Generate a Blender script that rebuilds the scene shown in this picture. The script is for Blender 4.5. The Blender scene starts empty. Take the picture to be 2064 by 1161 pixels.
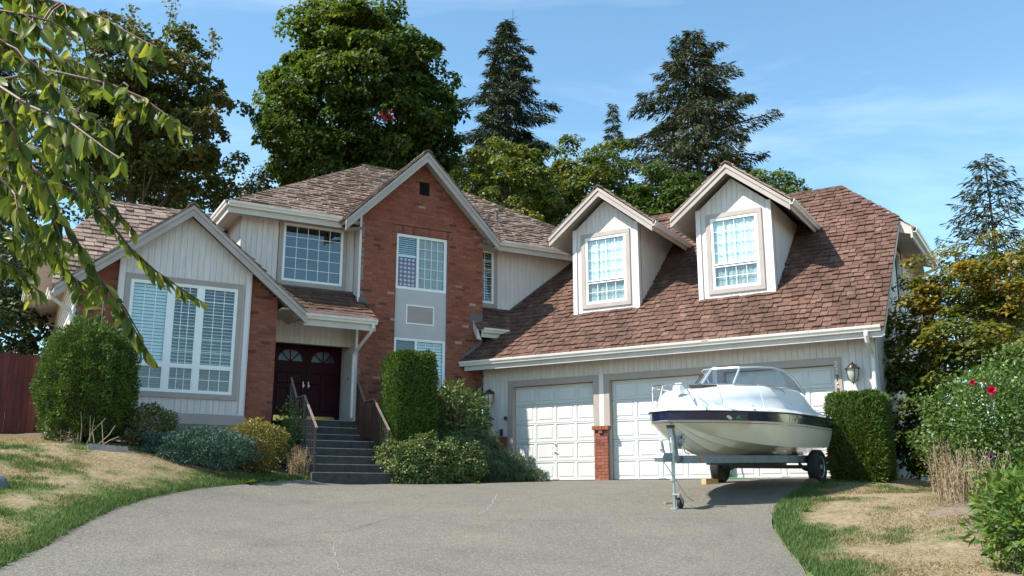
import bpy, math, random
import numpy as np
from mathutils import Matrix, Vector

random.seed(7)
RNG = np.random.default_rng(11)
R = math.radians
scene = bpy.context.scene
COL = scene.collection

# ------------------------------------------------------------------ camera
cam_d = bpy.data.cameras.new("camera")
cam_d.sensor_width = 36.0
cam_d.lens = 36.0 * 1880 / 2064
cam_d.clip_start = 0.05
cam_d.clip_end = 4000
cam = bpy.data.objects.new("camera", cam_d)
COL.objects.link(cam)
cam.location = (0, 0, 1.5)
cam.rotation_euler = (R(90 + 12.738), 0, 0)
scene.camera = cam

# ------------------------------------------------------------------ light
EL = R(48.4)
AZ = (-0.933, -0.359)
SUN = Vector((AZ[0] * math.cos(EL), AZ[1] * math.cos(EL), math.sin(EL))).normalized()
world = bpy.data.worlds.new("World")
scene.world = world
world.use_nodes = True
wn, wl = world.node_tree.nodes, world.node_tree.links
wn.clear()
w_out = wn.new("ShaderNodeOutputWorld")
w_bg = wn.new("ShaderNodeBackground")
w_sky = wn.new("ShaderNodeTexSky")
w_sky.sky_type = 'NISHITA'
w_sky.sun_disc = False
w_sky.sun_elevation = EL
w_sky.sun_rotation = math.atan2(AZ[0], AZ[1])
w_sky.air_density = 1.0
w_sky.dust_density = 0.1
w_sky.ozone_density = 1.2
w_tc = wn.new("ShaderNodeTexCoord")
w_map = wn.new("ShaderNodeMapping")
w_map.inputs["Rotation"].default_value = (R(8), R(-24), R(20))
w_map.inputs["Scale"].default_value = (1.6, 2.0, 7.5)
w_n1 = wn.new("ShaderNodeTexNoise")
w_n1.inputs["Scale"].default_value = 1.15
w_n1.inputs["Detail"].default_value = 5
w_n1.inputs["Roughness"].default_value = 0.6
w_n1.inputs["Distortion"].default_value = 0.5
w_rmp = wn.new("ShaderNodeMapRange")
w_rmp.inputs["From Min"].default_value = 0.47
w_rmp.inputs["From Max"].default_value = 0.8
w_rmp.inputs["To Max"].default_value = 0.22
w_mix = wn.new("ShaderNodeMix")
w_mix.data_type = 'RGBA'
w_mix.inputs[7].default_value = (7.4, 7.8, 8.3, 1)
wl.new(w_tc.outputs["Generated"], w_map.inputs["Vector"])
wl.new(w_map.outputs["Vector"], w_n1.inputs["Vector"])
wl.new(w_n1.outputs["Fac"], w_rmp.inputs["Value"])
wl.new(w_rmp.outputs["Result"], w_mix.inputs[0])
w_tint = wn.new("ShaderNodeVectorMath")
w_tint.operation = 'MULTIPLY'
w_tint.inputs[1].default_value = (0.80, 1.0, 0.97)
wl.new(w_sky.outputs["Color"], w_tint.inputs[0])
wl.new(w_tint.outputs[0], w_mix.inputs[6])
wl.new(w_mix.outputs[2], w_bg.inputs["Color"])
w_bg.inputs["Strength"].default_value = 0.12
wl.new(w_bg.outputs["Background"], w_out.inputs["Surface"])

sun_d = bpy.data.lights.new("sun", 'SUN')
sun_d.energy = 4.0
sun_d.angle = R(0.53)
sun_d.color = (1.0, 0.95, 0.86)
sun = bpy.data.objects.new("sun", sun_d)
COL.objects.link(sun)
sun.location = SUN * 60
sun.rotation_euler = SUN.to_track_quat('Z', 'Y').to_euler()

scene.view_settings.view_transform = 'Standard'
scene.view_settings.look = 'None'
scene.view_settings.exposure = 1.15
scene.view_settings.gamma = 1.0

# ------------------------------------------------------------------ helpers
F_, TH = 1880.0, math.atan(425 / 1880.0)
def at(px, py, Y):
    """point at depth Y (metres in front of the standpoint) seen at photo pixel px,py"""
    u = (px - 1032) / F_
    v = (580.5 - py) / F_
    d = (u, math.cos(TH) - v * math.sin(TH), math.sin(TH) + v * math.cos(TH))
    k = Y / d[1]
    return np.array([d[0] * k, Y, 1.5 + d[2] * k])

G0 = np.array([-0.823, 25.715, 0.0])
aG, aM = R(31.0), R(29.0)
def frame(ang, o=G0):
    return Matrix.Translation(Vector(o)) @ Matrix.Rotation(ang, 4, 'Z')
FM = frame(aM)      # main house: u along facade, v into the house, z up
FG = frame(-aG)     # garage wing
ID = Matrix.Identity(4)

WM = {}
def link(o, parent=None, world=None):
    COL.objects.link(o)
    if world is None:
        world = ID.copy()
    WM[o.name] = world
    o.matrix_basis = world
    if parent is not None:
        o.parent = parent
        o.matrix_parent_inverse = WM[parent.name].inverted()
    return o

def tag(o, label=None, cat=None, group=None, kind=None):
    if label: o["label"] = label
    if cat: o["category"] = cat
    if group: o["group"] = group
    if kind: o["kind"] = kind
    return o

def thing(name, loc, label, cat, group=None):
    o = bpy.data.objects.new(name, None)
    o.empty_display_size = 0.2
    link(o, None, Matrix.Translation(Vector(loc)))
    return tag(o, label, cat, group)

def np_mesh(name, V, Fc, mats, rnd=None, smooth=False, mi=None):
    """V (n,3); Fc list of index arrays or (m,k) array"""
    me = bpy.data.meshes.new(name)
    V = np.asarray(V, np.float32)
    if isinstance(Fc, np.ndarray):
        m, k = Fc.shape
        me.vertices.add(len(V)); me.vertices.foreach_set("co", V.ravel())
        me.loops.add(m * k); me.loops.foreach_set("vertex_index", Fc.astype(np.int32).ravel())
        me.polygons.add(m)
        me.polygons.foreach_set("loop_start", np.arange(0, m * k, k, dtype=np.int32))
        me.update(calc_edges=True)
    else:
        me.from_pydata(V.tolist(), [], Fc)
    for mt in (mats if isinstance(mats, (list, tuple)) else [mats]):
        me.materials.append(mt)
    if rnd is not None:
        a = me.attributes.new("rnd", 'FLOAT', 'FACE')
        a.data.foreach_set("value", np.asarray(rnd, np.float32))
    if mi is not None:
        me.polygons.foreach_set("material_index", np.asarray(mi, np.int32))
    if smooth:
        me.polygons.foreach_set("use_smooth", np.ones(len(me.polygons), bool))
    me.update()
    return me

class MB:
    def __init__(s, F=ID):
        s.v = []; s.f = []; s.F = F; s.r = []; s.mi = []; s.g = []
    def add(s, vs, fs, r=0.0, mi=0):
        n = len(s.v); s.g.append((n, len(s.f)))
        s.v += [tuple(p) for p in vs]
        for f in fs:
            s.f.append(tuple(i + n for i in f)); s.r.append(r); s.mi.append(mi)
        return s
    def box(s, x0, x1, y0, y1, z0, z1, r=0.0, mi=0):
        vs = [(x, y, z) for z in (z0, z1) for y in (y0, y1) for x in (x0, x1)]
        return s.add(vs, [(0, 2, 3, 1), (4, 5, 7, 6), (0, 1, 5, 4), (2, 6, 7, 3), (0, 4, 6, 2), (1, 3, 7, 5)], r, mi)
    def prism(s, poly, v0, v1, ax='v', r=0.0, mi=0):
        """extrude 2d polygon; ax v: poly=(u,z) along v, u: poly=(v,z) along u, z: poly=(u,v) along z"""
        n = len(poly)
        def P(p, t):
            return {'v': (p[0], t, p[1]), 'u': (t, p[0], p[1]), 'z': (p[0], p[1], t)}[ax]
        vs = [P(p, v0) for p in poly] + [P(p, v1) for p in poly]
        fs = [tuple(range(n)), tuple(range(2 * n - 1, n - 1, -1))]
        fs += [(i, i + n, (i + 1) % n + n, (i + 1) % n) for i in range(n)]
        return s.add(vs, fs, r, mi)
    def slab(s, quad, t, r=0.0, mi=0):
        """polygon of 3d points thickened downward along its normal by t"""
        q = [Vector(p) for p in quad]
        nrm = (q[1] - q[0]).cross(q[-1] - q[0]).normalized()
        if nrm.z < 0: nrm = -nrm
        n = len(q)
        vs = q + [p - nrm * t for p in q]
        fs = [tuple(range(n)), tuple(range(2 * n - 1, n - 1, -1))] + [(i, i + n, (i + 1) % n + n, (i + 1) % n) for i in range(n)]
        return s.add(vs, fs, r, mi)
    def tube(s, path, rad, n=8, cap=True, r=0.0, mi=0):
        P = [Vector(p) for p in path]
        if not isinstance(rad, (list, tuple, np.ndarray)): rad = [rad] * len(P)
        up = None; rings = []
        for i, p in enumerate(P):
            d = (P[min(i + 1, len(P) - 1)] - P[max(i - 1, 0)]).normalized()
            if up is None:
                up = Vector((0, 0, 1)) if abs(d.z) < .9 else Vector((1, 0, 0))
            x = d.cross(up)
            if x.length < 1e-5: x = d.orthogonal()
            x.normalize(); y = x.cross(d).normalized(); up = y
            rings.append([p + (x * math.cos(2 * math.pi * k / n) + y * math.sin(2 * math.pi * k / n)) * rad[i] for k in range(n)])
        vs = [v for rg in rings for v in rg]
        fs = []
        for i in range(len(P) - 1):
            for k in range(n):
                a, b = i * n + k, i * n + (k + 1) % n
                fs.append((a, b, b + n, a + n))
        if cap:
            fs.append(tuple(range(n - 1, -1, -1)))
            fs.append(tuple(range((len(P) - 1) * n, len(P) * n)))
        return s.add(vs, fs, r, mi)
    def lathe(s, prof, c=(0, 0, 0), n=16, axis='z', r=0.0, mi=0):
        """prof: list of (radius, height)"""
        vs = []
        for (q, h) in prof:
            for k in range(n):
                a = 2 * math.pi * k / n
                x, y = q * math.cos(a), q * math.sin(a)
                p = {'z': (x, y, h), 'y': (x, h, y), 'x': (h, x, y)}[axis]
                vs.append((p[0] + c[0], p[1] + c[1], p[2] + c[2]))
        fs = []
        for i in range(len(prof) - 1):
            for k in range(n):
                a, b = i * n + k, i * n + (k + 1) % n
                fs.append((a, b, b + n, a + n))
        fs.append(tuple(range(n - 1, -1, -1))); fs.append(tuple(range((len(prof) - 1) * n, len(prof) * n)))
        return s.add(vs, fs, r, mi)
    def build_each(s, name, mat, parent=None, smooth=False, per=1):
        g = s.g[::per] + [(len(s.v), len(s.f))]; out = []
        for (v0, f0), (v1, f1) in zip(g[:-1], g[1:]):
            b = MB(s.F); b.v = s.v[v0:v1]; b.f = [tuple(i - v0 for i in f) for f in s.f[f0:f1]]; b.r = s.r[f0:f1]; b.mi = s.mi[f0:f1]
            out.append(b.build(name, mat, parent, smooth))
        return out
    def build(s, name, mat, parent=None, smooth=False, fix=True):
        if not s.v: return None
        V = np.array([tuple(s.F @ Vector(p)) for p in s.v])
        c = (V.min(0) + V.max(0)) / 2
        c[2] = V[:, 2].min()
        me = np_mesh(name, V - c, s.f, mat, s.r, smooth, s.mi)
        if fix:
            import bmesh
            b = bmesh.new(); b.from_mesh(me); bmesh.ops.recalc_face_normals(b, faces=b.faces); b.to_mesh(me); b.free()
        if smooth:
            try: me.set_sharp_from_angle(angle=R(38))
            except Exception: pass
        o = bpy.data.objects.new(name, me)
        return link(o, parent, Matrix.Translation(Vector(c)))

def inst(name, me, parent, world):
    o = bpy.data.objects.new(name, me)
    return link(o, parent, world)

# ------------------------------------------------------------------ materials
def nodes_of(name):
    m = bpy.data.materials.new(name); m.use_nodes = True
    nt = m.node_tree; nt.nodes.clear()
    out = nt.nodes.new("ShaderNodeOutputMaterial")
    return m, nt, out

def ramp(nt, stops, fac):
    r = nt.nodes.new("ShaderNodeValToRGB")
    el = r.color_ramp.elements
    while len(el) < len(stops): el.new(0.5)
    for e, (p, c) in zip(el, stops):
        e.position = p; e.color = (*c, 1)
    nt.links.new(fac, r.inputs[0])
    return r.outputs[0]

def math_node(nt, op, a, b=None):
    n = nt.nodes.new("ShaderNodeMath"); n.operation = op
    for i, x in enumerate((a, b)):
        if x is None: continue
        if isinstance(x, (int, float)): n.inputs[i].default_value = x
        else: nt.links.new(x, n.inputs[i])
    return n.outputs[0]

def mat(name, col, rough=0.6, var=0.12, nscale=3.0, bump=0.0, bscale=60, metal=0.0, spec=0.5, stretch=None, col2=None, coat=0.0):
    m, nt, out = nodes_of(name)
    b = nt.nodes.new("ShaderNodeBsdfPrincipled")
    geo = nt.nodes.new("ShaderNodeNewGeometry")
    vec = geo.outputs["Position"]
    if stretch:
        mp = nt.nodes.new("ShaderNodeMapping"); mp.inputs["Scale"].default_value = stretch
        nt.links.new(vec, mp.inputs[0]); vec = mp.outputs[0]
    nz = nt.nodes.new("ShaderNodeTexNoise"); nz.inputs["Scale"].default_value = nscale
    nz.inputs["Detail"].default_value = 6; nz.inputs["Roughness"].default_value = 0.65
    nt.links.new(vec, nz.inputs["Vector"])
    lo = tuple(c * (1 - var) for c in col); hi = tuple(min(1, c * (1 + var)) for c in (col2 or col))
    nt.links.new(ramp(nt, [(0.3, lo), (0.7, hi)], nz.outputs["Fac"]), b.inputs["Base Color"])
    b.inputs["Roughness"].default_value = rough
    b.inputs["Metallic"].default_value = metal
    b.inputs["Specular IOR Level"].default_value = spec
    b.inputs["Coat Weight"].default_value = coat
    if bump:
        n2 = nt.nodes.new("ShaderNodeTexNoise"); n2.inputs["Scale"].default_value = bscale; n2.inputs["Detail"].default_value = 4
        nt.links.new(vec, n2.inputs["Vector"])
        bp = nt.nodes.new("ShaderNodeBump"); bp.inputs["Strength"].default_value = bump; bp.inputs["Distance"].default_value = 0.01
        nt.links.new(n2.outputs["Fac"], bp.inputs["Height"]); nt.links.new(bp.outputs[0], b.inputs["Normal"])
    nt.links.new(b.outputs[0], out.inputs[0])
    return m

def mat_rnd(name, stops, rough=0.8, grain=(8, 8, 60), gamt=0.25, patch=0.0, bump=0.3, extra=None):
    """colour per piece (face attribute rnd + object random) with grain on top"""
    m, nt, out = nodes_of(name)
    b = nt.nodes.new("ShaderNodeBsdfPrincipled")
    at_ = nt.nodes.new("ShaderNodeAttribute"); at_.attribute_name = "rnd"
    oi = nt.nodes.new("ShaderNodeObjectInfo")
    s = math_node(nt, 'FRACT', math_node(nt, 'ADD', at_.outputs["Fac"], oi.outputs["Random"]))
    c = ramp(nt, stops, s)
    geo = nt.nodes.new("ShaderNodeNewGeometry")
    mp = nt.nodes.new("ShaderNodeMapping"); mp.inputs["Scale"].default_value = grain
    nt.links.new(geo.outputs["Position"], mp.inputs[0])
    nz = nt.nodes.new("ShaderNodeTexNoise"); nz.inputs["Scale"].default_value = 1.0; nz.inputs["Detail"].default_value = 5
    nt.links.new(mp.outputs[0], nz.inputs["Vector"])
    mr = nt.nodes.new("ShaderNodeMapRange"); mr.inputs["From Min"].default_value = 0.3; mr.inputs["From Max"].default_value = 0.7
    mr.inputs["To Min"].default_value = 1 - gamt; mr.inputs["To Max"].default_value = 1 + gamt * .8
    nt.links.new(nz.outputs["Fac"], mr.inputs["Value"])
    fac = mr.outputs["Result"]
    if patch:
        n3 = nt.nodes.new("ShaderNodeTexNoise"); n3.inputs["Scale"].default_value = 0.6; n3.inputs["Detail"].default_value = 3
        nt.links.new(geo.outputs["Position"], n3.inputs["Vector"])
        m3 = nt.nodes.new("ShaderNodeMapRange"); m3.inputs["From Min"].default_value = .35; m3.inputs["From Max"].default_value = .65
        m3.inputs["To Min"].default_value = 1 - patch; m3.inputs["To Max"].default_value = 1 + patch
        nt.links.new(n3.outputs["Fac"], m3.inputs["Value"])
        fac = math_node(nt, 'MULTIPLY', fac, m3.outputs["Result"])
    if extra:
        mp2 = nt.nodes.new("ShaderNodeMapping"); mp2.inputs["Rotation"].default_value = (0, 0, aG); mp2.inputs["Scale"].default_value = (3.2, .35, .35)
        nt.links.new(geo.outputs["Position"], mp2.inputs[0])
        n4 = nt.nodes.new("ShaderNodeTexNoise"); n4.inputs["Scale"].default_value = 1.0; n4.inputs["Detail"].default_value = 5
        nt.links.new(mp2.outputs[0], n4.inputs["Vector"])
        m4 = nt.nodes.new("ShaderNodeMapRange"); m4.inputs["From Min"].default_value = .38; m4.inputs["From Max"].default_value = .62
        m4.inputs["To Min"].default_value = 1 - extra; m4.inputs["To Max"].default_value = 1 + extra * .6
        nt.links.new(n4.outputs["Fac"], m4.inputs["Value"])
        fac = math_node(nt, 'MULTIPLY', fac, m4.outputs["Result"])
    mx = nt.nodes.new("ShaderNodeVectorMath"); mx.operation = 'SCALE'
    nt.links.new(c, mx.inputs[0]); nt.links.new(fac, mx.inputs["Scale"])
    nt.links.new(mx.outputs[0], b.inputs["Base Color"])
    b.inputs["Roughness"].default_value = rough
    b.inputs["Specular IOR Level"].default_value = 0.3
    if bump:
        bp = nt.nodes.new("ShaderNodeBump"); bp.inputs["Strength"].default_value = bump; bp.inputs["Distance"].default_value = 0.008
        nt.links.new(nz.outputs["Fac"], bp.inputs["Height"]); nt.links.new(bp.outputs[0], b.inputs["Normal"])
    nt.links.new(b.outputs[0], out.inputs[0])
    return m

def mat_leaf(name, stops, trans=0.35, rough=0.5, patch=0.0, pscale=0.5, spec=0.4):
    m, nt, out = nodes_of(name)
    at_ = nt.nodes.new("ShaderNodeAttribute"); at_.attribute_name = "rnd"
    oi = nt.nodes.new("ShaderNodeObjectInfo")
    s = math_node(nt, 'ADD', at_.outputs["Fac"], math_node(nt, 'MULTIPLY', oi.outputs["Random"], 0.0))
    if patch:
        geo = nt.nodes.new("ShaderNodeNewGeometry")
        nz = nt.nodes.new("ShaderNodeTexNoise"); nz.inputs["Scale"].default_value = pscale; nz.inputs["Detail"].default_value = 2
        nt.links.new(geo.outputs["Position"], nz.inputs["Vector"])
        s = math_node(nt, 'ADD', math_node(nt, 'MULTIPLY', s, 1 - patch), math_node(nt, 'MULTIPLY', math_node(nt, 'ADD', math_node(nt, 'MULTIPLY', math_node(nt, 'SUBTRACT', nz.outputs["Fac"], 0.5), 2.2), 0.5), patch))
    c = ramp(nt, stops, s)
    b = nt.nodes.new("ShaderNodeBsdfPrincipled")
    nt.links.new(c, b.inputs["Base Color"])
    b.inputs["Roughness"].default_value = rough
    b.inputs["Specular IOR Level"].default_value = spec
    t = nt.nodes.new("ShaderNodeBsdfTranslucent")
    sc = nt.nodes.new("ShaderNodeVectorMath"); sc.operation = 'MULTIPLY'; sc.inputs[1].default_value = (1.5, 1.5, 0.7)
    nt.links.new(c, sc.inputs[0]); nt.links.new(sc.outputs[0], t.inputs["Color"])
    mx = nt.nodes.new("ShaderNodeMixShader"); mx.inputs[0].default_value = trans
    nt.links.new(b.outputs[0], mx.inputs[1]); nt.links.new(t.outputs[0], mx.inputs[2])
    nt.links.new(mx.outputs[0], out.inputs[0])
    return m

def mat_glass(name, tint=(0.75, 0.82, 0.85), ior=1.9, rough=0.01):
    m, nt, out = nodes_of(name)
    tr = nt.nodes.new("ShaderNodeBsdfTransparent"); tr.inputs[0].default_value = (*tint, 1)
    gl = nt.nodes.new("ShaderNodeBsdfGlossy"); gl.inputs["Roughness"].default_value = rough
    gl.inputs["Color"].default_value = (0.95, 0.97, 1, 1)
    geo = nt.nodes.new("ShaderNodeNewGeometry")
    nz = nt.nodes.new("ShaderNodeTexNoise"); nz.inputs["Scale"].default_value = 1.3; nz.inputs["Detail"].default_value = 1
    nt.links.new(geo.outputs["Position"], nz.inputs["Vector"])
    bp = nt.nodes.new("ShaderNodeBump"); bp.inputs["Strength"].default_value = 0.12; bp.inputs["Distance"].default_value = 0.02
    nt.links.new(nz.outputs["Fac"], bp.inputs["Height"]); nt.links.new(bp.outputs[0], gl.inputs["Normal"])
    dt = nt.nodes.new("ShaderNodeVectorMath"); dt.operation = 'DOT_PRODUCT'
    nt.links.new(geo.outputs["Incoming"], dt.inputs[0]); nt.links.new(geo.outputs["Normal"], dt.inputs[1])
    f0 = 2.0 * ((ior - 1) / (ior + 1)) ** 2
    k5 = math_node(nt, 'POWER', math_node(nt, 'SUBTRACT', 1.0, math_node(nt, 'ABSOLUTE', dt.outputs["Value"])), 5.0)
    sch = math_node(nt, 'ADD', f0, math_node(nt, 'MULTIPLY', k5, 1 - f0))
    sch = math_node(nt, 'MULTIPLY', sch, math_node(nt, 'SUBTRACT', 1.0, geo.outputs["Backfacing"]))
    mx = nt.nodes.new("ShaderNodeMixShader")
    nt.links.new(sch, mx.inputs[0]); nt.links.new(tr.outputs[0], mx.inputs[1]); nt.links.new(gl.outputs[0], mx.inputs[2])
    nt.links.new(mx.outputs[0], out.inputs[0])
    return m

MT = {}
MT['siding'] = mat("siding_paint", (0.615, 0.56, 0.535), 0.7, 0.14, 2.0, 0.35, 40, stretch=(9, 9, 0.7))
MT['groove'] = mat("siding_groove", (0.20, 0.185, 0.17), 0.9, 0.1)
MT['corner'] = mat("corner_board_paint", (0.67, 0.615, 0.61), 0.6, 0.07, 2, 0.15, 30, stretch=(6, 6, .8))
MT['trim'] = mat("taupe_trim_paint", (0.345, 0.285, 0.255), 0.6, 0.10, 3, 0.15, 50)
MT['rake'] = mat("rake_board_paint", (0.37, 0.315, 0.285), 0.6, 0.12, 2.2, 0.2, 40)
MT['fascia'] = mat("fascia_paint", (0.50, 0.46, 0.42), 0.6, 0.10, 2.2, 0.15, 40)
MT['gutter'] = mat("gutter_enamel", (0.66, 0.62, 0.57), 0.35, 0.12, 1.8)
MT['soffit'] = mat("soffit_paint", (0.42, 0.375, 0.34), 0.8, 0.1)
MT['vinyl'] = mat("white_vinyl", (0.80, 0.80, 0.79), 0.35, 0.03)
MT['door_white'] = mat("garage_door_paint", (0.56, 0.55, 0.525), 0.45, 0.05, 1.2, 0.05, 30)
MT['stucco'] = mat("stucco_panel_paint", (0.47, 0.455, 0.45), 0.85, 0.08, 2, 0.4, 70)
MT['maroon'] = mat("maroon_door_paint", (0.036, 0.0060, 0.0105), 0.5, 0.15, 3, spec=0.12)
MT['brass'] = mat("brass", (0.55, 0.38, 0.12), 0.35, 0.15, 8, metal=1.0)
MT['mortar'] = mat("mortar", (0.245, 0.15, 0.125), 0.95, 0.15, 8, 0.4, 90)
BR_ST = [(0.0, (0.085, 0.040, 0.034)), (0.04, (0.15, 0.052, 0.038)), (0.10, (0.215, 0.070, 0.045)), (0.5, (0.245, 0.080, 0.050)), (0.92, (0.275, 0.096, 0.060)), (0.988, (0.29, 0.108, 0.07)), (1.0, (0.36, 0.27, 0.21))]
MT['brick'] = mat_rnd("brick_clay", BR_ST, 0.9, (18, 18, 30), 0.18, 0.05, 0.35)
MT['shake_red'] = mat_rnd("cedar_shake_brown", [(0.0, (0.090, 0.047, 0.034)), (0.4, (0.114, 0.060, 0.043)), (0.85, (0.134, 0.072, 0.052)), (1.0, (0.160, 0.092, 0.067))], 0.75, (9, 9, 26), 0.24, 0.12, 0.4, extra=0.2)
MT['shake_grey'] = mat_rnd("cedar_shake_weathered_lit", [(0.0, (0.15, 0.104, 0.082)), (0.4, (0.20, 0.143, 0.114)), (0.8, (0.245, 0.18, 0.145)), (1.0, (0.31, 0.235, 0.195))], 0.85, (9, 9, 26), 0.25, 0.12, 0.4)  # pale tan: weathering plus glancing light mixed into the colour
MT['shake_dark'] = mat("shake_underlay", (0.055, 0.04, 0.034), 0.95, 0.2)
MT['flash'] = mat("lead_flashing", (0.10, 0.09, 0.088), 0.6, 0.25, 4)
MT['glass'] = mat_glass("window_glass", (0.90, 0.95, 0.955), 1.55)
MT['glass2'] = mat_glass("upper_window_glass", (0.5, 0.65, 0.72), 1.75)
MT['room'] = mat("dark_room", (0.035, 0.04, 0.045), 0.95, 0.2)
MT['blind'] = mat("blind_white", (0.72, 0.78, 0.79), 0.6, 0.05)
MT['veil'] = mat("grey_sheer", (0.36, 0.385, 0.37), 0.8, 0.12, 2.5)
MT['blind_dim'] = mat("blind_grey", (0.085, 0.09, 0.092), 0.7, 0.1)
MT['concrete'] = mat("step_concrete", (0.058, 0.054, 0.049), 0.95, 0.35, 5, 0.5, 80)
MT['nosing'] = mat("step_nosing_pale", (0.36, 0.345, 0.32), 0.95, 0.25, 9)
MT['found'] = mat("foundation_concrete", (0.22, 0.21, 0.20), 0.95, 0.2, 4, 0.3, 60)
MT['iron'] = mat("railing_brown_paint", (0.050, 0.034, 0.030), 0.45, 0.3, 6)
MT['rail_top'] = mat("handrail_taupe_paint", (0.20, 0.15, 0.13), 0.5, 0.2, 6)
MT['black'] = mat("black_metal", (0.018, 0.017, 0.018), 0.4, 0.2)
MT['bronze'] = mat("dark_bronze", (0.045, 0.036, 0.03), 0.35, 0.3, 8, metal=0.3)
MT['fence'] = mat_rnd("red_stained_fence", [(0, (0.075, 0.021, 0.018)), (0.5, (0.10, 0.027, 0.022)), (1, (0.13, 0.038, 0.030))], 0.85, (14, 14, 1.2), 0.3, 0.1, 0.3)
MT['bark'] = mat("bark", (0.085, 0.065, 0.05), 0.95, 0.3, 6, 0.7, 20, stretch=(1, 1, .3))
MT['bark_dark'] = mat("bark_dark", (0.045, 0.034, 0.027), 0.95, 0.3, 6, 0.6, 20)
MT['twig'] = mat("cherry_twig", (0.085, 0.042, 0.03), 0.6, 0.25, 12)
MT['rubber'] = mat("tyre_rubber", (0.014, 0.014, 0.015), 0.75, 0.25, 20)
MT['galv'] = mat("trailer_grey_paint", (0.20, 0.24, 0.265), 0.45, 0.2, 6, metal=0.25)
MT['galv_dark'] = mat("trailer_dark_steel", (0.06, 0.07, 0.078), 0.5, 0.25, 8, metal=0.2)
MT['zinc'] = mat("zinc_plate", (0.45, 0.48, 0.46), 0.4, 0.25, 20, metal=0.7)
MT['gel_white'] = mat("gelcoat_white", (0.83, 0.84, 0.84), 0.18, 0.02, 1.5, spec=0.5, coat=0.4)
MT['gel_cream'] = mat("gelcoat_cream", (0.80, 0.77, 0.68), 0.22, 0.05, 1.5, coat=0.35)
MT['gel_navy'] = mat("gelcoat_navy", (0.012, 0.014, 0.050), 0.12, 0.1, 2, coat=0.4)
MT['acrylic'] = mat_glass("windscreen_acrylic", (0.66, 0.72, 0.76), 1.5)
MT['alu'] = mat("aluminium_frame", (0.62, 0.65, 0.68), 0.3, 0.06, metal=0.6)
MT['chrome'] = mat("stainless_rail", (0.75, 0.75, 0.75), 0.12, 0.05, metal=1.0)
MT['orange'] = mat("orange_marker", (0.75, 0.13, 0.02), 0.3, 0.1)
MT['red_lens'] = mat("red_lens", (0.4, 0.02, 0.02), 0.3, 0.1)
MT['wood'] = mat("cut_lumber", (0.46, 0.29, 0.15), 0.8, 0.25, 6, 0.2, 60, stretch=(2, 2, 12))
MT['wood_dark'] = mat("old_wood_chock", (0.10, 0.07, 0.055), 0.9, 0.3, 8, 0.3, 40)
MT['hose'] = mat("green_hose", (0.03, 0.22, 0.09), 0.45, 0.15)
MT['stone'] = mat("edging_concrete", (0.34, 0.29, 0.26), 0.95, 0.25, 9, 0.5, 60)
MT['rock'] = mat("grey_rock", (0.13, 0.13, 0.14), 0.95, 0.35, 7, 0.7, 25)
MT['number'] = mat("cream_number", (0.74, 0.70, 0.62), 0.4, 0.05)
MT['number_dark'] = mat("tarnished_number", (0.13, 0.10, 0.07), 0.5, 0.1)
MT['frost'] = mat("frosted_lamp_glass", (0.40, 0.385, 0.34), 0.25, 0.08, 6)
MT['purple_glass'] = mat("fanlight_glass", (0.035, 0.045, 0.06), 0.2, 0.1)
MT['rose'] = mat("rose_petal", (0.62, 0.012, 0.075), 0.5, 0.2, 20)
MT['red_flower'] = mat("red_petal", (0.62, 0.02, 0.02), 0.5, 0.2, 20)
MT['purple_flower'] = mat("purple_petal", (0.30, 0.02, 0.26), 0.5, 0.2, 20)
MT['straw'] = mat("dry_stalk", (0.26, 0.19, 0.12), 0.8, 0.25, 8)
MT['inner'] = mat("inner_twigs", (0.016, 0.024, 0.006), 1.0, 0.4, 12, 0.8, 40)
MT['soil'] = mat("bed_soil", (0.075, 0.055, 0.042), 1.0, 0.35, 5, 0.8, 40)

# plaid curtain
def mat_plaid():
    m, nt, out = nodes_of("plaid_fabric")
    b = nt.nodes.new("ShaderNodeBsdfPrincipled"); b.inputs["Roughness"].default_value = 0.9
    tc = nt.nodes.new("ShaderNodeTexCoord")
    sx = nt.nodes.new("ShaderNodeSeparateXYZ"); nt.links.new(tc.outputs["Object"], sx.inputs[0])
    # distance along the facade direction
    du = math_node(nt, 'ADD', math_node(nt, 'MULTIPLY', sx.outputs[0], math.cos(aM)), math_node(nt, 'MULTIPLY', sx.outputs[1], math.sin(aM)))
    a = math_node(nt, 'LESS_THAN', math_node(nt, 'FRACT', math_node(nt, 'MULTIPLY', du, 8.5)), 0.5)
    c = math_node(nt, 'LESS_THAN', math_node(nt, 'FRACT', math_node(nt, 'MULTIPLY', sx.outputs[2], 8.5)), 0.5)
    s = math_node(nt, 'MULTIPLY', math_node(nt, 'ADD', a, c), 0.5)
    r = ramp(nt, [(0.0, (0.62, 0.66, 0.74)), (0.35, (0.30, 0.14, 0.22)), (0.8, (0.20, 0.015, 0.035))], s)
    nt.links.new(r, b.inputs["Base Color"]); nt.links.new(b.outputs[0], out.inputs[0])
    return m
MT['plaid'] = mat_plaid()

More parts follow.
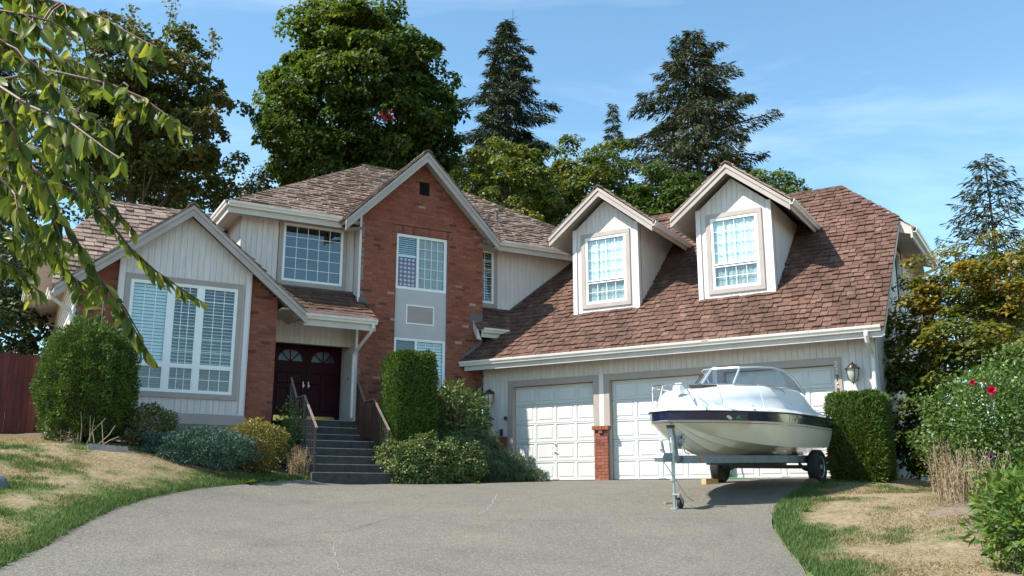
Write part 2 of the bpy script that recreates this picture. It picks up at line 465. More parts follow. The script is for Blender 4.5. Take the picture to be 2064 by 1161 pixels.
# ------------------------------------------------------------------ terrain
CTRL = np.array([[-0.592,25.518,1.95],[2.237,23.818,1.95],[5.151,22.067,1.95],[7.98,20.367,1.95],[10.581,24.696,1.75],[11.437,21.849,1.6],[-4.45,21.532,1.885],[-2.788,22.453,1.885],[-1.826,22.987,1.885],[-1.116,24.181,1.93],[0,10,0.727],[-2.246,10.2,0.711],[2.386,10,0.727],[-5.164,10.2,0.766],[2.662,16.4,1.454],[5.795,18.4,1.776],[3.898,19.8,1.827],[-2.291,19,1.649],[0.618,17.5,1.549],[0.473,13.5,1.13],[-2.328,13.6,1.127],[3.182,13.2,1.072],[-5.739,16.2,1.586],[-5.452,18,1.751],[-5.673,12.9,1.211],[5.335,17.6,1.665],[4.041,14.8,1.28],[3.584,12.9,1.018],[3.154,10.3,0.759],[-10.483,19.3,2.734],[-12.336,19,2.823],[-7.233,13.5,1.538],[-8.644,12.5,1.535],[-8.53,18.4,2.561],[-7.02,18.3,2.319],[-5.559,19.3,1.996],[-4.88,20.7,1.979],[-6.943,16,1.87],[-7.384,21.049,2.55],[-9.706,19.876,2.8],[-5.906,22.097,2.3],[-13.353,25.63,2.9],[6.614,19.3,1.828],[7.68,19.2,1.827],[8.19,18.8,1.667],[6.236,16.5,1.546],[7.463,15.5,1.504],[5.72,11.5,1.013],[4.854,12.3,0.979],[6.616,12,1.231],[0,0,0],[-6,2,0.1],[6,2,0],[-14,8,1.3],[13,8,0.6],[14,16,1.2],[-20,20,2.8],[0,5,0.33],[18,24,1.2],[-18,32,3],[0,36,2.4],[16,36,1.6]], float)
def _tps(C, lam=.02):
    n = len(C); X = C[:, :2]
    r = np.linalg.norm(X[:, None] - X[None], axis=2)
    K = np.where(r > 0, r * r * np.log(r + 1e-12), 0) + lam * np.eye(n)
    P = np.c_[np.ones(n), X]
    A = np.block([[K, P], [P.T, np.zeros((3, 3))]])
    return np.linalg.solve(A, np.r_[C[:, 2], 0, 0, 0])
_W = _tps(CTRL)
def hz(x, y):
    x = np.asarray(x, float); y = np.asarray(y, float); sh = x.shape
    x = x.ravel(); y = y.ravel(); out = np.empty(len(x))
    for i in range(0, len(x), 20000):
        a, b = x[i:i + 20000], y[i:i + 20000]
        ca, cb = np.clip(a, -19, 18), np.clip(b, -1, 36)
        r = np.hypot(ca[:, None] - CTRL[None, :, 0], cb[:, None] - CTRL[None, :, 1])
        K = np.where(r > 0, r * r * np.log(r + 1e-12), 0)
        h = K @ _W[:-3] + _W[-3] + _W[-2] * ca + _W[-1] * cb
        far = np.hypot(a - ca, b - cb)
        k = np.exp(-far / 25)
        out[i:i + 20000] = h * k + 1.6 * (1 - k)
    return out.reshape(sh)
def hz1(x, y): return float(hz(np.array([x]), np.array([y]))[0])

EDGE_L = [(-9.5,-6),(-7.5,0),(-6.1,5),(-5.45,8.5),(-5.39,10.22),(-5.44,10.92),(-5.54,11.82),(-5.66,12.88),(-5.75,14.02),(-5.8,15.28),(-5.76,16.26),(-5.63,17.12),(-5.44,17.96),(-5.05,18.8),(-4.62,19.9),(-4.47,20.9)]
EDGE_R = [(5.95,18.75),(5.83,18.42),(5.36,17.68),(4.8,16.56),(4.29,15.46),(3.93,14.46),(3.7,13.58),(3.52,12.68),(3.35,11.7),(3.16,10.66),(3.06,10.04),(2.95,8.5),(3.3,5),(4.6,0),(6.5,-6)]
def gP(u, v): p = FG @ Vector((u, v, 0)); return (p.x, p.y)
def mP(u, v): p = FM @ Vector((u, v, 0)); return (p.x, p.y)
DRIVE = EDGE_L + [mP(-5.5, -2.3), mP(-3.4, -2.3), mP(-2.0, -2.15), mP(-0.6, -1.9), gP(0.75, 0.12), gP(9.5, 0.12), gP(9.55, -1.2)] + EDGE_R
DR = np.array(DRIVE)
def inside(P, poly):
    x, y = P[:, 0], P[:, 1]; c = np.zeros(len(P), bool); n = len(poly)
    for i in range(n):
        x0, y0 = poly[i]; x1, y1 = poly[(i + 1) % n]
        t = ((y0 > y) != (y1 > y))
        with np.errstate(divide='ignore', invalid='ignore'):
            xi = (x1 - x0) * (y - y0) / (y1 - y0 + 1e-15) + x0
        c ^= t & (x < xi)
    return c
def pdist(P, poly, closed=True):
    d = np.full(len(P), 1e9); n = len(poly)
    for i in range(n if closed else n - 1):
        a = np.array(poly[i]); b = np.array(poly[(i + 1) % n]); ab = b - a
        t = np.clip(((P - a) @ ab) / (ab @ ab + 1e-12), 0, 1)
        d = np.minimum(d, np.hypot(*(P - a - t[:, None] * ab).T))
    return d

def vnoise(P, s, seed=0):
    """cheap smooth value noise in numpy"""
    q = P * s; i = np.floor(q).astype(int); f = q - i; f = f * f * (3 - 2 * f)
    def h(a, b):
        n = (a * 374761393 + b * 668265263 + seed * 974711) & 0x7fffffff
        n = ((n ^ (n >> 13)) * 1274126177) & 0x7fffffff
        return ((n ^ (n >> 16)) & 0xffff) / 65535.0
    a, b = i[:, 0], i[:, 1]
    return (h(a, b) * (1 - f[:, 0]) + h(a + 1, b) * f[:, 0]) * (1 - f[:, 1]) + (h(a, b + 1) * (1 - f[:, 0]) + h(a + 1, b + 1) * f[:, 0]) * f[:, 1]

BED_L = [mP(-12.6, -1.55), mP(-10.6, -1.75), mP(-9.2, -2.2), mP(-7.7, -2.75), mP(-6.7, -2.7), mP(-5.55, -2.25), mP(-5.5, -0.2), mP(-12.6, 0.6)]
BED_R = [(8.6, 19.3), (7.4, 16.2), (6.55, 14.4), (6.1, 12.6), (5.6, 10.9), (5.3, 9.4), (9, 9), (13, 14), (13, 22)]
def greenness(P):
    """1 = green turf, 0 = dry straw"""
    d = pdist(P, DRIVE)
    g = 1.25 - d * 1.35
    n = vnoise(P, .8, 1) * .4 + vnoise(P, 2.1, 2) * .3 + vnoise(P, 5.5, 3) * .3
    g = g + (n - 0.5) * 2.2
    patch = vnoise(P, 0.55, 5) * .45 + vnoise(P, 1.6, 6) * .3 + vnoise(P, 4.5, 7) * .25
    g = np.maximum(g, (patch - 0.60) * 5.5)
    g = g + (vnoise(P, 11, 12) - .5) * .5
    return np.clip(g, 0, 1)

def mat_ground():
    m, nt, out = nodes_of("lawn_turf")
    b = nt.nodes.new("ShaderNodeBsdfPrincipled"); b.inputs["Roughness"].default_value = 0.95; b.inputs["Specular IOR Level"].default_value = 0.1
    a = nt.nodes.new("ShaderNodeAttribute"); a.attribute_name = "green"
    s = nt.nodes.new("ShaderNodeAttribute"); s.attribute_name = "soil"
    geo = nt.nodes.new("ShaderNodeNewGeometry")
    nz = nt.nodes.new("ShaderNodeTexNoise"); nz.inputs["Scale"].default_value = 14; nz.inputs["Detail"].default_value = 6
    nt.links.new(geo.outputs["Position"], nz.inputs["Vector"])
    dry = ramp(nt, [(0.3, (0.17, 0.125, 0.075)), (0.7, (0.30, 0.235, 0.15))], nz.outputs["Fac"])
    grn = ramp(nt, [(0.3, (0.055, 0.085, 0.02)), (0.7, (0.13, 0.165, 0.05))], nz.outputs["Fac"])
    soil = ramp(nt, [(0.3, (0.07, 0.05, 0.036)), (0.7, (0.19, 0.145, 0.105))], nz.outputs["Fac"])
    m1 = nt.nodes.new("ShaderNodeMix"); m1.data_type = 'RGBA'
    nt.links.new(a.outputs["Fac"], m1.inputs[0]); nt.links.new(dry, m1.inputs[6]); nt.links.new(grn, m1.inputs[7])
    m2 = nt.nodes.new("ShaderNodeMix"); m2.data_type = 'RGBA'
    nt.links.new(s.outputs["Fac"], m2.inputs[0]); nt.links.new(m1.outputs[2], m2.inputs[6]); nt.links.new(soil, m2.inputs[7])
    nt.links.new(m2.outputs[2], b.inputs["Base Color"])
    bp = nt.nodes.new("ShaderNodeBump"); bp.inputs["Strength"].default_value = 0.6; bp.inputs["Distance"].default_value = 0.03
    nt.links.new(nz.outputs["Fac"], bp.inputs["Height"]); nt.links.new(bp.outputs[0], b.inputs["Normal"])
    nt.links.new(b.outputs[0], out.inputs[0])
    return m
MT['ground'] = mat_ground()

def axis(segs):
    out = []
    for a, b, st in segs: out += list(np.arange(a, b, st))
    return np.array(out + [segs[-1][1]])
gx = axis([(-1500, -100, 200), (-100, -20, 10), (-20, -13, .7), (-13, -3.5, .14), (-3.5, 2.4, .3), (2.4, 9.2, .14), (9.2, 20, .7), (20, 100, 10), (100, 1500, 200)])
gy = axis([(-600, -20, 100), (-20, 6, 1.5), (6, 22, .16), (22, 30, .5), (30, 40, 1.5), (40, 100, 10), (100, 1800, 170)])
GXX, GYY = np.meshgrid(gx, gy)
P2 = np.c_[GXX.ravel(), GYY.ravel()]
H = hz(P2[:, 0], P2[:, 1])
ins = inside(P2, DRIVE); dd = pdist(P2, DRIVE)
rough_ = (vnoise(P2, 1.3, 8) - .5) * .06 + (vnoise(P2, 4, 9) - .5) * .02
H = H + np.where(ins, -0.05 - 0.25 * np.clip(dd / .3, 0, 1), 0.025 + rough_ * np.clip(dd / .6, 0, 1))
nx, ny = len(gx), len(gy)
idx = np.arange(nx * ny).reshape(ny, nx)
Q = np.stack([idx[:-1, :-1].ravel(), idx[:-1, 1:].ravel(), idx[1:, 1:].ravel(), idx[1:, :-1].ravel()], 1)
me = np_mesh("lawn", np.c_[P2, H], Q, MT['ground'], smooth=True)
a_ = me.attributes.new("green", 'FLOAT', 'POINT'); a_.data.foreach_set("value", greenness(P2).astype(np.float32))
soil_l = np.clip(1 - pdist(P2, BED_L) / .25, 0, 1); soil_l[inside(P2, BED_L)] = 1
soil_r = np.clip(1 - pdist(P2, BED_R) / .5, 0, 1) * .8; soil_r[inside(P2, BED_R)] = .85
a_ = me.attributes.new("soil", 'FLOAT', 'POINT'); a_.data.foreach_set("value", np.maximum(soil_l, soil_r).astype(np.float32))
lawn = bpy.data.objects.new("lawn", me); link(lawn); tag(lawn, kind="structure")

def mat_asphalt():
    m, nt, out = nodes_of("exposed_aggregate_drive")
    b = nt.nodes.new("ShaderNodeBsdfPrincipled"); b.inputs["Roughness"].default_value = 0.9; b.inputs["Specular IOR Level"].default_value = 0.25
    geo = nt.nodes.new("ShaderNodeNewGeometry")
    n1 = nt.nodes.new("ShaderNodeTexVoronoi"); n1.inputs["Scale"].default_value = 95
    n2 = nt.nodes.new("ShaderNodeTexNoise"); n2.inputs["Scale"].default_value = 0.8; n2.inputs["Detail"].default_value = 7; n2.inputs["Roughness"].default_value = .65
    n3 = nt.nodes.new("ShaderNodeTexNoise"); n3.inputs["Scale"].default_value = 26; n3.inputs["Detail"].default_value = 5; n3.inputs["Roughness"].default_value = .75
    for n in (n1, n2, n3): nt.links.new(geo.outputs["Position"], n.inputs["Vector"])
    spx = nt.nodes.new("ShaderNodeSeparateColor"); nt.links.new(n1.outputs["Color"], spx.inputs[0])
    c1 = ramp(nt, [(0.0, (0.085, 0.080, 0.068)), (0.5, (0.142, 0.135, 0.115)), (0.9, (0.185, 0.175, 0.147)), (1.0, (0.30, 0.285, 0.25))], spx.outputs[0])
    c3 = ramp(nt, [(0.3, (0.72, 0.72, 0.72)), (0.7, (1.25, 1.24, 1.21))], n3.outputs["Fac"])
    c2 = ramp(nt, [(0.30, (0.94, 0.93, 0.92)), (0.5, (1.08, 1.06, 1.03)), (0.70, (1.19, 1.16, 1.11))], n2.outputs["Fac"])
    x = nt.nodes.new("ShaderNodeVectorMath"); x.operation = 'MULTIPLY'
    nt.links.new(c1, x.inputs[0]); nt.links.new(c2, x.inputs[1])
    n5 = nt.nodes.new("ShaderNodeTexNoise"); n5.inputs["Scale"].default_value = 1.5; n5.inputs["Detail"].default_value = 9; n5.inputs["Roughness"].default_value = .7
    nt.links.new(geo.outputs["Position"], n5.inputs["Vector"])
    c5 = ramp(nt, [(0.52, (1, 1, 1)), (0.68, (0.89, 0.885, 0.88))], n5.outputs["Fac"])
    x2 = nt.nodes.new("ShaderNodeVectorMath"); x2.operation = 'MULTIPLY'
    nt.links.new(x.outputs[0], x2.inputs[0]); nt.links.new(c5, x2.inputs[1]); x = x2
    y = nt.nodes.new("ShaderNodeVectorMath"); y.operation = 'MULTIPLY'
    nt.links.new(x.outputs[0], y.inputs[0]); nt.links.new(c3, y.inputs[1])
    nt.links.new(y.outputs[0], b.inputs["Base Color"])
    bp = nt.nodes.new("ShaderNodeBump"); bp.inputs["Strength"].default_value = 0.5; bp.inputs["Distance"].default_value = 0.01
    nt.links.new(n1.outputs["Distance"], bp.inputs["Height"]); nt.links.new(bp.outputs[0], b.inputs["Normal"])
    nt.links.new(b.outputs[0], out.inputs[0])
    return m
MT['drive'] = mat_asphalt()

def drive_mesh():
    import bmesh
    # subdivide the outline, then cut the sheet with a grid so it follows the ground
    pts = []
    n = len(DRIVE)
    for i in range(n):
        a = np.array(DRIVE[i]); b = np.array(DRIVE[(i + 1) % n]); k = max(1, int(np.hypot(*(b - a)) / .35))
        for j in range(k): pts.append(a + (b - a) * j / k)
    # wobble of the turf edge
    bm = bmesh.new()
    vs = []
    for i, p in enumerate(pts):
        w = (vnoise(np.array([p]), 2.2, 4)[0] - .5) * .07
        vs.append(bm.verts.new((p[0] + w, p[1] + w * .4, 0)))
    bm.faces.new(vs)
    for k in np.arange(-12, 12, .6):
        bmesh.ops.bisect_plane(bm, geom=bm.verts[:] + bm.edges[:] + bm.faces[:], plane_co=(k, 0, 0), plane_no=(1, 0, 0))
    for k in np.arange(-7, 27, .6):
        bmesh.ops.bisect_plane(bm, geom=bm.verts[:] + bm.edges[:] + bm.faces[:], plane_co=(0, k, 0), plane_no=(0, 1, 0))
    bmesh.ops.triangulate(bm, faces=bm.faces[:])
    P = np.array([(v.co.x, v.co.y) for v in bm.verts]); h = hz(P[:, 0], P[:, 1])
    for v, z in zip(bm.verts, h): v.co.z = z
    bmesh.ops.recalc_face_normals(bm, faces=bm.faces)
    if sum(f.normal.z for f in bm.faces) < 0: bmesh.ops.reverse_faces(bm, faces=bm.faces)
    # turned-down edge
    me = bpy.data.meshes.new("driveway"); bm.to_mesh(me); bm.free()
    me.materials.append(MT['drive'])
    me.polygons.foreach_set("use_smooth", np.ones(len(me.polygons), bool))
    return me
drive = bpy.data.objects.new("driveway", drive_mesh()); link(drive); tag(drive, kind="structure")

# pale patched cracks in the drive
MT['crack'] = mat("crack_filler", (0.30, 0.29, 0.265), 0.9, 0.2, 12)
MT['crack_dark'] = mat("crack_dark", (0.06, 0.055, 0.05), 0.9, 0.2, 12)
def crack(px, w, m, seed):
    rs = random.Random(seed); b = MB(); L = []
    for (x, y, d) in px:
        q = at(x, y, d); L.append((q[0], q[1]))
    P = []
    for i in range(len(L) - 1):
        for k in range(9):
            t = k / 9
            P.append((L[i][0] * (1 - t) + L[i + 1][0] * t + rs.uniform(-.03, .03), L[i][1] * (1 - t) + L[i + 1][1] * t + rs.uniform(-.03, .03)))
    for i in range(len(P) - 1):
        a, c = Vector(P[i]), Vector(P[i + 1]); n = Vector((-(c - a).y, (c - a).x)).normalized() * w * rs.uniform(.3, 1)
        b.add([(p.x, p.y, hz1(p.x, p.y) + .005) for p in (a - n, a + n, c + n, c - n)], [(0, 1, 2, 3)])
    b.build("driveway_crack", m, drive, fix=False)
crack([(968, 1038, 14.9), (988, 1020, 15.9), (1006, 996, 18.3)], .008, MT['crack'], 1)
crack([(672, 1085, 12.6), (672, 1125, 11.2), (695, 1161, 10.2)], .0045, MT['crack'], 2)
crack([(640, 1075, 13.0), (700, 1072, 13.1), (780, 1045, 14.4), (900, 1030, 15.3)], .006, MT['crack_dark'], 3)
crack([(1110, 984, 20.5), (1240, 986, 19.6), (1400, 989, 18.6)], .007, MT['crack'], 4)
crack([(1000, 1052, 14), (1250, 1052, 14.1), (1480, 1062, 13.6)], .006, MT['crack_dark'], 5)

# ------------------------------------------------------------------ house
house = thing("house", (G0[0], G0[1], 1.9), "two storey white board and red brick house with cedar shake roofs and three garage doors", "house")

def clip_half(poly, ax, val, keep_less):
    out = []
    n = len(poly)
    for i in range(n):
        p, q = poly[i], poly[(i + 1) % n]
        a = (p[ax] <= val) if keep_less else (p[ax] >= val)
        b = (q[ax] <= val) if keep_less else (q[ax] >= val)
        if a: out.append(p)
        if a != b:
            t = (val - p[ax]) / (q[ax] - p[ax])
            out.append((p[0] + (q[0] - p[0]) * t, p[1] + (q[1] - p[1]) * t))
    return out
def parea(p):
    return abs(sum(p[i][0] * p[(i + 1) % len(p)][1] - p[(i + 1) % len(p)][0] * p[i][1] for i in range(len(p)))) / 2 if len(p) > 2 else 0

BOARDS = [0]
def siding(F, poly, v, holes=(), bw=0.14, parent=house, m='siding', horiz=False, single=True, back=0.125):
    """boards over a dark backing; poly in (u,z)"""
    ax = 1 if horiz else 0
    b = MB(F); b.prism(poly, v + back, v + back + .06)
    wall = b.build("siding_wall", MT['groove'], parent)
    lo, hi = min(p[ax] for p in poly), max(p[ax] for p in poly)
    n = max(1, round((hi - lo) / bw)); w = (hi - lo) / n
    rs = random.Random(int(lo * 100 + hi * 37))
    for i in range(n):
        a, c = lo + i * w, lo + (i + 1) * w
        pieces = [clip_half(clip_half(poly, ax, a + .0025, False), ax, c - .0025, True)]
        for (h0, h1, k0, k1) in holes:
            A0, A1, B0, B1 = (h0, h1, k0, k1) if not horiz else (k0, k1, h0, h1)
            if a < A1 and c > A0:
                nw = []
                for p in pieces:
                    nw += [clip_half(p, 1 - ax, B0, True), clip_half(p, 1 - ax, B1, False)]
                pieces = nw
        dv = rs.uniform(-.002, .002)
        for p in pieces:
            mb = MB(F)
            if parea(p) > .002:
                if horiz:
                    # lapped clapboard: bottom edge proud
                    us = [q[0] for q in p]; zs = [q[1] for q in p]
                    mb.prism([(v - .012, min(zs)), (v + .004, max(zs)), (v + .02, max(zs)), (v + .02, min(zs))], min(us), max(us), 'u')
                else:
                    mb.prism(p, v + dv, v + .022)
            if mb.v:
                mb.build("board", MT[m], wall); BOARDS[0] += 1
    return wall

def spans(poly, z):
    xs = []
    n = len(poly)
    for i in range(n):
        (x0, y0), (x1, y1) = poly[i], poly[(i + 1) % n]
        if (y0 > z) != (y1 > z): xs.append(x0 + (x1 - x0) * (z - y0) / (y1 - y0))
    xs.sort()
    return [(xs[i], xs[i + 1]) for i in range(0, len(xs) - 1, 2)]
def minus(iv, a, b):
    out = []
    for (x, y) in iv:
        if b <= x or a >= y: out.append((x, y)); continue
        if a > x: out.append((x, a))
        if b < y: out.append((b, y))
    return out

unit_box = MB().box(-.5, .5, -.5, .5, -.5, .5)
BRICK_ME = np_mesh("brick", unit_box.v, unit_box.f, MT['brick'])
BRICK_N = [0]
def brickwork(F, poly, v, holes=(), parent=house, name="brick_wall", singles=0, flip=False, depth=.10, soldiers=()):
    C, L = .079, .213
    mor = MB(F); rest = MB(F); lst = []
    zlo, zhi = min(p[1] for p in poly), max(p[1] for p in poly)
    rows = int((zhi - zlo) / C) + 1
    rs = random.Random(int(zhi * 100) + rows)
    hs = list(holes) + [(a, b, c, d) for (a, b, c, d) in soldiers]
    for r in range(rows):
        z0 = zlo + r * C; z1 = z0 + C; zm = min((z0 + z1) / 2, zhi - 1e-3)
        iv = spans(poly, zm)
        for (a, b, c, d) in hs:
            if c < zm < d: iv = minus(iv, a, b)
        for (a, b) in iv:
            if b - a < .03: continue
            mor.box(a + .001, b - .001, v + .009, v + depth, z0, z1 + .0005)
            x = math.floor(a / L) * L + (L / 2 if r % 2 else 0) - L
            while x < b:
                p, q = max(x, a), min(x + L, b)
                if q - p > .018:
                    lst.append((p + .005, q - .005, z0 + .005, z1 - .005, v + rs.uniform(-.0035, .003)))
                x += L
    for (a, b, c, d) in soldiers:
        mor.box(a, b, v + .009, v + depth, c, d)
        n = int((b - a) / C)
        for k in range(n):
            w = (b - a) / n
            lst.append((a + k * w + .005, a + (k + 1) * w - .005, c + .005, d - .005, v - .002))
    wall = mor.build(name, MT['mortar'], parent)
    # the bricks that show largest are single pieces
    lst.sort(key=lambda t: -(t[1] - t[0]) * (1 + .4 * rs.random()))
    for i, (a, b, c, d, vv) in enumerate(lst):
        if i < singles:
            Mx = F @ Matrix.Translation(((a + b) / 2, vv + .03, (c + d) / 2)) @ Matrix.Diagonal((b - a, .06, d - c, 1))
            inst("brick", BRICK_ME, wall, Mx)
        else:
            rest.box(a, b, vv, vv + .06, c, d, r=rs.random())
    if rest.v:
        o = rest.build("brickwork", MT['brick'], wall); tag(o, kind="stuff")
    return wall

def wedge_mesh():
    # shake: butt at y=0 (thickness 1), tapering to y=1
    vs = [(-.5, 0, 0), (.5, 0, 0), (.5, 1, 0), (-.5, 1, 0), (-.5, 0, 1), (.5, 0, 1), (.5, 1, .22), (-.5, 1, .22)]
    return vs, [(0, 3, 2, 1), (4, 5, 6, 7), (0, 1, 5, 4), (1, 2, 6, 5), (2, 3, 7, 6), (3, 0, 4, 7)]
WV, WF = wedge_mesh()
SH_ME = {k: np_mesh("shingle", WV, WF, MT[k]) for k in ('shake_red', 'shake_grey')}

def roof_frame(p0, udir, sdir):
    u = Vector(udir).normalized(); s = Vector(sdir).normalized(); n = u.cross(s)
    M_ = Matrix((u, s, n)).transposed().to_4x4(); M_.translation = Vector(p0)
    return M_
def shingles(parent, RF, poly, m, exposure=.2, wmin=.13, wmax=.30, t=.042, singles=None, drop=None, seed=1, capn=0):
    """poly in roof plane coordinates (u,s)"""
    rs = random.Random(seed)
    rest = MB(RF); count = 0
    smin, smax = min(p[1] for p in poly), max(p[1] for p in poly)
    rows = int(math.ceil((smax - smin) / exposure))
    for r in range(rows):
        s0 = smin + r * exposure; s1 = min(s0 + exposure, smax)
        A = spans(poly, s0 + .002); B = spans(poly, s1 - .002)
        if not A: continue
        if len(A) != len(B): B = A
        for (L0, R0), (L1, R1) in zip(A, B):
            x = min(L0, L1) - rs.uniform(0, .1)
            end = max(R0, R1)
            while x < end:
                w = rs.uniform(wmin, wmax); x2 = x + w
                if end - x2 < .08: x2 = end + .001
                a0, a1, b0, b1 = max(x, L0), min(x2, R0), max(x, L1), min(x2, R1)
                gap = .013
                cx, cs = (max(a0, b0) + min(a1, b1)) / 2, (s0 + s1) / 2
                x = x2
                if a1 - a0 < .02: 
                    if b1 - b0 < .02: continue
                    a0 = a1 = min(max(b0, L0), R0)
                if drop and drop(cx, cs): continue
                tt = t * rs.uniform(.8, 1.5); dz = rs.uniform(0, .008); ds = rs.uniform(-.028, .016)
                ln = min(exposure * 1.55, smax - s0 + .05)
                full = a0 == b0 and a1 == b1
                if full and singles and count < singles[0] and singles[1](cx, cs):
                    Mx = RF @ Matrix.Translation(((a0 + a1) / 2, s0 + ds, dz)) @ Matrix.Rotation(rs.uniform(-.006, .006), 4, 'Z') @ Matrix.Diagonal((a1 - a0 - gap, ln, tt, 1))
                    inst("shingle", SH_ME[m], parent, Mx); count += 1
                else:
                    if b1 - b0 < .02: b0 = b1 = min(max((a0 + a1) / 2, L1), R1)
                    k = ln / exposure
                    e0, e1 = a0 + (b0 - a0) * min(k, 1.0), a1 + (b1 - a1) * min(k, 1.0)
                    vs = [(a0 + gap / 2, s0 + ds, dz), (a1 - gap / 2, s0 + ds, dz), (e1 - gap / 2, s0 + ln, dz), (e0 + gap / 2, s0 + ln, dz)]
                    vs += [(a0 + gap / 2, s0 + ds, dz + tt), (a1 - gap / 2, s0 + ds, dz + tt), (e1 - gap / 2, s0 + ln, dz + tt * .22), (e0 + gap / 2, s0 + ln, dz + tt * .22)]
                    rest.add(vs, WF, r=rs.random())
    if rest.v:
        o = rest.build("shingles", MT[m], parent, fix=False); tag(o, kind="stuff")

def ridge_caps(parent, F, a, b, m, w=.13, step=.22, roll=0.9):
    """overlapping cap shakes along a ridge or hip from a (low) to b (high), in frame F"""
    A, B = Vector(a), Vector(b); d = (B - A); L = d.length; d.normalize()
    side = d.cross(Vector((0, 0, 1))).normalized(); up = side.cross(d).normalized()
    mb = MB(F); n = int(L / step); rs = random.Random(int(L * 1000))
    for k in range(n):
        p = A + d * (k * step); q = A + d * (k * step + step * 1.35)
        for sg in (-1, 1):
            o = side * sg * w - up * w * roll * .62
            lift0, lift1 = up * (.035 + rs.uniform(0, .012)), up * .012
            vs = [p + lift0, p + o + lift0, q + o + lift1, q + lift1]
            vs += [x - up * .022 for x in vs]
            mb.add(vs, [(0, 1, 2, 3), (7, 6, 5, 4), (0, 4, 5, 1), (1, 5, 6, 2), (2, 6, 7, 3), (3, 7, 4, 0)], r=rs.random())
    return mb.build("ridge_cap", MT[m], parent)

def gutter(F, u0, u1, v, z, parent=house, axis='u', face=-1, name="gutter"):
    """K style gutter; back edge at v, top at z, hanging out by face"""
    f = face
    prof = [(0, 0), (0, -.115), (.075 * f, -.115), (.09 * f, -.07), (.115 * f, -.045), (.125 * f, -.004), (.125 * f, .008), (.108 * f, .008), (.1 * f, -.03), (.065 * f, -.095), (.01 * f, -.095), (.01 * f, 0)]
    mb = MB(F)
    if axis == 'u': mb.prism([(v + a, z + b) for a, b in prof], u0, u1, 'u')
    else: mb.prism([(v + a, z + b) for a, b in prof], u0, u1, 'v')
    return mb.build(name, MT['gutter'], parent)

def rake_pair(F, apex, endL, endR, v0, v1, depth, parent=house, m='rake'):
    """two barge boards meeting at an apex (u,z): each its own part"""
    out = []
    for e in (endL, endR):
        mb = MB(F)
        (ua, za), (ue, ze) = apex, e
        mb.prism([(ua, za), (ue, ze), (ue, ze - depth), (ua, za - depth)], v0, v1)
        # upper shadow board
        mb.prism([(ua, za + .005), (ue, ze + .005), (ue, ze - depth * .36), (ua, za - depth * .36)], v0 - .025, v0 - .0015)
        out += mb.build_each("rake_board", MT[m], parent)
    return out

PANE = np_mesh("pane", unit_box.v, unit_box.f, MT['glass'])
PANE2 = np_mesh("pane", unit_box.v, unit_box.f, MT['glass2'])
SLAT = np_mesh("slat", unit_box.v, unit_box.f, MT['blind'])
SLATD = np_mesh("slat", unit_box.v, unit_box.f, MT['blind_dim'])
def window(F, u0, u1, z0, z1, v, sashes, trim=.12, label=None, trim_m='trim', fw=.045, pane_me=None, sill=False):
    fr = MB(F)
    def rect(a, b, c, d, w, va, vb):
        fr.box(a, b, va, vb, c, c + w); fr.box(a, b, va, vb, d - w, d)
        fr.box(a, a + w, va, vb, c + w, d - w); fr.box(b - w, b, va, vb, c + w, d - w)
    rect(u0, u1, z0, z1, fw, v - .02, v + .06)
    for s in sashes:
        rect(s[0], s[1], s[2], s[3], .032, v - .012, v + .05)
    win = fr.build("window", MT['vinyl'], house)
    if label: win["label"] = label
    if trim:
        t = MB(F); w = trim
        t.box(u0 - w, u1 + w, v - .035, v + .02, z1 + .001, z1 + w); t.box(u0 - w, u1 + w, v - .035, v + .02, z0 - w, z0 - .001)
        t.box(u0 - w, u0 - .001, v - .035, v + .02, z0, z1); t.box(u1 + .001, u1 + w, v - .035, v + .02, z0, z1)
        t.build_each("window_trim", MT[trim_m], win)
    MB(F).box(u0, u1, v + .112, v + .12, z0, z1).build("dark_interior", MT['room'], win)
    for s in sashes:
        a, b, c, d, nc, nr, kind = s[:7]
        a, b, c, d = a + .032, b - .032, c + .032, d - .032
        g = MB(F)
        for i in range(1, nc):
            x = a + (b - a) * i / nc; g.box(x - .007, x + .007, v + .012, v + .024, c, d)
        for j in range(1, nr):
            z = c + (d - c) * j / nr; g.box(a, b, v + .013, v + .023, z - .007, z + .007)
        if nc > 1 or nr > 1: g.build("muntin_grid", MT['vinyl'], win)
        for i in range(nc):
            for j in range(nr):
                x0, x1 = a + (b - a) * i / nc, a + (b - a) * (i + 1) / nc
                y0, y1 = c + (d - c) * j / nr, c + (d - c) * (j + 1) / nr
                inst("pane", pane_me or PANE, win, F @ Matrix.Translation(((x0 + x1) / 2, v + .028, (y0 + y1) / 2)) @ Matrix.Diagonal((x1 - x0, .005, y1 - y0, 1)))
        if kind in ('blind', 'open', 'dim'):
            sp = .075; n = int((d - c) / sp); tilt = {'blind': R(68), 'open': R(24), 'dim': R(60)}[kind]
            for k in range(n):
                z = c + (k + .5) * (d - c) / n
                inst("slat", SLATD if kind == 'dim' else SLAT, win, F @ Matrix.Translation(((a + b) / 2, v + .073, z)) @ Matrix.Rotation(tilt, 4, 'X') @ Matrix.Diagonal((b - a, .072 if kind != 'open' else .055, .006, 1)))
        elif kind in ('sheer', 'veil'):
            mb = MB(F); n = 40
            vs = []
            for k in range(n + 1):
                x = a + (b - a) * k / n; q = v + .07 + .012 * math.sin(k * 1.1) + .006 * math.sin(k * 2.7)
                vs += [(x, q, c), (x, q, d)]
            mb.add(vs, [(2 * k, 2 * k + 2, 2 * k + 3, 2 * k + 1) for k in range(n)])
            mb.build("sheer_curtain", MT['blind' if kind == 'sheer' else 'veil'], win, smooth=True)
    return win

